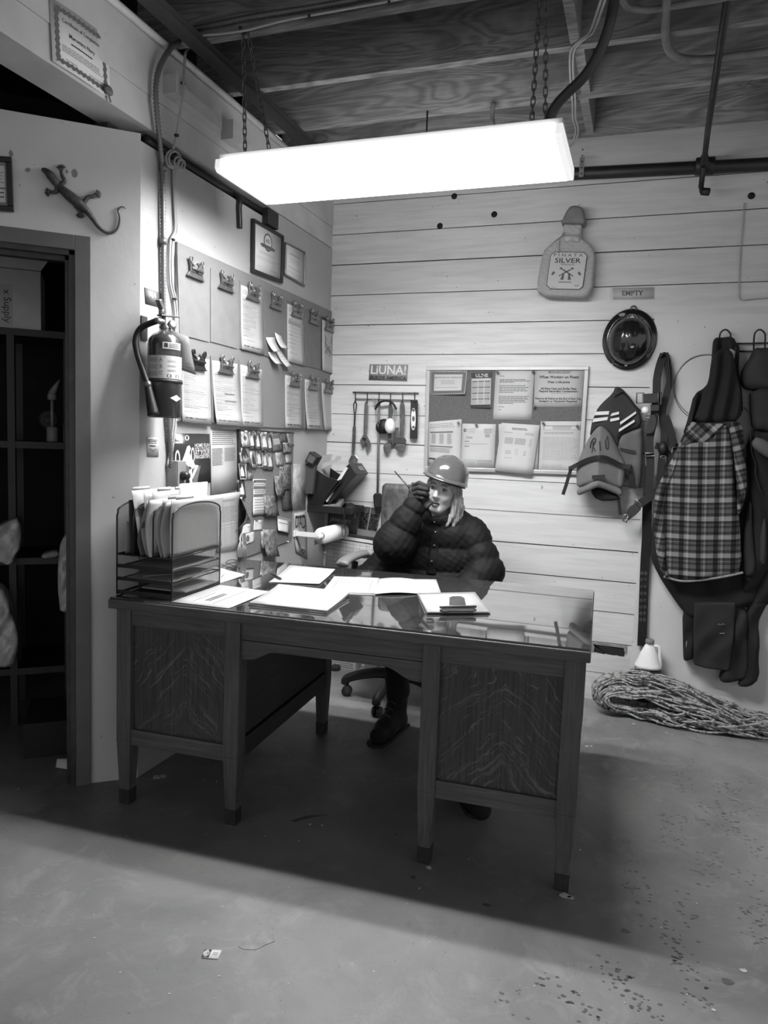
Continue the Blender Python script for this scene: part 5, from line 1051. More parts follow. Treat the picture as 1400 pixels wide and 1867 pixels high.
pprism([(0.100, 1.03), (0.118, 1.015), (0.240, 1.215), (0.228, 1.222)], 3.886, 3.899).build('page_edge', M_PAPER, bi)
MB().slab([lp3(0.262, 3.98, 1.2262), lp3(0.262, 4.05, 1.2262), lp3(0.280, 4.05, 1.2032), lp3(0.280, 3.98, 1.2032)], nrm(V3(0.8, 0, 0.63)), 0.0015).build('spine_label', M_PALEINK, bi)
mb = MB(); mb.slab([lp3(0.03, 3.89, 1.27), lp3(0.05, 4.08, 1.29), lp3(0.03, 4.08, 1.0), lp3(0.03, 3.89, 1.0)], NLW, 0.004); solo('loose_papers', mb, M_PAPER2, 'light papers standing in the wall file pocket behind the binder', 'paper')
mb = MB(); mb.prism([(0.055, 1.20), (0.19, 1.265), (0.185, 1.285), (0.155, 1.28), (0.14, 1.26), (0.06, 1.235)], lambda a, b, c: lp3(a*0.9, c, b), 3.955, 3.958); solo('torn_envelope', mb, M_PAPER3, 'grey torn envelope sticking up from the wall file pocket', 'envelope')
mb = MB(); pp_ = pprism([(0.0, 1.06), (0.045, 1.06), (0.062, 1.235), (0.0, 1.235)], 3.835, 3.865); mb.add(pp_.v, pp_.f); solo('grey_folder', mb, mat('charcoal_folder', 0.05, 0.6, var=0.1), 'charcoal folder at the left end of the wall file pocket', 'folder', mods=0.002)
dv = thing('label_printer', 'small black device tilted on top of the charcoal folder in the corner', 'device', lp3(0.04, 3.85, 1.24))
mb = MB(); mb.prism([(0.005, 1.245), (0.06, 1.225), (0.088, 1.275), (0.035, 1.305)], lambda a, b, c: lp3(a, c, b), 3.81, 3.875); mb.build('body', M_BLACK, dv, 0.004)
mb = MB(); mb.prism([(0.018, 1.25), (0.057, 1.236), (0.076, 1.27), (0.037, 1.29)], lambda a, b, c: lp3(a, c, b), 3.807, 3.8095); mb.build('screen', M_PALEINK if False else mat('dark_grey_screen', 0.09, 0.25), dv)
tr = thing('wire_tray', 'small black tray under the wall file pocket holding a meter', 'tray', lp3(0.18, 3.98, 0.93))
mb = MB(); mb.box((XL+0.0, 3.87, 0.952), (XL+0.27, 4.09, 0.957))
for q in ((0.0, 3.87, 0.27, 3.875), (0.0, 4.085, 0.27, 4.09), (0.265, 3.87, 0.27, 4.09)): mb.box((XL+q[0], q[1], 0.952), (XL+q[2], q[3], 0.992))
mb.build('tray', M_POCK, tr, 0.002)
mt = thing('hand_meter', 'grey hand meter with a dark screen lying in the black tray', 'meter', lp3(0.15, 3.93, 0.96))
mb = MB(); P0, U3, V4, N4 = lp3(0.06, 3.895, 0.962), V3(0.13, 0.02, 0.01), V3(-0.01, 0.09, 0.035), nrm(V3(0.0, -0.35, 0.93)); mb.fbox(P0, U3, V4, N4*0.03); mb.build('body', mat('meter_grey', 0.17, 0.5), mt, 0.005)
mb = MB(); mb.fbox(P0+U3*.2+V4*.2+N4*.03, U3*.6, V4*.5, N4*0.001); mb.build('screen', M_BLACK, mt)
mb = MB(); mb.lathe([(0.028, 0), (0.030, 0.012), (0.028, 0.024)], lp3(0.22, 4.0, 0.972), (0.3, -0.6, 0.7), 18); solo('tape_roll', mb, M_BLACKMATTE, 'black roll of tape lying in the tray beside the meter', 'tape')
mb = MB(); mb.tube(catmull([lp3(0.23, 3.865, 0.985), lp3(0.235, 3.86, 0.93), lp3(0.228, 3.86, 0.86), lp3(0.24, 3.86, 0.82), lp3(0.252, 3.86, 0.85), lp3(0.24, 3.862, 0.93), lp3(0.245, 3.867, 0.98)], 6), 0.0022, 6); solo('hanging_lead', mb, M_BLACK, 'thin black lead looping down from the tray over the towel roll', 'cord')
rl = thing('towel_holder', 'paper towel holder with a white arm under the wall file pocket', 'towel holder', lp3(0, 3.75, 0.84))
RC = lp3(0.15, 3.74, 0.835)
mb = MB(); mb.box((XL, 3.70, 0.825), (XL+0.01, 3.745, 0.86)); mb.fbox(lp3(0.0, 3.715, 0.828), V3(0.15, 0, 0), V3(0, 0.012, 0), V3(0, 0, 0.026)); mb.lathe([(0.0, -0.03), (0.014, -0.026), (0.02, -0.012), (0.016, 0.004), (0.016, 0.01)], RC, (0, 1, 0), 18); mb.build('arm', M_WHITEPL, rl, 0.001)
mb = MB(); mb.lathe([(0.018, 0.0), (0.047, 0.0), (0.047, 0.29), (0.018, 0.29), (0.018, 0.0)], RC+V3(0, 0.014, 0), (0, 1, 0), 36, caps=False); mb.grid(lambda u, v: RC+V3(0.047*math.cos(PI+0.02), 0.02+0.28*u, -0.045*v*1.3), 2, 4, 0, back=V3(0.0008, 0, 0))
solo('paper_towel_roll', mb, mat('paper_towel', 0.7, 0.9, var=0.05, scale=60), 'white paper towel roll on its holder in the room corner', 'paper towel')
# ------------------------------------------------------------------ coat hooks and hanging clothes
def cA(x, y, o): return BW(1150+x*0.17857, 580+y*0.17857, o)
def cB(x, y, o): return BW(1000+x*0.375, 640+y*0.375, o)
def cC(x, y, o): return BW(1180+x*0.24636, 880+y*0.24636, o)
def cV(x, y, o): return BW(1020+x*0.14462, 690+y*0.14462, o)
def outl(fn, pts, o, it=1): return smooth_poly([tuple(fn(x, y, o)[[0, 2]]) for x, y in pts], it)
def soft(name, outline, yb, dep, m, parent=None, r=0.02, h=0.006, fold=None):
    vs, fs = wall_body(outline, yb, dep, r, h, fold); mb = MB(); mb.add(vs, fs, 0, True); return mb.build(name, m, parent)
hk = thing('coat_hook_rack', 'black wire coat rack with tall looped hooks at the right', 'coat rack', BW(1360, 634))
MB().tube([BW(1318, 627, .03), BW(1470, 624, .03)], 0.004, 8).build('rail', M_BLACK, hk); MB().tube([BW(1318, 641, .03), BW(1470, 639, .03)], 0.004, 8).build('rail', M_BLACK, hk)
for x0 in (1311, 1374, 1437):
    MB().tube(catmull([BW(x, y, o) for x, y, o in ((x0, 638, .03), (x0+1, 612, .05), (x0+5, 604, .055), (x0+11, 601, .056), (x0+17, 604, .055), (x0+21, 612, .05), (x0+20, 640, .03))], 5), 0.0042, 8).build('hook', M_BLACK, hk)
M_BLKCLOTH = mat('black_work_cloth', 0.005, 0.85, var=0.4, scale=9, bump=0.25, bscale=30)
M_CHARC = mat('charcoal_work_cloth', 0.013, 0.85, var=0.35, scale=8, bump=0.3, bscale=24)
M_DKCLOTH = mat('dark_grey_work_cloth', 0.016, 0.85, var=0.25, scale=8, bump=0.2, bscale=24)
M_HOOD = mat('black_fleece_hood', 0.004, 0.9, var=0.3, scale=60)
def plaid(name, rot, ox=0.0, oz=0.0, curve=0.0):
    m, k = newmat(name, 0.85, 0.2); v = k.mapping(k.obj(), (1, 1, 1), (0, rot, 0), (ox, 0, oz)); s = k.n('SeparateXYZ'); k.l(v, s.inputs[0])
    z = s.outputs['Z']
    if curve: z = k.math('ADD', z, k.math('MULTIPLY', k.math('MULTIPLY', s.outputs['X'], s.outputs['X']), curve))
    def stripes(c, per, bands):
        f = k.math('FRACT', k.math('DIVIDE', k.math('ADD', c, 10.0), per)); t = None
        for a, b, w in bands:
            q = k.math('MULTIPLY', k.math('MULTIPLY', k.math('GREATER_THAN', f, a), k.math('LESS_THAN', f, b)), w); t = q if t is None else k.math('ADD', t, q)
        return t
    hx = stripes(s.outputs['X'], 0.079, [(0.0, 0.34, 0.030), (0.62, 0.95, 0.030), (0.78, 0.81, 0.16), (0.84, 0.87, 0.16)])
    hz = stripes(z, 0.092, [(0.0, 0.24, 0.14), (0.42, 0.62, 0.022), (0.80, 0.83, 0.06)])
    dkz = stripes(z, 0.092, [(0.30, 0.42, 1.0), (0.62, 0.72, 1.0), (0.86, 1.0, 1.0)]); dkx = stripes(s.outputs['X'], 0.079, [(0.34, 0.62, 1.0)])
    b = k.math('ADD', k.math('ADD', hx, hz), 0.030); b = k.math('MULTIPLY', b, k.math('SUBTRACT', 1.0, k.math('MULTIPLY', dkx, 0.62))); b = k.math('MULTIPLY', b, k.math('SUBTRACT', 1.0, k.math('MULTIPLY', dkz, 0.45)))
    b = k.math('MULTIPLY', b, k.math('ADD', 0.75, k.math('MULTIPLY', k.noise(v, 260, 2), 0.5)))
    cb = k.n('CombineColor'); [k.l(b, cb.inputs[i]) for i in range(3)]; k.l(cb.outputs[0], k.b.inputs['Base Color']); k.bump(k.noise(v, 240, 3), 0.15, 0.003); return m
# bib trousers behind the plaid jacket
bt = thing('bib_trousers', 'black bib work trousers hanging behind the plaid jacket, cuffs near the floor', 'trousers', cC(400, 1380, .05))
fo1 = lambda x, z: 0.006*np.sin(x*48+5*np.sin(z*7))*np.sin(z*9+1)+0.007*np.sin(z*21+x*26)
soft('seat', outl(cC, [(20, 520), (40, 600), (120, 750), (270, 965), (330, 1000), (560, 1000), (700, 900), (820, 880), (830, 700), (800, 400), (700, 200), (300, 100), (60, 200)], .06), YB-0.003, 0.095, M_BLKCLOTH, bt, 0.03, 0.007, fo1)
soft('leg', outl(cC, [(272, 950), (262, 1010), (264, 1150), (268, 1312), (335, 1300), (350, 1000), (350, 900)], .06, 0), YB-0.012, 0.07, M_BLKCLOTH, bt, 0.008, 0.006, fo1)
soft('leg', outl(cC, [(345, 880), (340, 1080), (342, 1335), (420, 1360), (500, 1375), (600, 1388), (640, 1100), (650, 880)], .08, 0), YB-0.03, 0.085, M_CHARC, bt, 0.010, 0.006, fo1)
mb = MB(); mb.fbox(cC(535, 1112, .121), BW(1320, 1154, .1)-BW(1311, 1154, .1), V3(0, -.001, 0), V3(0, 0, -.004)); mb.tube([cC(515, 1062, .12), cC(530, 1045, .121), cC(545, 1055, .121), cC(560, 1043, .121), cC(575, 1055, .12)], 0.0018, 5); mb.build('stitched_logo', M_PALEINK, bt)
mb = MB(); mb.tube([cC(292, 1170, .085), cC(286, 1240, .085), cC(281, 1300, .085)], 0.0022, 5); mb.build('zip', M_STEEL, bt)
# second pair and coat on the right
rt = thing('work_overalls', 'dark grey overalls hanging right of the plaid jacket with two trouser cuffs', 'overalls', cC(700, 1500, .05))
fo2 = lambda x, z: 0.010*np.sin(x*55+6*np.sin(z*5)+1)+0.006*np.sin(z*19+x*20)
soft('leg', outl(cC, [(600, 900), (620, 1150), (585, 1330), (530, 1440), (545, 1475), (600, 1470), (690, 1465), (745, 1440), (750, 1200), (740, 900)], .06), YB-0.004, 0.085, M_CHARC, rt, 0.025, 0.006, fo2)
soft('leg', outl(cC, [(735, 880), (745, 1200), (740, 1420), (670, 1490), (680, 1512), (750, 1510), (835, 1450), (822, 1300), (830, 1180), (820, 1040), (860, 960), (900, 880)], .07), YB-0.02, 0.075, M_BLKCLOTH, rt, 0.025, 0.006, fo2)
soft('body', outl(cC, [(600, 920), (900, 930), (1000, 800), (1000, 200), (880, -200), (740, -300), (650, 300)], .06), YB-0.004, 0.085, M_BLKCLOTH, rt, 0.03, 0.007, fo2)
# plaid jacket with black hood
pj = thing('plaid_jacket', 'plaid flannel work jacket with a black fleece hood on the first coat hook', 'jacket', cB(740, 1110, .1))
fo3 = lambda x, z: 0.006*np.sin(x*34+z*5)+0.004*np.sin(z*16+x*8)
soft('body', outl(cB, [(690, 345), (790, 350), (885, 345), (905, 600), (930, 830), (945, 1078), (860, 1098), (720, 1118), (650, 1118), (590, 1108), (548, 1080), (530, 1000), (515, 880), (511, 700), (560, 600), (620, 490), (650, 420)], .16), YB-0.075, 0.105, plaid('plaid_flannel_body', 0.05, 0.012, 0.0, -0.25), pj, 0.04, 0.006, fo3)
soft('shoulder_yoke', outl(cB, [(696, 343), (790, 349), (868, 352), (790, 448), (700, 455), (640, 478), (655, 430)], .19, 0), YB-0.115, 0.075, plaid('plaid_flannel_yoke', 0.85), pj, 0.03, 0.006, fo3)
soft('sleeve', outl(cB, [(870, 345), (940, 340), (955, 480), (965, 640), (958, 705), (930, 790), (912, 800), (915, 640), (895, 480)], .15), YB-0.08, 0.115, plaid('plaid_flannel_sleeve', 0.35, 0.03), pj, 0.035, 0.006, fo3)
soft('sleeve', outl(cB, [(640, 470), (600, 560), (555, 640), (513, 690), (510, 850), (525, 1000), (560, 1090), (585, 1110), (575, 1000), (560, 800), (575, 680), (625, 560)], .16), YB-0.085, 0.115, plaid('plaid_flannel_cuff', -0.12, 0.02, 0.03), pj, 0.035, 0.006, fo3)
mb = MB(); mb.tube(catmull([cB(x, y, .165) for x, y in ((560, 1096), (640, 1118), (720, 1116), (800, 1106), (880, 1092), (945, 1077))], 6), 0.009, 8, flat=.7); mb.build('fleece_hem', mat('pale_fleece_lining', 0.2, 0.9, var=0.3, scale=120), pj)
fo4 = lambda x, z: 0.013*np.sin(x*95+2*np.sin(z*6))+0.006*np.sin(x*40+z*12)
soft('hood', outl(cA, [(905, 305), (1005, 305), (1060, 420), (1100, 600), (1130, 800), (1142, 1045), (900, 1060), (640, 1062), (700, 900), (760, 720), (800, 640), (825, 430), (850, 380)], .17), YB-0.10, 0.085, M_HOOD, pj, 0.03, 0.006, fo4)
soft('hood_back', outl(cA, [(848, 210), (905, 192), (1050, 196), (1075, 250), (1112, 280), (1104, 420), (1098, 560), (1140, 800), (1150, 1000), (700, 1060), (560, 1130), (478, 1330), (555, 1120), (600, 960), (642, 775), (770, 700), (805, 600), (828, 400), (838, 250)], .07), YB-0.02, 0.08, M_BLKCLOTH, pj, 0.025, 0.006, fo4)
soft('collar_lining', outl(cA, [(1005, 300), (1068, 330), (1082, 250), (1062, 400), (1050, 430)], .15, 0), YB-0.12, 0.03, M_PALEINK, pj, 0.01, 0.005)
# dark coat at the right edge
dc = thing('dark_work_coat', 'dark grey coat on the second coat hook, cut off by the right edge', 'coat', cA(1400, 1140, .1))
soft('hood', outl(cA, [(1262, 302), (1320, 312), (1372, 300), (1480, 320), (1600, 560), (1600, 740), (1230, 740), (1135, 700), (1125, 560), (1170, 470), (1225, 390)], .1), YB-0.02, 0.13, mat('faded_black_canvas', 0.017, 0.8, var=0.2, scale=10), dc, 0.04, 0.007, fo3)
soft('body', outl(cA, [(1220, 720), (1600, 720), (1640, 1300), (1400, 1145), (1235, 1140), (1225, 900)], .12), YB-0.03, 0.13, M_DKCLOTH, dc, 0.04, 0.007, fo3)
soft('lower_body', outl(cB, [(960, 385), (1090, 370), (1190, 400), (1190, 1060), (1066, 1050), (1000, 1180), (930, 1190), (935, 1060), (975, 700)], .08), YB-0.02, 0.10, M_BLKCLOTH, dc, 0.04, 0.007, fo2)
soft('sleeve', outl(cB, [(945, 960), (960, 800), (985, 700), (1000, 900), (1010, 1080), (960, 1105), (945, 1050)], .14), YB-0.05, 0.10, M_DKCLOTH, dc, 0.03, 0.006, fo2)
soft('sleeve', outl(cB, [(1040, 830), (1062, 800), (1066, 1040), (1025, 1045), (1030, 920)], .14), YB-0.05, 0.10, mat('grey_sleeve_cloth', 0.03, 0.85), dc, 0.03, 0.006)
soft('pale_collar', outl(cA, [(1220, 1270), (1300, 1200), (1500, 1330), (1500, 1480), (1390, 1430), (1260, 1345)], .13), YB-0.08, 0.09, mat('worn_grey_lining', 0.09, 0.8, var=0.2), dc, 0.03, 0.006)
MB().tube(catmull([cA(x, y, .135) for x, y in ((1150, 910), (1210, 1000), (1230, 1350), (1270, 1480), (1270, 1600), (1330, 1790))], 6), 0.003, 6).build('drawcord', M_BLACK, dc)
# ------------------------------------------------------------------ life jacket
lj = thing('life_jacket', 'grey life jacket marked RIO with black straps, hanging right of the bulletin board', 'life jacket', cV(520, 1500, .1))
M_LJ = mat('grey_life_jacket_nylon', 0.125, 0.75, var=0.1, scale=14, bump=0.15, bscale=60); M_LJ2 = mat('dim_life_jacket_nylon', 0.085, 0.75, var=0.15, scale=14, bump=0.15, bscale=50)
m, k = newmat('black_mesh_fabric', 0.8); v = k.mapping(k.obj(), (260, 260, 260), (0, .78, 0)); ck = k.n('TexChecker'); ck.inputs['Scale'].default_value = 1; k.l(v, ck.inputs['Vector']); k.l(k.ramp(ck.outputs['Fac'], [(0.4, 0.008), (0.6, 0.03)]), k.b.inputs['Base Color']); M_MESH = m
def front(x, y): # depth ridge: the front panel is creased along its middle and swells downwards
    return 0.075
class DepthRidge:
    max = 0.20
    def __init__(s, xc, base, ridge, w): s.a = (xc, base, ridge, w)
    def __call__(s, x, z):
        xc, b, r, w = s.a; return b+r*np.clip(1-np.abs(x-xc)/w, 0, 1)
xc = cV(500, 1000, .12)[0]
soft('back_panel', outl(cV, [(700, 740), (1030, 600), (1052, 680), (1046, 1000), (1022, 1390), (980, 1385), (920, 1400), (860, 1250), (700, 1200)], .06), YB-0.01, 0.085, M_LJ2, lj, 0.03, 0.006, fo3)
soft('mesh_yoke', outl(cV, [(470, 400), (520, 330), (680, 185), (700, 110), (740, 105), (830, 160), (960, 350), (1015, 400), (1042, 600), (900, 660), (745, 720), (770, 930), (640, 700), (520, 610), (430, 680), (378, 750), (400, 600), (420, 520)], .06), YB-0.01, 0.09, M_MESH, lj, 0.02, 0.006, fo3)
soft('front_panel', outl(cV, [(520, 592), (600, 640), (690, 770), (760, 950), (832, 1085), (822, 1200), (806, 1400), (640, 1350), (500, 1295), (360, 1340), (212, 1390), (208, 1200), (216, 1065), (345, 790), (440, 650)], .13), YB-0.05, DepthRidge(xc, 0.085, 0.05, 0.10), M_LJ, lj, 0.025, 0.005)
soft('bottom_flap', outl(cV, [(208, 1405), (350, 1335), (480, 1270), (560, 1290), (680, 1345), (795, 1405), (790, 1500), (640, 1430), (500, 1365), (440, 1385), (330, 1440), (225, 1485)], .14), YB-0.05, DepthRidge(xc, 0.095, 0.05, 0.10), M_LJ, lj, 0.02, 0.005)
soft('inner_lining', outl(cV, [(380, 1410), (460, 1370), (640, 1430), (755, 1490), (735, 1540), (480, 1548)], .1), YB-0.03, 0.10, M_BLKCLOTH, lj, 0.02, 0.005)
def strap(mb, pts, w, t=0.003, m=0, nv=NBW):
    P = [np.array(p) for p in pts]
    for a, b in zip(P, P[1:]):
        d = nrm(b-a); s = nrm(np.cross(d, nv))*w/2; mb.hexa([a-s, a+s, b+s+d*.002, b-s+d*.002, a-s+nv*t, a+s+nv*t, b+s+d*.002+nv*t, b-s+d*.002+nv*t], m)
    return mb
FO = lambda x: 0.148+0.05*max(0, 1-abs(x-500)/270.0)
mb = MB(); bp_ = catmull([cV(x, y, FO(x)+.002) for x, y in ((150, 1125), (230, 1085), (330, 1035), (430, 1003), (500, 995), (580, 1000), (680, 1045), (780, 1095), (880, 1115))], 4); strap(mb, bp_, .022); mb.build('belt', M_RUB, lj)
for nm, pts, w in (('loose_strap', [(150, 1125), (120, 1220), (85, 1340), (45, 1460)], .018), ('loose_strap', [(875, 1110), (905, 1240), (900, 1320), (900, 1380)], .022), ('loose_strap', [(745, 1500), (755, 1600), (768, 1715)], .017)):
    mb = MB(); strap(mb, catmull([cV(x, y, .11) for x, y in pts], 4), w, .004); mb.build(nm, M_RUB, lj)
for x, y in ((150, 1130), (875, 1105)):
    mb = MB(); mb.fbox(cV(x-32, y-28, .10), V3(.026, 0, 0), V3(0, -.02, 0), V3(0, 0, -.022)); mb.build('buckle', M_BLACK, lj, 0.004)
mb = MB()
for q in ([(455, 420), (625, 412), (618, 455), (440, 465)], [(430, 505), (612, 485), (600, 525), (415, 552)], [(660, 440), (748, 418), (750, 452), (640, 475)], [(640, 510), (752, 488), (755, 522), (640, 545)], [(762, 550), (960, 415), (968, 440), (765, 585)], [(748, 640), (940, 520), (950, 545), (748, 675)]): mb.slab([cV(x, y, .104) for x, y in q], NBW, 0.002)
mb.build('reflective_tape', mat('silver_reflective_tape', 0.65, 0.3, 0.3), lj)
mb = MB()
for pts in ([(410, 940), (420, 850), (425, 790)], [(385, 880), (400, 800), (435, 755), (455, 780), (430, 840), (418, 850), (455, 920)], [(505, 790), (512, 910)], [(600, 730), (578, 800), (590, 880), (612, 880), (615, 800), (600, 730)]):
    mb.tube(catmull([cV(x, y, FO(x)-0.013+0.0) for x, y in pts], 6), 0.0034, 6)
mb.build('marker_letters', M_INK, lj)
mb = MB(); mb.slab([cV(x, y, .175+.012) for x, y in ((408, 1222), (575, 1212), (578, 1262), (412, 1272))], NBW, .004); mb.build('webbing_patch', M_BLACKMATTE, lj)
mb = MB(); mb.slab([cV(x, y, .097) for x, y in ((758, 872), (960, 910), (960, 955), (765, 915))], NBW, .003); mb.build('pocket_tab', M_BLACKMATTE, lj)
mb = MB(); mb.ball(cV(1082, 402, .12), 0.02, 16); mb.build('whistle', M_WHITEPL, lj)
mb = MB(); mb.tube(catmull([cV(x, y, .105) for x, y in ((800, 160), (870, 230), (960, 350), (1040, 420), (1060, 450))], 5), 0.008, 8, flat=.5); mb.tube(catmull([cV(x, y, .105) for x, y in ((690, 230), (740, 190), (810, 160))], 5), 0.007, 8, flat=.5); mb.tube([BW(1128, 708, 0), BW(1128, 709, .06)], .004, 6); mb.build('edge_webbing', M_RUB, lj)
# ------------------------------------------------------------------ safety harness and tool belt
hs = thing('safety_harness', 'dark strap safety harness hanging between the life jacket and the plaid jacket', 'harness', cB(460, 1430, .06))
M_WEB = mat('dark_grey_webbing', 0.014, 0.75, var=0.2, scale=60); M_LEA = mat('dark_leather', 0.022, 0.6, var=0.25, scale=30)
def hst(nm, fn, pts, w, o, m=M_WEB, t=.004, k_=5): mb = MB(); strap(mb, catmull([fn(x, y, oo) for (x, y), oo in zip(pts, o if isinstance(o, list) else [o]*len(pts))], k_), w, t); return mb.build(nm, m, hs)
hst('shoulder_strap', cA, [(340, 365), (300, 470), (268, 620), (262, 780), (240, 1000), (190, 1250), (200, 1500), (180, 1800)], .040, [.03, .05, .07, .075, .08, .085, .085, .08])
hst('shoulder_strap', cA, [(345, 360), (375, 470), (395, 640), (360, 800), (320, 980), (340, 1200), (310, 1500), (300, 1790)], .034, [.03, .04, .05, .06, .06, .065, .06, .06])
hst('cross_strap', cA, [(350, 1000), (390, 1100), (440, 1290), (470, 1340), (420, 1480)], .036, .10)
hst('cross_strap', cA, [(250, 1300), (330, 1330), (400, 1440), (370, 1600)], .034, .075)
mb = MB(); mb.tube(catmull([cA(x, y, .05) for x, y in ((300, 400), (330, 362), (355, 362), (375, 400), (395, 560), (405, 720))], 6), 0.012, 8, flat=.5); mb.build('webbing_loop', M_RUB, hs)
mb = MB(); q = [cA(x, y, .09) for x, y in ((118, 775), (300, 765), (305, 865), (118, 872))]; mb.slab(q, NBW, .012); mb.slab([cA(x, y, .09) for x, y in ((200, 885), (290, 885), (290, 950), (205, 955))], NBW, .014); mb.build('belt', M_LEA, hs, .004)
mb = MB(); mb.tube([cA(x, y, .1) for x, y in ((60, 765), (130, 765), (130, 868), (60, 868))], .004, 8, closed=True); mb.build('buckle', M_DARKSTEEL, hs)
mb = MB(); mb.tube([cA(x, y, .11) for x, y in ((280, 755), (310, 755), (308, 880), (280, 880))], .004, 8, closed=True); mb.build('buckle', M_DARKSTEEL, hs)
mb = MB(); mb.prism(smooth_poly([(205, 1000), (275, 1005), (250, 1130), (225, 1180), (140, 1185), (125, 1150), (160, 1060)], 1), lambda a, b, c: cA(a, b, .095+c), 0, .014); mb.build('leather_pad', M_LEA, hs, .004)
mb = MB(); c0 = cA(330, 1330, .085); mb.ball(c0, (.026, .03, .036), 16); mb.build('rope_grab', M_RUB, hs)
mb = MB(); mb.tube([cA(330+30*math.cos(t), 1420+14*math.sin(t), .115) for t in np.linspace(0, 2*PI, 14)[:-1]], .003, 6, closed=True); mb.build('ring', M_STEEL, hs)
for y in (1380, 1000):
    mb = MB(); mb.tube([cA(x, yy, .10) for x, yy in ((145, y), (240, y-5), (240, y+28), (145, y+30))], .0035, 8, closed=True); mb.build('slide_buckle', M_STEEL, hs)
hst('leg_strap', cB, [(530, 680), (500, 705), (440, 745), (400, 790)], .040, [.09, .1, .11, .12], M_WEB, .005)
mb = MB(); q = [(370, 790), (395, 755), (430, 735), (450, 770), (420, 800), (385, 825)]; mb.prism(q, lambda a, b, c: cB(a, b, .115+c), 0, .012); mb.build('strap_end', M_LEA, hs, .003)
mb = MB(); mb.tube([cB(x, y, .135) for x, y in ((425, 722), (455, 750), (447, 758), (417, 730))], .004, 8, closed=True); mb.tube(catmull([cB(x, y, .13) for x, y in ((385, 795), (366, 800), (362, 822), (378, 825), (392, 800))], 4), .004, 8); mb.tube([cB(385, 800, .13), cB(378, 836, .13)], .003, 6); mb.build('snap_hook', M_STEEL, hs)
mb = MB(); strap(mb, catmull([cB(x, y, o) for x, y, o in ((492, 560, .07), (482, 700, .07), (478, 800, .06), (476, 900, .05), (468, 1040, .04), (462, 1200, .03), (458, 1320, .03), (453, 1432, .03))], 5), .046, .005); mb.build('tool_belt_strap', M_BLKCLOTH, hs)
mb = MB()
for y in (1080, 1112, 1146, 1178, 1212, 1244, 1276, 1306):
    for dx in (-9, 9): mb.tube([cB(463+dx-(y-1080)*.03+5*math.cos(t), y+6*math.sin(t), .0365+(.006 if y < 1150 else 0)) for t in np.linspace(0, 2*PI, 11)[:-1]], .0017, 5, closed=True)
mb.build('eyelets', M_STEEL, hs)
mb = MB(); mb.tube([BW(1212, 645, 0), BW(1212, 646, .05), BW(1212, 643, .055)], .004, 6); mb.build('nail', M_STEEL, hs)

# ------------------------------------------------------------------ net, jug, tin, crumpled paper on the floor
M_ROPE, k = newmat('twisted_net_twine', 0.85, 0.2); o = k.obj(); k.l(k.mix(k.ramp(k.noise(o, 70, 2), [(0.36, 0.0), (0.55, 1.0)]), k.ramp(k.noise(o, 9, 3), [(0.3, 0.06), (0.7, 0.14)]), 0.34), k.b.inputs['Base Color'])
rr_ = np.random.default_rng(3); mb = MB()
def net_strand(i):
    u = rr_.uniform(-1, 1); ph = rr_.uniform(0, 6.28, 6); yb = 3.965+0.075*u; outer = rr_.uniform(0.72, 1.0)
    top = 0.235*outer*(1-0.30*u*u); low = 0.010+0.05*(1-outer)/.28; xl = -0.175+0.16*(1-outer)+0.05*u*u; xr = rr_.uniform(0.40, 0.76); P = []
    for t in np.linspace(0, 1, 14):                          # upper run, from the ragged right end to the fold
        x = xr+(0.03-xr)*t; hz = top*(0.10+0.90*min(1, t*1.15)**0.8)+0.020*math.sin(ph[1]+7*t)
        P.append(V3(x, yb+0.07*(1-t)*(0.5+0.5*u)+0.026*math.sin(ph[0]+6*t)-0.02, max(.010, hz)))
    for a in np.linspace(0.25, PI-0.1, 8):                   # the fold on the left
        rad = (top-low)/2; P.append(V3(0.03+(xl-0.03)*math.sin(a)**.8+0.010*math.sin(ph[2]+3*a), yb-0.045*math.sin(a)-0.01*u, low+rad+rad*math.cos(a)))
    xr2 = rr_.uniform(0.25, 0.72)
    for t in np.linspace(0.05, 1, 11):
        P.append(V3(0.05+(xr2-0.05)*t, yb-0.10*math.sin(PI*t)*(0.4+0.3*u)+0.05*t*u+0.022*math.sin(ph[3]+6*t), max(.010, low+0.035*math.sin(2.6*t+ph[4])*t+0.012*math.sin(ph[5]+8*t))))
    return P
for i in range(96):
    P = [V3(p[0], min(p[1], YB-.026), p[2]) for p in catmull(net_strand(i), 3)]; mb.tube(P, 0.0052, 5, 0)
    for kx in rr_.integers(4, len(P)-4, 5): mb.ball(P[kx], 0.0098, 6)
for i in range(26):                                          # meshes and short ends crossing the pile
    a = V3(rr_.uniform(-.02, .6), rr_.uniform(3.88, 4.04), 0); a[2] = 0.20*(1-max(0, a[0])/.75)*rr_.uniform(.6, 1.05)+.02; b = a+V3(rr_.uniform(.05, .2), rr_.uniform(-.04, .06), rr_.uniform(-.07, .02)); b[2] = max(b[2], .012)
    mb.tube(catmull([a, (a+b)/2+V3(0, -.01, rr_.uniform(-.02, .03)), b], 4), 0.0050, 5); mb.ball(a, .0095, 6); mb.ball(b, .0095, 6)
solo('rope_net', mb, M_ROPE, 'folded heap of knotted rope net on the floor along the back wall', 'net')
jc = BW(1181, 1218, .075); jug = thing('bleach_jug', 'white plastic jug with a grey cap behind the heap of net', 'jug', jc)
mb = MB(); mb.lathe([(0.052, 0), (0.066, 0.004), (0.069, 0.014), (0.066, 0.02), (0.056, 0.045), (0.045, 0.075), (0.034, 0.10), (0.024, 0.122), (0.019, 0.128), (0.019, 0.136)], jc, (0, 0, 1), 28, 0, 1.0, 0.85)
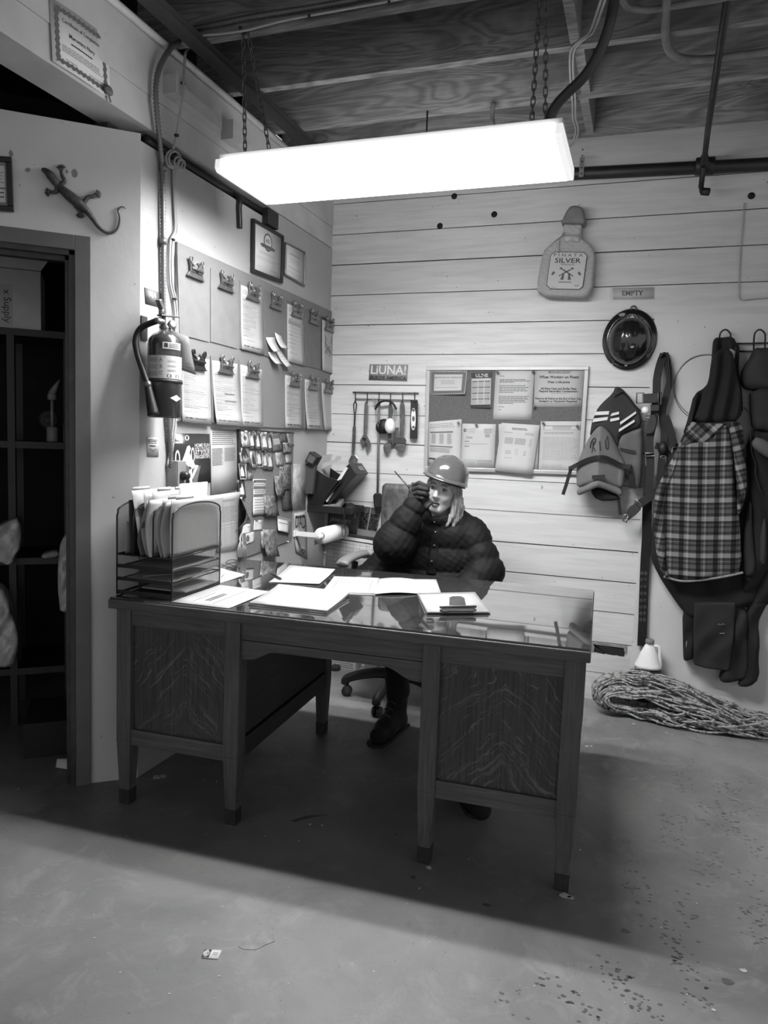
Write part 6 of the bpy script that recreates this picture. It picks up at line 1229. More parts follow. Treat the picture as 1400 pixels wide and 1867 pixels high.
mb.tube(catmull([jc+V3(.018, 0, .122), jc+V3(.040, 0, .122), jc+V3(.052, 0, .108), jc+V3(.054, 0, .075), jc+V3(.058, 0, .045), jc+V3(.060, 0, .02)], 5), [.0085]*26, 10); mb.build('body', mat('white_jug_plastic', 0.72, 0.35), jug)
MB().lathe([(.021, .134), (.022, .136), (.022, .154), (.018, .156)], jc, (0, 0, 1), 24).build('cap', mat('grey_cap', 0.16, 0.45), jug)
mb = MB(); mb.lathe([(.066, 0), (.068, .003), (.068, jc[2]-.006), (.062, jc[2]-.002)], V3(jc[0], jc[1]+.005, 0), (0, 0, 1), 28); solo('paint_tin', mb, M_BLACK, 'dark tin under the white jug, mostly hidden by the net', 'tin')
rs = np.random.default_rng(5); cp = FZ(1379, 1316, .03)
def crump(P): q = P-cp; r = np.linalg.norm(q*np.array([.8, 1, 1.3]), axis=1); return r-.034-.010*np.sin(q[:, 0]*130+2)*np.sin(q[:, 2]*150)-.008*np.sin(q[:, 1]*170+q[:, 0]*90)
vs, fs = snet(crump, cp-.07, cp+.07, .004); vs[:, 2] = np.maximum(vs[:, 2], .001); mb = MB(); mb.add(vs, fs, 0, False); solo('crumpled_paper', mb, M_PAPER2, 'crumpled white paper ball on the floor at the right end of the net', 'paper')
wbk = thing('wire_basket', 'black rimmed container at the right edge of the floor by the net', 'basket', FZ(1420, 1300)); bcx = FZ(1425, 1298)
mb = MB(); mb.tube([bcx+V3(.10*math.cos(t), .10*math.sin(t), .10) for t in np.linspace(0, 2*PI, 33)[:-1]], .006, 8, closed=True); mb.tube([bcx+V3(.10*math.cos(PI*.97), .10*math.sin(PI*.97), .10), bcx+V3(-.11, -.04, .07), bcx+V3(-.10, -.06, .03)], .004, 6); mb.build('rim', M_BLACK, wbk)
MB().lathe([(.075, 0), (.095, .098)], bcx, (0, 0, 1), 32).build('bowl', M_PALEINK, wbk)
# ------------------------------------------------------------------ file organizer on the desk
ZD = 0.7828
ORG = thing('desk_file_organizer', 'black steel mesh file organizer with three trays on the left end of the desk', 'file organizer', FZ(300, 1080, ZD))
m, k = newmat('black_wire_mesh', 0.5); v = k.obj(); s = k.n('SeparateXYZ'); k.l(v, s.inputs[0])
fr_ = lambda c: k.math('GREATER_THAN', k.math('FRACT', k.math('MULTIPLY', k.math('ADD', c, 9.0), 330.0)), 0.10)
hole = k.math('MULTIPLY', fr_(k.math('ADD', s.outputs['Y'], s.outputs['X'])), fr_(s.outputs['Z'])); k.b.inputs['Base Color'].default_value = (.012, .012, .012, 1); k.l(k.math('SUBTRACT', 1.0, k.math('MULTIPLY', hole, 0.97)), k.b.inputs['Alpha']); M_WMESH = m
OA, OB, OC = FZ(213, 1083, ZD), FZ(313, 1095, ZD), FZ(400, 1064, ZD)
OX, OY = OB-OA, OC-OB; OX[2] = OY[2] = 0
def og(a, b, z): return OA+OX*a+OY*b+V3(0, 0, z)
zf = hit(313, 944, OB, (0, 1, 0))[2]-ZD; za = hit(355, 917, (OB+OC)/2, nrm(np.cross(OY, (0, 0, 1))))[2]-ZD; zs = hit(313, 1021, OB, (0, 1, 0))[2]-ZD
arch = [(0.0, 0.0)]+[(0.0, zf*.97), (0.015, zf)]+[(0.5-0.5*math.cos(PI*t), zf+(za-zf)*math.sin(PI*t)**0.9) for t in np.linspace(0.08, 0.92, 14)]+[(0.985, zf), (1.0, zf*.97), (1.0, 0.0)]
for i, a in enumerate((0.0, 0.30, 0.66, 1.0)):
    z0 = 0.0 if a in (0.0, 1.0) else zs
    ar_ = [(b, max(z, z0)) for b, z in arch]
    mb = MB(); mb.tube([og(a, b, z+.002) for b, z in ar_], .0033, 8, closed=True); mb.build('divider_frame', M_BLACK, ORG)
    mb = MB(); mb.prism([(b, z) for b, z in ar_], lambda p, q, c: og(a, p, q)+nrm(OX)*c, -.0004, .0004); mb.build('mesh_panel', M_WMESH, ORG)
for i, z in enumerate((0.004, zs*0.36, zs*0.68, zs)):
    mb = MB(); mb.slab([og(0, 0, z), og(1, 0, z), og(1, 1, z), og(0, 1, z)], V3(0, 0, 1), .0015); mb.build('tray_mesh', M_WMESH if i < 3 else M_BLACKMATTE, ORG)
    mb = MB(); mb.tube([og(a, b, z+.003) for a, b in ((0, 0), (1, 0), (1, 1), (0, 1))], .003, 8, closed=True)
    if i < 3: mb.slab([og(0.02, 0.0, z+.014), og(.98, 0, z+.014), og(.98, 0, z+.001), og(.02, 0, z+.001)], nrm(-OY), .0012)
    mb.build('tray_rim', M_BLACK, ORG)
mb = MB(); mb.slab([og(0, 1, zs), og(1, 1, zs), og(1, 1, .004), og(0, 1, .004)], nrm(OY), .0008); mb.build('back_mesh', M_WMESH, ORG)
def folder(label, a0, a1, b0, b1, z1, m, belly=0.0, tab=None, name='file_folder', th=.0016, cat='folder', z0=None):
    # a0: where it stands on the shelf, a1: where its top leans (both in organizer widths)
    zz0 = zs+.004 if z0 is None else z0
    f = lambda u, v, h=0: og(a0+(a1-a0)*v-belly*math.sin(PI*min(1, v*1.05))*(1-.3*u), b0+(b1-b0)*u, zz0+(z1-zz0)*v)+nrm(OX)*h
    mb = MB(); mb.grid(lambda u, v: f(u, v), 6, 12, 0, back=nrm(OX)*th)
    if tab: mb.grid(lambda u, v: f(tab[0]+(tab[1]-tab[0])*u, 1.0)+V3(0, 0, tab[2]*v), 2, 1, 0, back=nrm(OX)*th)
    return mb, f
def put(label, *a, **k_):
    m_ = a[5]; mb, f = folder(label, *a, **{q: k_[q] for q in k_ if q not in ('mats', 'extra')})
    if 'extra' in k_: k_['extra'](mb, f)
    return solo(k_.get('name', 'file_folder'), mb, k_.get('mats', m_), label, k_.get('cat', 'folder'), 'folders in the organizer')
zz = lambda px, py, a, b: hit(px, py, og(a, b, 0), nrm(np.cross(OX, (0, 0, 1))))[2]-ZD
M_FOLD = mat('pale_manila', 0.40, 0.6, var=0.03); M_FOLD2 = mat('dull_manila', 0.32, 0.6, var=0.03)
put('dark hanging folder furthest left in the organizer', 0.20, 0.17, 0.04, 0.9, zf+.05, mat('dark_folder_card', 0.05, 0.6), th=.003)
put('thin grey folder against the left divider', 0.10, 0.12, 0.05, 0.9, zf-.03, M_PAPER3)
put('tall pale folder leaning out to the left', 0.40, 0.22, 0.04, 0.85, zf+.085, M_FOLD, tab=(0.02, 0.4, .012))
put('pale folder with a middle tab, second from the left', 0.44, 0.36, 0.12, 0.95, zf+.078, M_FOLD, tab=(0.3, 0.62, .014))
put('pale folder with a right tab behind the calendar page', 0.48, 0.44, 0.2, 1.0, zf+.080, M_FOLD, tab=(0.55, .85, .012))
def ex_cal(mb, f): mb.text(lambda u, v, h: f(u, 1-v, -h-.0002), 'March 2026', 0.50, 0.14, 0.024, .36, .2, 1, 'CENTER', .01, fit=.55); mb.lines(lambda u, v, h: f(u, 1-v, -h-.0002), .3, .2, .9, .24, 1, .012, 3)
zs_old = zs
put('white sheet reading March 2026 standing at the back of the organizer', 0.56, 0.60, 0.55, 1.16, zf+.106, M_PAPER, name='calendar_page', cat='paper', mats=INKS, extra=ex_cal, th=.001)
put('pale curved folder bulging in the second slot', 0.52, 0.52, 0.02, 0.85, zf+.052, M_FOLD, belly=.10)
put('white stack of sheets with a thick lower corner in the second slot', 0.60, 0.585, -0.02, 0.8, zf+.056, M_PAPER2, belly=.06, name='paper_stack', cat='paper', th=.012)
put('grey brown wallet slumped in the second slot', 0.44, 0.47, 0.0, 0.7, zf-.02, mat('grey_wallet_card', 0.12, 0.6), belly=.08)
put('curved pale folder left of the front mesh panel', 0.80, 0.83, 0.0, 0.9, zf+.060, M_FOLD2, belly=.10, tab=(0.1, 0.55, .012))
put('bright folder just behind the front mesh panel', 0.86, 0.88, 0.0, 0.95, zf+.052, M_FOLD, belly=.08)
put('pale folder pressed on the front mesh panel, its corner folded right', 0.95, 0.955, 0.02, 1.1, zf+.060, M_FOLD2, belly=.02, tab=(0.08, 0.4, .012))
# loose things in the trays
for lab, z, g, q in (('sheets lying in the top tray of the organizer', zs*.68, M_PAPER3, (.1, .05, .95, .98)), ('sheets lying in the middle tray of the organizer', zs*.36, M_PAPER3, (.08, .1, .9, .95)), ('pale sheet poking out of the lowest organizer tray', .004, M_PAPER2, (.15, .3, .97, .99))):
    mb = MB(); mb.slab([og(q[0], q[1], z+.003), og(q[2], q[1], z+.003), og(q[2], q[3], z+.003), og(q[0], q[3], z+.003)], V3(0, 0, 1), .005); solo('tray_sheets', mb, g, lab, 'paper')
mb = MB(); mb.tube([og(.35, .12, zs*.36+.013), og(.75, .5, zs*.36+.013)], .004, 8); solo('tray_pen', mb, M_PALEINK, 'pale pen lying in the middle tray of the organizer', 'pen')
# ------------------------------------------------------------------ papers on the desk top
M_DPAP = mat('desk_paper', 0.33, 0.7, var=0.03, scale=3); M_DPAP2 = mat('desk_paper_dull', 0.28, 0.7, var=0.03, scale=3); DINK = [M_DPAP]+INKS[1:]
def dpaper(pts, label, content, z, name='paper_sheet', mats=None, bend=None, th=.0008, cat='paper', group=None):
    mb, fn, W, H = paper([FZ(x, y, ZD+z) for x, y in pts], V3(0, 0, 1), th, bend, 6, 6); content(mb, fn, W, H); return solo(name, mb, mats or DINK, label, cat, group)
c_none = lambda *k_: None
dpaper([(340, 1050), (392, 1035), (447, 1050), (398, 1064)], 'white sheet on the desk just right of the organizer', c_none, .001, bend=lambda u, v: .006*u*u)
def c_map(mb, fn, W, H):
    mb.lines(fn, .12, .25, .6, .3, 1, .012, 1, words=False); mb.lines(fn, .2, .4, .62, .52, 2, .03, 1); mb.lines(fn, .1, .62, .9, .66, 1, .012, 1, words=False); mb.lines(fn, .3, .15, .9, .2, 1, .010, 2, words=False); mb.lines(fn, .1, .75, .6, .85, 2, .01, 3)
dpaper([(312, 1097), (400, 1066), (492, 1080), (417, 1109)], 'printed form lying on the desk in front of the organizer', c_map, .002, bend=lambda u, v: .004*u*v)
mb, fn, W, H = paper([FZ(x, y, ZD+.012) for x, y in ((454, 1098), (508, 1070), (637, 1083), (596, 1113))], V3(0, 0, 1), .004, lambda u, v: .012*u*u*u*(1-.3*v), 8, 4); b2, f2_, _, _ = paper([FZ(x, y, ZD+.004) for x, y in ((453, 1102), (508, 1072), (637, 1086), (595, 1117))], V3(0, 0, 1), .004, lambda u, v: .010*u**4, 8, 4); mb.add(b2.v, b2.f, 0, True)
solo('file_folder', mb, M_DPAP, 'thick closed white folder in the middle of the desk front', 'folder')
dpaper([(490, 1061), (528, 1033), (611, 1042), (582, 1066)], 'white sheet with curled edge under the black pen', lambda mb, fn, W, H: mb.lines(fn, .45, .8, .85, .9, 2, .01, 3), .002, bend=lambda u, v: .02*max(0, u-.4)**2+.004*v)
pa, pb = FZ(494, 1046, ZD+.009), FZ(514, 1056, ZD+.009); pen = thing('pen', 'black pen lying on the white sheet at the left of the desk', 'pen', pa)
MB().tube([pa, pa*.95+pb*.05, pa*.15+pb*.85, pb], [.003, .0045, .0045, .0015], 10).build('barrel', M_BLACK, pen); MB().tube([pa+V3(0, 0, .005), pa*.6+pb*.4+V3(0, 0, .006)], .0012, 6).build('clip', M_STEEL, pen)
fl = thing('open_folder', 'open white folder with a ledger page in front of the seated person', 'folder', FZ(690, 1068, ZD))
mb, fn, W, H = paper([FZ(x, y, ZD+.002) for x, y in ((586, 1081), (609, 1055), (691, 1058), (684, 1085))], V3(0, 0, 1), .0015, lambda u, v: .006*u*u, 4, 2); mb.build('left_leaf', M_DPAP2, fl)
mb, fn, W, H = paper([FZ(x, y, ZD+.005) for x, y in ((587, 1078), (609, 1053), (691, 1056), (684, 1082))], V3(0, 0, 1), .0012, lambda u, v: .006*u*u, 6, 4); mb.lines(fn, .06, .12, .96, .9, 12, .03, 3); mb.build('ledger_page', DINK, fl)
mb, fn, W, H = paper([FZ(x, y, ZD+.003) for x, y in ((690, 1056), (795, 1057), (804, 1082), (683, 1084))], V3(0, 0, 1), .0015, lambda u, v: .012*math.sin(PI*min(1, u*1.6))*.5+.002, 8, 3); mb.build('right_leaf', M_DPAP, fl)
dc_ = thing('clipboard', 'clipboard with a white pad lying on the right half of the desk', 'clipboard', FZ(830, 1100, ZD))
cq = [FZ(x, y, ZD+.001) for x, y in ((760, 1083), (866, 1081), (894, 1119), (778, 1119))]; MB().slab(cq, V3(0, 0, 1), .004).build('backing', M_CLIPB, dc_, .001)
mb, fn, W, H = paper([FZ(x, y, ZD+.0105) for x, y in ((764, 1084), (863, 1082), (891, 1115), (779, 1115))], V3(0, 0, 1), .005, None, 2, 2); mb.lines(fn, .2, .5, .6, .8, 4, .02, 3); solo('writing_pad', mb, DINK, 'white pad of forms held by the clipboard on the desk', 'paper')
fnc, W, H = qmap([FZ(x, y, ZD+.012) for x, y in ((779, 1090), (878, 1089), (894, 1119), (778, 1119))], V3(0, 0, 1))
mb = MB(); mb.prism([(.25, .72), (.75, .70), (.80, .84), (.72, .93), (.62, .9), (.38, .9), (.28, .95), (.20, .86)], lambda a, b, c: fnc(a, b, c), 0, .006); mb.prism([(.38, .35), (.44, .30), (.58, .30), (.64, .38), (.64, .72), (.36, .72)], lambda a, b, c: fnc(a, b, .004+c+.03*(.72-b)), 0, .006)
mb.tube([fnc(.2, .80, .012), fnc(.8, .78, .012)], .0045, 8); mb.build('clip', M_DARKSTEEL, dc_, .001)
mb = MB(); mb.tube(catmull([FZ(x, y, ZD+z) for x, y, z in ((402, 1036, .004), (416, 1028, .02), (432, 1024, .03), (424, 1020, .03), (412, 1026, .012), (428, 1034, .005), (410, 1046, .003), (404, 1052, .003))], 6), .0016, 6)
mb.tube(catmull([FZ(x, y, ZD+z) for x, y, z in ((404, 1030, .012), (420, 1034, .006), (434, 1030, .004), (437, 1024, .02))], 6), .0016, 6); solo('thin_cable', mb, M_BLACK, 'tangle of thin black cable on the desk behind the organizer', 'cable')
# ------------------------------------------------------------------ office chair
M_VINYL, k = newmat('worn_grey_vinyl', 0.5); o = k.obj(); c = k.ramp(k.noise(k.mapping(o, (1, 1, .6)), 16, 6, 1.0, .6), [(0.36, 0.03), (0.52, 0.085), (0.75, 0.12)]); k.l(c, k.b.inputs['Base Color'])
ch = thing('office_chair', 'worn grey office chair on a five star base behind the desk', 'chair', (-1.15, 3.66, 0.0)); CX, CY = -1.15, 3.66
def rbox(name, lo, hi, r, m, h=.012):
    lo, hi = np.array(lo), np.array(hi); c_, b_ = (lo+hi)/2, (hi-lo)/2-r
    f = lambda P: np.linalg.norm(np.maximum(np.abs(P-c_)-b_, 0), axis=1)+np.minimum((np.abs(P-c_)-b_).max(axis=1), 0)-r
    vs, fs = snet(f, lo-2*h, hi+2*h, h); mb = MB(); mb.add(vs, fs, 0, True); return mb.build(name, m, ch)
rbox('backrest', (-1.365, 3.845, .70), (-.935, 3.905, 1.145), .026, M_VINYL)
rbox('seat', (-1.38, 3.40, .40), (-.92, 3.84, .475), .035, M_VINYL)
for x in (-1.40,):
    sx = .02 if x < -1 else -.02
    MB().tube(catmull([V3(x+sx*2, 3.62, .41), V3(x-sx*.5, 3.62, .46), V3(x-sx*.5, 3.60, .60), V3(x, 3.58, .735)], 5), .018, 10).build('arm_post', M_RUB, ch)
    mb = MB(); mb.tube(catmull([V3(x, 3.40, .745), V3(x, 3.45, .762), V3(x, 3.58, .768), V3(x, 3.70, .762), V3(x, 3.73, .75)], 6), [.022]+[.034]*23+[.022], 14, flat=.6); mb.build('armrest', mat('grey_armrest_pad', .17, .5), ch)
MB().tube([V3(CX, CY, .13), V3(CX, CY, .41)], .026, 14).build('column', M_RUB, ch); MB().tube(catmull([V3(CX, CY, .40), V3(CX, 3.88, .42), V3(CX, 3.92, .6), V3(CX, 3.90, .85)], 6), .02, 10, flat=.6).build('back_support', M_RUB, ch)
for i in range(5):
    a = math.atan2(3.596-CY, -1.428-CX)+2*PI*i/5; d = V3(math.cos(a), math.sin(a), 0); e = V3(CX, CY, 0)+d*.285
    MB().tube(catmull([V3(CX, CY, .135), V3(CX, CY, .14)+d*.1, V3(CX, CY, .125)+d*.2, e+V3(0, 0, .095), e+d*.012+V3(0, 0, .065)], 5), list(np.linspace(.032, .022, 21)), 12).build('base_leg', M_RUB, ch)
    s = V3(-d[1], d[0], 0); mb = MB()
    for q in (-1, 1): mb.lathe([(.0, -.008), (.024, -.008), (.028, -.004), (.028, .004), (.024, .008), (0, .008)], e+s*.013*q+V3(0, 0, .028), s, 18)
    mb.tube([e+V3(0, 0, .028)-s*.02, e+V3(0, 0, .028)+s*.02], .008, 8); mb.tube([e+V3(0, 0, .03), e+V3(0, 0, .075)], .008, 8); mb.build('caster', M_BLACK, ch)

# ------------------------------------------------------------------ the seated person
per = thing('person', 'person in hard hat and black puffer jacket at the desk, holding a radio', 'person', (-1.0, 3.62, 0.0))
HC = V3(-.937, 3.575, 1.142); th, ph_ = -.06, .16
Rz = np.array([[math.cos(th), -math.sin(th), 0], [math.sin(th), math.cos(th), 0], [0, 0, 1]]); Ry = np.array([[math.cos(ph_), 0, math.sin(ph_)], [0, 1, 0], [-math.sin(ph_), 0, math.cos(ph_)]])
HM = Rz@Ry
def hw(x, y, z): return HC+HM@V3(x, y, z)
def head(q):
    d = sd_ell(q, (0, .012, .035), (.071, .090, .085))
    d = smin(d, sd_ell(q, (0, -.018, -.030), (.060, .068, .078)), .03)
    d = smin(d, sd_ell(q, (0, -.052, -.088), (.026, .026, .022)), .03)                  # chin
    for s in (-1, 1):
        d = smin(d, sd_ell(q, (s*.040, -.052, -.022), (.024, .026, .026)), .022)         # cheeks
        d = smin(d, sd_caps(q, (s*.050, .0, -.050), (s*.016, -.058, -.096), .020, .014), .02)   # jaw
        d = smax(d, -sd_ell(q, (s*.031, -.094, .010), (.020, .017, .0125)), .012)        # eye sockets
        d = smin(d, sd_ell(q, (s*.034, -.074, .031), (.026, .012, .007)), .012)          # brow ridge
        d = smin(d, sd_ell(q, (s*.0105, -.090, -.030), (.0085, .010, .0075)), .006)      # nostrils
        d = smin(d, sd_ell(q, (s*.074, .012, -.005), (.009, .020, .031)), .008)          # ears
    d = smin(d, sd_caps(q, (0, -.080, .020), (0, -.103, -.024), .0075, .0115), .010)     # nose
    d = smin(d, sd_ell(q, (0, -.086, -.0565), (.022, .009, .0055)), .004)                # upper lip
    d = smin(d, sd_ell(q, (0, -.084, -.0705), (.019, .010, .0065)), .004)                # lower lip
    d = smax(d, -sd_ell(q, (0, -.097, -.0635), (.019, .012, .0016)), .002)               # mouth line
    return smin(d, sd_caps(q, (0, .035, -.06), (.01, .055, -.20), .052, .056), .02)      # neck
vs, fs = snet(head, (-.095, -.125, -.20), (.095, .115, .13), .0030)
mid = np.array([vs[list(f)].mean(axis=0) for f in fs]); mx = np.zeros(len(fs), int)
lip = (np.abs(mid[:, 0]) < .0225-.4*np.abs(mid[:, 2]+.0635)) & (np.abs(mid[:, 2]+.0635) < .0125) & (mid[:, 1] < -.072); mx[lip] = 1
mx[lip & (np.abs(mid[:, 2]+.0635) < .0022)] = 2
mb = MB(); mb.add(HC+vs@HM.T, fs, 0, True); mb.m = list(map(int, mx))
SRp, SLp = V3(-1.12, 3.65, .955), V3(-.800, 3.65, .925); ERp, ELp = V3(-1.125, 3.395, .875), V3(-.70, 3.60, .75); WRp, WLp = V3(-1.035, 3.415, 1.06), V3(-.80, 3.40, .63)
HRp, HLp, KRp, KLp, ARp, ALp = V3(-1.08, 3.68, .575), V3(-.90, 3.66, .575), V3(-1.05, 3.27, .50), V3(-.73, 3.17, .47), V3(-1.03, 3.25, .13), V3(-.605, 2.79, .11)
def inner(P):
    d = smin(sd_caps(P, (-1.02, 3.70, .58), (-1.0, 3.69, .90), .085, .075), sd_caps(P, (-.94, 3.70, .58), (-.92, 3.69, .91), .085, .075), .03)
    for a, b, c, r in ((SRp, ERp, WRp, (.034, .030, .024)), (SLp, ELp, WLp, (.034, .030, .024)), (HRp, KRp, ARp, (.065, .045, .030)), (HLp, KLp, ALp, (.065, .045, .026))):
        d = smin(d, sd_caps(P, a, b, r[0], r[1]), .012); d = smin(d, sd_caps(P, b, c, r[1], r[2]), .012)
    return smin(d, sd_caps(P, (-.96, 3.65, .92), hw(.01, .05, -.17), .055, .052), .04)
vs, fs = snet(inner, (-1.28, 2.7, .06), (-.6, 3.85, 1.12), .014); mb.add(vs, fs, 0, True)
M_SKIN = mat('pale_skin', .43, .45, var=.05, scale=14)
mb.build('body', [M_SKIN, mat('lips', .13, .6), mat('mouth_shadow_line', .03, .6)], per)
def hsurf(x, z, off=0.0):                                    # front of the face at (x, z)
    ys = np.linspace(-.13, 0, 400); q = np.stack([np.full(400, x), ys, np.full(400, z)], 1); d = head(q); i = np.argmax(d < 0); return hw(x, ys[i]-off, z)
M_BROW = mat('dark_brow_hair', .06, .8); M_EYEW = mat('eye_white', .24, .3); M_IRIS = mat('dark_iris', .02, .2)
for s in (-1, 1):
    MB().tube([hsurf(s*x, z, .0005) for x, z in ((.013, .029), (.022, .0325), (.034, .0335), (.044, .029), (.049, .024))], [.0022, .0036, .0034, .0026, .001], 8, flat=.6).build('eyebrow', M_BROW, per)
    e = V3(s*.0305, -.0685, .0095); mb = MB(); mb.ball((0, 0, 0), (.0135, .0105, .0105), 16); mb.v = [tuple(hw(*(e+V3(*p)))) for p in mb.v]; ey = mb.build('eye', M_EYEW, per)
    mb = MB(); mb.ball((-.001, -.0062, 0), (.0058, .0052, .0058), 12); mb.v = [tuple(hw(*(e+V3(*p)))) for p in mb.v]; mb.build('iris', M_IRIS, ey)
    MB().tube([hw(*(e+V3(s*.014*math.cos(t), -.0098*max(.35, math.sin(t)), .0068*math.sin(t)))) for t in np.linspace(.1, PI-.1, 9)], [.0008, .0016, .002, .0022, .0022, .0022, .002, .0016, .0008], 6).build('upper_lash', M_BROW, per)
    MB().tube([hw(*(e+V3(s*.013*math.cos(t), -.0095*max(.4, math.sin(t)), -.0052*math.sin(t)))) for t in np.linspace(.2, PI-.2, 8)], .0007, 6).build('lower_lash', M_BROW, per)
# hair
def hair(q):
    d = sd_ell(q, (0, .018, .025), (.083, .098, .098))
    d = smax(d, -sd_ell(q, (-.004, -.085, -.035), (.066, .085, .115)), .012)
    d = smax(d, -(q[:, 2]+.035)*1.0, .02)
    L = None
    for pts, r in (([(.070, -.018, .03), (.082, -.022, -.04), (.084, -.032, -.11), (.070, -.046, -.165)], (.016, .018, .015, .006)), ([(.078, .005, .02), (.094, .0, -.06), (.098, -.012, -.13), (.088, -.03, -.185)], (.018, .020, .017, .007)), ([(.072, .03, .0), (.098, .03, -.07), (.106, .015, -.13), (.102, .0, -.17)], (.02, .021, .017, .008)),
                   ([(-.068, -.022, .04), (-.078, -.024, -.01), (-.078, -.022, -.06), (-.072, -.01, -.12)], (.010, .012, .012, .006)), ([(-.07, .02, .0), (-.085, .02, -.07), (-.08, .02, -.13)], (.02, .02, .012)), ([(0, .09, 0), (0, .105, -.08), (.02, .10, -.15)], (.05, .05, .03))):
        for a, b, ra, rb in zip(pts, pts[1:], r, r[1:]):
            c = sd_caps(q, a, b, ra, rb); L = c if L is None else smin(L, c, .008)
    L = L+.0022*np.sin(q[:, 0]*520+q[:, 2]*70+q[:, 1]*260)
    return smin(d, L, .008)
vs, fs = snet(hair, (-.115, -.10, -.20), (.135, .165, .13), .0036); mb = MB(); mb.add(HC+vs@HM.T, fs, 0, True)
M_HAIR, k = newmat('dark_blond_hair', .5); s_ = k.noise(k.mapping(k.obj(), (150, 150, 9), (0, .1, 0)), 1.0, 4, .4); k.l(k.ramp(s_, [(.3, .07), (.55, .24), (.75, .36)]), k.b.inputs['Base Color']); k.bump(s_, .4, .004); mb.build('hair', M_HAIR, per)
# hard hat: low cap with a peak
M_HH = mat('glossy_grey_hard_hat', .075, .18, var=.04, coat=.8); n = 56; hat_o = V3(.004, .012, .062); HT = np.array([[math.cos(.11), 0, math.sin(.11)], [0, 1, 0], [-math.sin(.11), 0, math.cos(.11)]])@np.array([[1, 0, 0], [0, math.cos(-.10), -math.sin(-.10)], [0, math.sin(-.10), math.cos(-.10)]]); vs = []
def hring(t, r): return r*.107*math.cos(t), r*.126*math.sin(t)
prof = [(1.0, .0)]+[(math.cos(a)**.9 if a < 1.57 else 0.001, .116*math.sin(a)) for a in np.linspace(.1, PI/2, 14)]
for j, (r, z) in enumerate(prof):
    for k_ in range(n):
        t = 2*PI*k_/n; x, y = hring(t, r); rid = .004*math.exp(-(x/.016)**2)*math.sin(min(1.5, z/.08)); vs.append(hw(*(hat_o+HT@V3(x, y, z+rid))))
mb = MB(); mb.add(vs, [(j*n+k_, j*n+(k_+1) % n, (j+1)*n+(k_+1) % n, (j+1)*n+k_) for j in range(len(prof)-1) for k_ in range(n)], 0, True)
helm = mb.build('hard_hat', M_HH, per)
vs = []
for r0, z in ((.0, .006), (.5, -.001), (1.0, -.007), (1.0, -.011), (.5, -.006), (-.04, -.002)):
    for k_ in range(n):
        t = 2*PI*k_/n; fr_w = max(0, -math.sin(t))**1.6; out = .006+.026*fr_w; x, y = hring(t, 1.0); d = nrm(V3(x, y, 0)); vs.append(hw(*(hat_o+HT@V3(x+d[0]*out*r0, y+d[1]*out*r0, z-.006*fr_w*max(r0, 0)))))
mb = MB(); mb.add(vs, [(j*n+k_, j*n+(k_+1) % n, ((j+1) % 6)*n+(k_+1) % n, ((j+1) % 6)*n+k_) for j in range(6) for k_ in range(n)], 0, True); mb.build('peak', M_HH, helm)
mb = MB(); mb.lathe([(.98, -.002), (.95, -.022), (.90, -.022), (.92, .0)], V3(0, 0, 0), (0, 0, 1), n); mb.v = [tuple(hw(*(hat_o+HT@V3(p[0]*.107, p[1]*.126, p[2])))) for p in mb.v]; mb.build('suspension_band', M_BLACKMATTE, helm)
# puffer jacket
def arm(P, a, b, c, ra, rb, rc, n1, n2):
    o_ = None
    for p, q, r0, r1, nn in ((a, b, ra, rb, n1), (b, c, rb, rc, n2)):
        p, q = np.array(p), np.array(q); d = q-p; t = np.clip(((P-p)@d)/(d@d), 0, 1); dd = np.linalg.norm(P-p-t[:, None]*d, axis=1)-(r0+(r1-r0)*t)-.013*np.abs(np.sin(PI*nn*t+.4))**.6
        o_ = dd if o_ is None else smin(o_, dd, .018)
    return o_
def jacket(P):
    baf = .014*np.abs(np.sin(PI*(P[:, 2]-.62)/.118))**.7
    d = smin(sd_caps(P, (-1.04, 3.66, .635), (-1.02, 3.65, .91), .155, .115), sd_caps(P, (-.90, 3.66, .635), (-.89, 3.65, .92), .155, .115), .08)-baf
    d = smin(d, sd_caps(P, (-1.17, 3.62, .80), (-1.30, 3.56, .66), .08, .085)-baf*.6, .05)
    d = smin(d, arm(P, SRp, ERp, WRp, .088, .092, .050, 2.0, 2.0), .022)
    d = smin(d, arm(P, SLp, ELp, WLp, .080, .078, .060, 2.2, 2.5), .022)
    col = sd_ell(P, (-.945, 3.615, .995), (.098, .102, .062)); d = smin(d, col, .025)
    d = smax(d, -sd_ell(P, hw(.0, .0, -.075), (.066, .074, .075)), .012)
    d = d+.0016*np.sin(P[:, 0]*78+P[:, 2]*60+2*np.sin(P[:, 2]*40))*np.sin(P[:, 2]*120+P[:, 1]*55+P[:, 0]*30)+.0012*np.sin(P[:, 0]*150-P[:, 2]*120+P[:, 1]*80)
    return d
vs, fs = snet(jacket, (-1.46, 3.22, .44), (-.60, 3.86, 1.13), .0068); mb = MB(); mb.add(vs, fs, 0, True)
M_PUFF = mat('black_puffer_nylon', .006, .68, var=.2, scale=20, bump=.35, bscale=26, spec=.16); jk = mb.build('puffer_jacket', M_PUFF, per)
def jsurf(x, z, off=0.0, f=jacket):
    ys = np.linspace(3.2, 3.75, 700); d = f(np.stack([np.full(700, x), ys, np.full(700, z)], 1)); return V3(x, ys[np.argmax(d < 0)]-off, z)
mb = MB(); zz_ = np.linspace(.945, .72, 16); L_ = [jsurf(-.955-.02*(.95-z), z, .003) for z in zz_]; mb.grid(lambda u, v: L_[min(15, int(round(v*15)))]+V3(.050*(u-.5), .004*abs(u-.5), 0), 3, 15, 0, back=V3(0, .006, 0)); mb.build('placket', M_PUFF, jk)
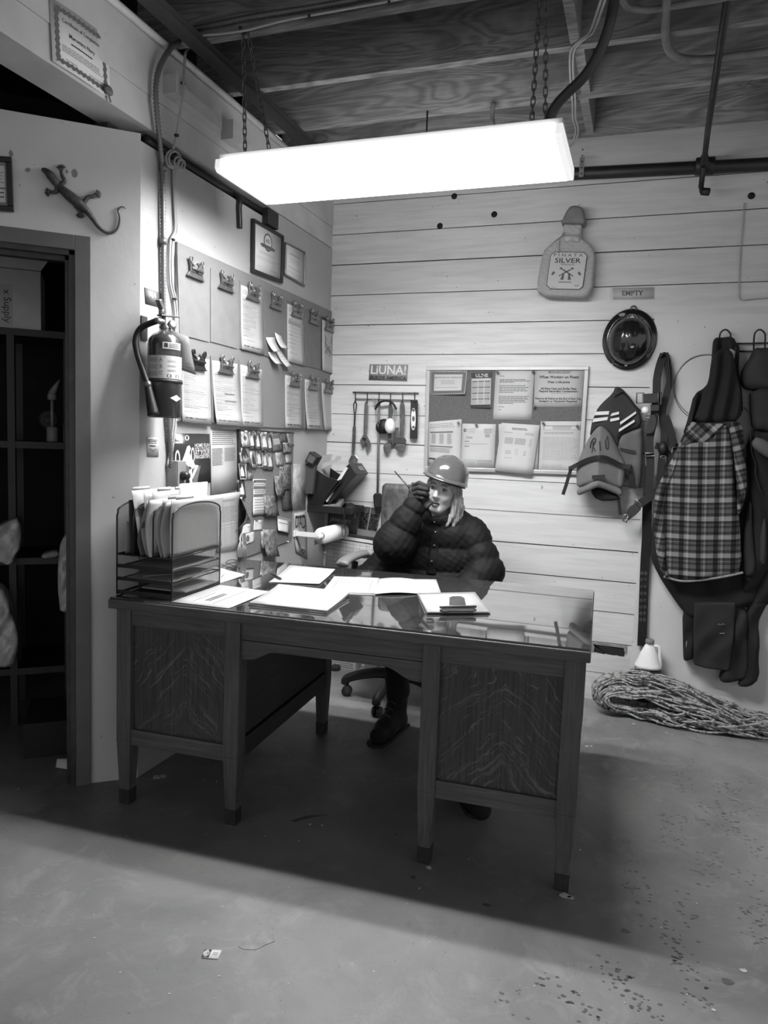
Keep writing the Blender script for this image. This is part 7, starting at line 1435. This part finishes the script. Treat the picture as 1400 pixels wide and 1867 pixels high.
for x, z in ((-.962, .985), (-.956, .935), (-.958, .868), (-.962, .79)):
    p = jsurf(x+.004, z, .004); MB().lathe([(0, .004), (.004, .0035), (.0055, .001), (.0055, -.002)], p, (0, -1, 0), 14).build('snap', M_CHROME, jk)
# trousers and boots
def trou(P):
    d = sd_caps(P, (-1.06, 3.69, .585), (-.93, 3.69, .585), .112, .112)
    for a, b, c, r in ((HRp, KRp, ARp, (.098, .074, .055)), (HLp, KLp, ALp, (.098, .070, .046))):
        c2_ = np.array(c)+V3(0, 0, .05); d = smin(d, sd_caps(P, a, b, r[0], r[1]), .03); d = smin(d, sd_caps(P, b, c2_, r[1], r[2]), .02)
    return d+.004*np.sin(P[:, 2]*60+P[:, 0]*30)*np.sin(P[:, 1]*40)
vs, fs = snet(trou, (-1.22, 2.70, .08), (-.50, 3.83, .68), .010); mb = MB(); mb.add(vs, fs, 0, True); mb.build('trousers', M_BLKCLOTH, per)
for a, toe in ((ARp, V3(-1.055, 3.06, .04)), (ALp, V3(-.475, 2.565, .045))):
    hl = V3(a[0], a[1]+.03, .045); d_ = nrm((toe-hl)*V3(1, 1, 0)); ball_ = hl+d_*(np.linalg.norm((toe-hl)[:2])*.68)
    def boot(P, hl=hl, toe=toe, a=a, ball_=ball_):
        d = smin(sd_caps(P, hl, ball_, .040, .044), sd_caps(P, ball_, toe, .044, .038), .02); d = smin(d, sd_caps(P, hl+d_*.02, np.array(a)+V3(0, 0, .05), .044, .050), .03)
        d = smin(d, sd_caps(P, hl+d_*.05+V3(0, 0, .05), ball_+V3(0, 0, .01), .04, .034), .03); return smax(d, .004-P[:, 2], .004)
    vs, fs = snet(boot, np.minimum(hl, toe)-V3(.08, .08, .06), np.maximum(hl, toe)+V3(.08, .10, .22), .007); mb = MB(); mb.add(vs, fs, 0, True); bo_ = mb.build('boot', M_BLKCLOTH, per)
    side = V3(-d_[1], d_[0], 0); mb = MB(); mb.prism([(-.05, -.038), (.10, -.042), (.18, -.046), (.255, -.040), (.275, -.018), (.275, .018), (.255, .04), (.18, .046), (.10, .042), (-.05, .038)], lambda p, q, c: hl*V3(1, 1, 0)+d_*p*.98+side*q*1.06+V3(0, 0, c), 0, .014); mb.build('sole', M_BLACKMATTE, bo_)
    mb = MB()
    for i in range(4): c_ = hl+d_*(.085+.03*i)+V3(0, 0, .105-.022*i); mb.tube([c_-side*.022, c_+V3(0, 0, .008), c_+side*.022], .003, 6)
    mb.build('laces', M_DARKSTEEL, bo_)
# gloved hands
def I_(px, py, o_): return YP(px, py, 3.415+o_)
def hand_sdf(palm, fingers, thumb):
    def f(P):
        d = sd_caps(P, palm[0], palm[1], .027, .031); d = smin(d, sd_caps(P, palm[1], palm[2], .031, .026), .015)
        for ch_ in fingers:
            g = None
            for a, b, r0, r1 in zip(ch_, ch_[1:], (.0115, .0108, .0100), (.0108, .0100, .0088)): c = sd_caps(P, a, b, r0, r1); g = c if g is None else smin(g, c, .003)
            d = smin(d, g, .0035)
        for a, b, r0, r1 in zip(thumb, thumb[1:], (.014, .0115), (.0115, .0095)): d = smin(d, sd_caps(P, a, b, r0, r1), .006)
        return d
    return f
M_GLOVE = mat('dark_knit_glove', .011, .8, var=.2, scale=160, bump=.3, bscale=300)
fing = [[I_(755, 885, .0), I_(764, 880.5, -.026), I_(775, 885, -.030), I_(781, 889, -.014)], [I_(753, 893, -.004), I_(764, 889, -.034), I_(777, 892, -.036), I_(785, 895, -.016)],
        [I_(753, 901, -.004), I_(763, 898, -.034), I_(775, 900, -.036), I_(782, 903, -.016)], [I_(754, 909, .0), I_(762, 906, -.026), I_(771, 908, -.030), I_(777, 911, -.012)]]
hf = hand_sdf((I_(754, 922, .015), I_(755, 908, .012), I_(757, 892, .012)), fing, (I_(757, 912, .03), I_(768, 905, .046), I_(778, 897, .046)))
vs, fs = snet(hf, I_(735, 932, -.06), I_(795, 872, .09), .0034); mb = MB(); mb.add(vs, fs, 0, True); mb.build('glove', M_GLOVE, per)
mb = MB(); c0_, c1_ = I_(752, 925, .012), WRp; mb.tube([c1_, c0_*.6+c1_*.4, c0_], [.046, .044, .034], 18); mb.build('cuff', M_BLKCLOTH, jk)
wd = nrm(WLp-ELp); bx = WLp+wd*.035; up_ = V3(0, 0, 1); sd_ = nrm(np.cross(wd, up_))
fing2 = [[bx+wd*.055+sd_*(.027-.018*i), bx+wd*(.09-.004*abs(i-1))+sd_*(.028-.018*i)+V3(0, 0, -.006), bx+wd*(.112-.005*abs(i-1))+sd_*(.027-.017*i)+V3(0, 0, -.024), bx+wd*(.110-.005*abs(i-1))+sd_*(.025-.016*i)+V3(0, 0, -.044)] for i in range(4)]
hf2 = hand_sdf((bx-wd*.03, bx+wd*.01, bx+wd*.045), fing2, (bx+wd*.01-sd_*.03, bx+wd*.05-sd_*.046, bx+wd*.078-sd_*.045+V3(0, 0, -.01)))
vs, fs = snet(hf2, bx-.15, bx+.17, .005); mb = MB(); mb.add(vs, fs, 0, True); mb.build('glove', M_GLOVE, per)
# two way radio in the raised hand
rd = thing('two_way_radio', 'black handheld two way radio with a long antenna held to the mouth', 'radio', I_(790, 925, 0))
ax_ = nrm(I_(787, 924, -.004)-I_(752, 888, -.004)); wv = nrm(np.cross(ax_, FWD)); nv_ = nrm(np.cross(wv, ax_)); rc0 = I_(751, 888, .006)
def rp(a, b, c): return rc0+ax_*a+wv*b+nv_*c
if (rp(0, 0, 1)-rp(0, 0, 0))@FWD > 0: nv_ = -nv_
mb = MB(); mb.hexa([rp(0, -.026, -.016), rp(.130, -.026, -.016), rp(.130, .024, -.016), rp(0, .024, -.016), rp(0, -.026, .016), rp(.130, -.026, .018), rp(.130, .024, .018), rp(0, .024, .016)]); mb.build('body', M_BLACK, rd, .005)
mb = MB()
for a in (.085, .096, .107, .118): mb.slab([rp(a, -.012, .0185), rp(a, .006, .0185), rp(a+.003, .006, .0185), rp(a+.003, -.012, .0185)], nv_, .001)
mb.build('grille', mat('grey_radio_marks', .12, .4), rd)
mb = MB(); mb.slab([rp(.08, .0245, -.006), rp(.122, .0245, -.006), rp(.122, .0245, .008), rp(.08, .0245, .008)], wv, .001); mb.build('side_plate', M_STEEL, rd)
tip = I_(720, 860, .006); a0_ = rp(0, -.012, 0); mb = MB(); mb.tube([a0_, a0_*.8+tip*.2, tip], [.0062, .0042, .0034], 10); mb.ball(tip, .004, 8); mb.build('antenna', M_DARKSTEEL, rd)
MB().tube([rp(.0, .014, 0), rp(-.014, .014, 0)], .007, 12).build('knob', M_BLACK, rd)
# ------------------------------------------------------------------ ceiling conduits, hose, pipes
M_PIPE = mat('black_iron_pipe', .014, .5, var=.4, scale=20); M_COND = mat('painted_grey_conduit', .16, .5, var=.3, scale=16)
mb = MB(); pY = YB-.055
mb.tube([V3(-1.80, pY, 2.845), V3(1.6, pY, 2.735)], .031, 16); pc = hit(1285, 303, (0, pY, 0), (0, 1, 0)); mb.lathe([(.036, -.045), (.042, -.04), (.042, .04), (.036, .045)], pc, (1, 0, -.03), 16); mb.lathe([(.022, 0), (.022, .06)], pc, (0, -1, 0), 12)
solo('iron_pipe', mb, M_PIPE, 'black iron pipe running along the top of the plank wall', 'pipe')
mb = MB(); zB = 2.845
dp = [FZ(1326, -4, zB), FZ(1312, 90, zB), hit(1300, 170, (0, 3.1, 0), (0, 1, 0)), hit(1290, 240, (0, 3.6, 0), (0, 1, 0)), hit(1283, 300, (0, pY-.06, 0), (0, 1, 0)), hit(1278, 340, (0, pY-.06, 0), (0, 1, 0)), hit(1279, 349, (0, pY-.065, 0), (0, 1, 0)), hit(1293, 350, (0, pY-.075, 0), (0, 1, 0))]
mb.tube(dp, .0125, 10)
for a, b in ((dp[4]*.75+dp[3]*.25, dp[4]), (dp[6], dp[7])): mb.tube([a, b], .018, 10)
solo('sprinkler_drop_pipe', mb, M_PIPE, 'thin dark pipe slanting under the joists to a short elbow on the right', 'pipe')
mb = MB(); mb.tube(catmull([FZ(x, y, zB) for x, y in ((1217, -20), (1214, 20), (1213, 65), (1219, 90), (1235, 104), (1262, 109), (1310, 106), (1400, 94), (1500, 80))], 6), .0145, 12); solo('bent_conduit', mb, M_COND, 'thick grey conduit bent in a curve under the right joists', 'conduit')
mb = MB(); mb.tube(catmull([FZ(x, y, zB) for x, y in ((1130, -12), (1138, 6), (1150, 15), (1180, 18), (1220, 12), (1300, 0), (1340, -8))], 6), .011, 10); solo('small_conduit', mb, M_COND, 'thinner grey conduit at the top edge right of the dark hose', 'conduit')
mb = MB(); hpts = [(1122, -15, 2.55, 0), (1112, 40, 2.56, 0), (1094, 92, 2.58, 0), (1066, 138, 2.6, 0), (1036, 168, 2.62, 0), (1014, 192, 2.63, 0), (1003, 215, 2.64, 0)]
hp_ = [YP(x, y, Y) for x, y, Y, _ in hpts]; e_ = V3(hp_[-1][0]-.005, 2.64, FZ1+.018); mb.tube(catmull(hp_+[e_], 8), .017, 12); solo('dark_flexible_hose', mb, mat('dark_flex_conduit', .03, .5, var=.2), 'thick dark flexible hose curving down to the right end of the fixture', 'hose')
mb = MB(); sp_ = [YP(1020, 190, 2.66), YP(1008, 208, 2.66), YP(1001, 224, 2.66)]; cc = catmull(sp_, 10); dx_ = nrm(sp_[2]-sp_[0]); e1_ = nrm(np.cross(dx_, FWD)); e2_ = np.cross(dx_, e1_)
mb.tube([sp_[0]+(sp_[2]-sp_[0])*t+.011*(math.cos(t*60)*e1_+math.sin(t*60)*e2_) for t in np.linspace(0, 1, 90)], .0018, 5); solo('coil_spring', mb, M_STEEL, 'small coil spring beside the dark hose at the right chain', 'spring')
mb = MB()
for off in (-.006, .006):
    mb.tube(catmull([YP(x, y, Y)+V3(off, 0, 0) for x, y, Y in ((1104, -15, 2.45), (1092, 22, 2.5), (1078, 58, 2.58))]+[FZ(x, y, 2.852)+V3(off, 0, 0) for x, y in ((1062, 72), (1044, 92), (1042, 130), (1046, 180), (1047, 215), (1052, 238), (1046, 258), (1034, 270))], 5), .0045, 6)
solo('joist_cables', mb, M_CABLE, 'pair of white cables tied along the joist blocking above the fixture', 'cable')
mb = MB(); sx_ = hit(1061, 295, (0, pY-.035, 0), (0, 1, 0)); mb.box((sx_[0]-.012, pY-.036, sx_[2]-.075), (sx_[0]+.012, pY-.033, 2.87))
for i in range(5): mb.lathe([(.004, 0), (.004, .001)], (sx_[0], pY-.036, sx_[2]-.06+.03*i), (0, -1, 0), 8, 1)
solo('hanger_strap', mb, [mat('galvanised_strap', .3, .4, .6), M_BLACK], 'perforated metal strap holding the black wall pipe at the joist end', 'strap')
jy = 2.506
mb = MB(); ribbed(catmull([V3(-1.70, jy, 2.895), V3(-1.45, jy-.002, 2.90), V3(-1.15, jy, 2.897), V3(-.85, jy, 2.905), V3(-.55, jy, 2.93), V3(-.3, jy, 2.96)], 10), .0115, mb); ct_ = LW(352, 62, .06); mb.tube(catmull([V3(-1.70, jy, 2.895), V3(-1.76, 2.50, 2.88), ct_+V3(.01, 0, 0.01)], 6), .010, 8); solo('ceiling_armored_conduit', mb, M_ARMOR, 'ribbed steel conduit clipped along the front joist above the left chain', 'conduit')
mb = MB(); mb.tube(catmull([V3(x, jy-.004, z) for x, z in ((-1.72, 2.868), (-1.5, 2.856), (-1.3, 2.868), (-.9, 2.872), (-.5, 2.88), (-.1, 2.89))], 6), .0045, 6)
for x in (-1.5, -1.22, -.92, -.6): mb.lathe([(.0075, -.004), (.0075, .004)], (x, jy-.004, 2.866), (1, 0, 0), 8, 1)
solo('joist_cable', mb, [M_CABLE, M_BLACK], 'white cable stapled along the bottom of the front joist', 'cable')
mb = MB(); fy = 3.742; mb.tube(catmull([V3(-1.42, fy-.006, 2.95), V3(-1.44, fy-.006, 2.90), V3(-1.49, fy-.02, 2.86), V3(-1.50, fy-.02, 2.76)], 5), .009, 8); solo('short_grey_tube', mb, M_COND, 'short grey tube dropping from a joist behind the left end of the fixture', 'tube')
mb = MB(); mb.tube([V3(-1.02, 3.32, 2.865), V3(-1.02, 3.32, 2.70)], .004, 6); solo('drop_wire', mb, M_BLACK, 'thin black wire hanging from a joist behind the middle of the fixture', 'wire')
mb = MB(); mb.tube(catmull([V3(-.72, 3.32, 2.865), V3(-.72, 3.31, 2.80), V3(-.70, 3.28, 2.74), V3(-.66, 3.25, 2.70)], 5), .010, 8); solo('drop_hose', mb, M_COND, 'short grey hose hanging from a joist behind the right half of the fixture', 'hose')

# ------------------------------------------------------------------ storeroom seen through the doorway
def SH(x, y, o_): return DW(x, y, o_)
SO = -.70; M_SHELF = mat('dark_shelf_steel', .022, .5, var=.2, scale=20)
shf = thing('steel_shelving', 'dark steel shelving in the unlit storeroom beyond the doorway', 'shelving', dw(.4, 0, SO))
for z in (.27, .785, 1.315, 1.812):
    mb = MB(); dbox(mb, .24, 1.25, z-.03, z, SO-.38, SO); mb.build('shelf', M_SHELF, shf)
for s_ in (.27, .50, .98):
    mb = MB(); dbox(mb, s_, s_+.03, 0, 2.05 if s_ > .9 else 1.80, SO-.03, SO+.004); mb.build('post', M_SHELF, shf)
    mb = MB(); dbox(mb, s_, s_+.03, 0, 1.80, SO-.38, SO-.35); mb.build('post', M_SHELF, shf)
cbx = thing('cardboard_box', 'open cardboard box with a white label on the top storeroom shelf', 'box', dw(.5, 1.813, SO-.15))
M_CARD = mat('storeroom_cardboard', .6, .8, var=.12, scale=8)
mb = MB(); dbox(mb, .392, .66, 1.8135, 2.07, SO-.26, SO-.01); mb.build('carton', M_CARD, cbx, .002)
mb = MB(); mb.slab([dw(.66, 2.072, SO-.01), dw(.392, 2.072, SO-.01), dw(.34, 2.13, SO+.06), dw(.66, 2.15, SO+.10)], V3(0, 0, 1), .004); mb.build('flap', M_CARD, cbx)
mb = MB(); lq = [dw(.575, 2.00, SO-.009), dw(.505, 2.00, SO-.009), dw(.505, 1.82, SO-.009), dw(.575, 1.82, SO-.009)]; fn, W, H = qmap(lq, DN); mb.grid(lambda u, v: fn(u, 1-v), 1, 1, 0); mb.text(lambda u, v, h: fn(1-v, u, h), 'x Supply', .12, .5, .06, H, W, 1, 'LEFT', .0, fit=.8); mb.build('shipping_label', [M_PAPER2, M_INK], cbx)
lamp_ = thing('hand_tool', 'pale tool standing on its round base on a storeroom shelf', 'tool', dw(.33, 1.316, SO-.1)); c_ = dw(.352, 1.3165, SO-.06)
M_TOOL = mat('pale_grey_tool', .30, .5); MB().lathe([(.022, 0), (.024, .004), (.024, .065), (.016, .07)], c_, (0, 0, 1), 20).build('base', M_TOOL, lamp_)
MB().tube([c_+V3(0, 0, .07), c_+V3(0, 0, .19)], .007, 10).build('shaft', M_TOOL, lamp_); MB().lathe([(.010, .19), (.02, .195), (.02, .215), (.012, .225)], c_, (0, 0, 1), 16).build('collar', M_TOOL, lamp_)
MB().tube([c_+V3(0, 0, .22), c_+V3(.02, 0, .25), c_+V3(.035, .01, .285)], [.018, .012, .003], 12).build('spout', M_TOOL, lamp_)
mb = MB(); mb.lathe([(.012, 0), (.013, .002), (.013, .085), (.012, .087)], dw(.292, 1.316+.042, SO-.05), (0, 0, 1), 14); mb.v = [(p[0], p[1], p[2]-.0415) for p in mb.v]; solo('small_bottle', mb, M_PALEINK, 'small grey bottle beside the pale tool on the storeroom shelf', 'bottle')
mb = MB(); mb.lathe([(.04, 0), (.045, .01), (.03, .02), (.02, .02), (.02, .04), (.0, .045)], dw(.375, 1.42, SO-.2), DN, 20); mb.tube([dw(.375, 1.42, SO-.2), dw(.375, 1.32, SO-.2)], .008, 8); solo('round_fitting', mb, mat('dim_round_fitting', .10, .5), 'dim round fitting at the back of the middle storeroom shelf', 'fitting')
M_BAG = mat('translucent_plastic_bag', .5, .22, var=.25, scale=20, spec=.7, bump=.8, bscale=22)
def bag(outline, o_, dep, label, seed, mt=M_BAG):
    pts = [(float((DW(x, y, o_)-DC)@DD), float(DW(x, y, o_)[2])) for x, y in outline]; pts = smooth_poly(pts, 1); ss = [p[0] for p in pts]; zs_ = [p[1] for p in pts]; r_ = .02
    def f(P):
        q = P; d2 = sd_poly(q[:, 0], q[:, 2], pts)+r_; dp_ = dep+.03*np.sin(q[:, 0]*40+seed)*np.sin(q[:, 2]*30+seed*2)+.012*np.sin(q[:, 0]*95+q[:, 2]*60); d1 = np.abs(q[:, 1]+dp_*0)-dp_/2+r_
        return np.minimum(np.maximum(d2, d1), 0)+np.linalg.norm(np.stack([np.maximum(d2, 0), np.maximum(d1, 0)], -1), axis=1)-r_
    vs, fs = snet(f, (min(ss)-.02, -dep, min(zs_)-.02), (max(ss)+.02, dep, max(zs_)+.02), .009)
    mb = MB(); mb.add([dw(a, c, o_-dep/2+b) for a, b, c in vs], fs, 0, True); return solo('plastic_bag', mb, mt, label, 'bag', 'plastic bags in the storeroom')
bag([(-30, 970), (10, 952), (36, 944), (38, 1000), (28, 1010), (22, 1034), (-10, 1025), (-40, 1030)], -.60, .18, 'shiny plastic bag on the storeroom shelf at the left edge', 1)
bag([(106, 1000), (116, 978), (133, 968), (150, 975), (150, 1100), (110, 1126), (104, 1080)], -.40, .10, 'pale plastic bag hanging just inside the doorway', 2)
bag([(-40, 1060), (2, 1070), (14, 1095), (20, 1120), (30, 1150), (34, 1180), (22, 1222), (-10, 1215), (-40, 1220)], -.58, .12, 'drooping plastic bag low on the left of the storeroom', 3)
mb = MB(); dbox(mb, .50, .80, .275, .60, SO-.2, SO-.02); solo('pale_carton', mb, mat('pale_carton_card', .3, .8, var=.2), 'pale carton on the low storeroom shelf behind the drooping bag', 'box')
bag([(70, 1018), (80, 1010), (106, 1004), (108, 1016), (90, 1020)], -.66, .10, 'flat grey bag lying on the shelf near the door jamb', 4)
mb = MB(); a_, b_ = DW(113, 1262, -.30), DW(142, 1302, -.22); mb.fbox(a_, b_-a_, DN*.035, V3(0, 0, -.02)+DD*-.02); solo('wood_stick', mb, M_PALEINK, 'pale stick leaning low inside the doorway', 'stick')
mb = MB(); a_ = FZ(104, 1397, .004); b_ = FZ(142, 1397, .004); mb.grid(lambda u, v: a_+(b_-a_)*u+V3(-.02, .05, 0)*(v-.5)*(.5+u)+V3(0, 0, .03*math.sin(PI*v)+.002), 6, 6, 0, back=V3(0, 0, -.0015)); solo('paper_scrap', mb, M_PAPER, 'curled white scrap on the floor in the doorway', 'paper')
mb = MB(); dbox(mb, .27, .44, .0, .15, -.62, -.30); solo('dark_crate', mb, M_BLACKMATTE, 'dark crate on the storeroom floor by the jamb', 'crate')

# ------------------------------------------------------------------ under and behind the desk
ct = thing('printed_carton', 'small printed carton against the back wall under the desk kneehole', 'box', (-1.62, 4.06, 0))
mb = MB(); mb.box((-1.72, 4.02, 0), (-1.545, 4.115, .10)); mb.build('carton', M_PAPER2, ct, .002); mb = MB(); fn, W, H = qmap([V3(-1.72, 4.0195, .1), V3(-1.545, 4.0195, .1), V3(-1.545, 4.0195, 0), V3(-1.72, 4.0195, 0)], NBW); mb.lines(fn, .05, .1, .95, .95, 7, .05, 0); mb.build('print', M_GREYINK, ct)
mb = MB(); mb.box((-1.50, 4.05, 0), (-1.42, 4.115, .11)); solo('floor_box', mb, mat('tan_floor_box', .2, .8, var=.2), 'small tan box beside the printed carton on the floor', 'box', mods=.003)
mb = MB(); mb.lathe([(.03, 0), (.032, .003), (.032, .022), (.028, .026)], (-1.66, 3.98, 0), (0, 0, 1), 20); solo('tin_lid', mb, M_BLACK, 'round black lid on the floor before the printed carton', 'lid')

# ------------------------------------------------------------------ floor: matchbook, scraps, boot prints
mq = [FZ(x, y, .003) for x, y in ((373, 1731), (404, 1732), (397, 1748), (367, 1745))]
mbk = thing('matchbook', 'small black and white matchbook card lying on the bare floor', 'card', (mq[0]+mq[2])/2)
mb, fn, W, H = paper(mq, V3(0, 0, 1), .0025); mb.ink(fn, 0, 0, .44, 1, 1, .0004)
for r_ in (.40, .28): mb.tube([fn(.42-.9*r_*math.cos(t), .52+1.15*r_*math.sin(t), .0008) for t in np.linspace(-1.1, 1.1, 10)], .0022, 4, 0)
mb.lines(fn, .2, .3, .42, .75, 3, .07, 0, h=.001); mb.lines(fn, .58, .3, .9, .7, 3, .06, 2); mb.build('cover', INKS, mbk)
mb = MB(); rs2 = np.random.default_rng(11)
def chip(x, y, s_, n_=7): c_ = FZ(x, y, 0); mb.prism([(c_[0]+s_*math.cos(t)*rs2.uniform(.5, 1.1), c_[1]+s_*.8*math.sin(t)*rs2.uniform(.5, 1.1)) for t in np.linspace(0, 2*PI, n_+1)[:-1]], lambda a, b, c: (a, b, c), .0003, .002)
for x, y, s_ in ((1070, 1361, .012), (1078, 1361, .009), (1030, 1634, .022), (1040, 1637, .014), (782, 1582, .012), (285, 1417, .02), (298, 1415, .018), (1215, 1336, .008), (1225, 1340, .006), (1155, 1320, .01), (1285, 1338, .006), (1250, 1322, .006), (588, 1505, .006), (565, 1503, .006), (1355, 1770, .012), (1050, 1460, .006), (1058, 1550, .005), (1270, 1648, .004), (1300, 1842, .006)): chip(x, y, s_)
for _ in range(70): chip(rs2.uniform(10, 1390), rs2.uniform(1340, 1860), rs2.uniform(.0015, .004), 5)
setp(solo('floor_debris', mb, M_PAPER2, 'pale flecks and paint chips scattered over the concrete floor', 'debris'), kind='stuff')
mb = MB(); c_ = FZ(462, 1722, 0)
mb.prism([(c_[0]+p*.06, c_[1]+q*.08) for p, q in ((-.55, -.3), (-.6, .1), (-.5, .5), (-.1, .75), (.5, .7), (.8, .4), (.5, .1), (.3, -.2), (-.2, -.35))], lambda a, b, c: (a, b, c), .0002, .0016)
setp(mb.build('floor_patch', mat('bare_concrete_patch', .20, .7, var=.25, scale=30, bump=.3, bscale=60), loc=c_), kind='structure')
M_WET = mat('damp_boot_print', .085, .3, var=.3, scale=40); mb = MB()
def bp_shape(x, y, pts): mb.prism(pts, lambda a, b, c: (x+a, y+b, c), .0002, .0007)
def bprint(px, py, ang, dens=1.0, seed=0, part='both'):
    c_ = FZ(px, py, 0); r_ = np.random.default_rng(seed); ca, sa = math.cos(ang), math.sin(ang)
    for kx in range(int(30*dens)):
        u, v = r_.uniform(-.045, .045), r_.uniform(-.13, .13)
        if (u/.046)**2+(abs(v)-.06)**2/.0049 > 1.0 or (part == 'toe' and v > .0) or (part == 'heel' and v < .02): continue
        s_ = r_.uniform(.0035, .0085); n_ = 6; pts = [(s_*math.cos(t)*r_.uniform(.6, 1.1), s_*.7*math.sin(t)*r_.uniform(.6, 1.1)) for t in np.linspace(0, 2*PI, n_+1)[:-1]]
        bp_shape(c_[0]+u*ca-v*sa, c_[1]+u*sa+v*ca, pts)
    if r_.uniform() < .22:
        q = [(.040*math.cos(t), -.105-.030*math.sin(t)) for t in np.linspace(0, PI, 9)]+[(.034*math.cos(t), -.105-.016*math.sin(t)) for t in np.linspace(PI, 0, 9)]
        bp_shape(c_[0], c_[1], [(a*ca-b*sa, a*sa+b*ca) for a, b in q])
for i, (x, y, a, d, pt) in enumerate(((1243, 1425, .2, .8, 'both'), (1280, 1460, .5, .5, 'toe'), (1350, 1432, -.9, 1, 'both'), (1345, 1462, .4, 1, 'both'), (1325, 1485, 0, .8, 'both'), (1272, 1497, 1.2, .6, 'both'), (1225, 1515, .1, 1, 'both'), (1218, 1546, .2, .6, 'heel'), (1370, 1540, .6, .9, 'both'), (1287, 1580, -.2, 1, 'both'), (1160, 1606, 0, 1.2, 'both'), (1252, 1665, .2, .8, 'both'), (1375, 1675, -.2, 1.4, 'both'), (1375, 1620, .2, .7, 'both'), (1158, 1670, 1.0, .6, 'toe'), (1247, 1735, .3, 1, 'both'), (1136, 1796, .8, 1.1, 'both'), (1255, 1785, .2, .9, 'both'), (1120, 1755, .5, .6, 'toe'), (1050, 1835, .9, 1.3, 'both'), (1170, 1845, .4, .8, 'both'), (960, 1850, .9, .6, 'both'), (1250, 1380, .2, .5, 'toe'), (1330, 1380, .2, .5, 'heel'))): bprint(x, y, a, d, i+20, pt)
c_ = FZ(562, 1492, 0); bp_shape(c_[0], c_[1], [(-.05, -.04), (-.035, -.045), (.02, .02), (.06, .045), (.05, .055), (-.005, .02)])
for x, y, s_ in ((754, 1376, .012), (722, 1522, .01), (754, 1600, .012), (888, 1650, .014), (640, 1498, .008), (1326, 1790, .02), (1140, 1698, .016)): c_ = FZ(x, y, 0); bp_shape(c_[0], c_[1], [(s_*math.cos(t)*random.uniform(.6, 1.1), s_*.7*math.sin(t)*random.uniform(.6, 1.1)) for t in np.linspace(0, 2*PI, 9)[:-1]])
ob = mb.build('boot_prints', M_WET, loc=(0, 2, 0)); setp(ob, 'damp boot prints and dark marks across the floor right of the desk', 'prints', kind='stuff')
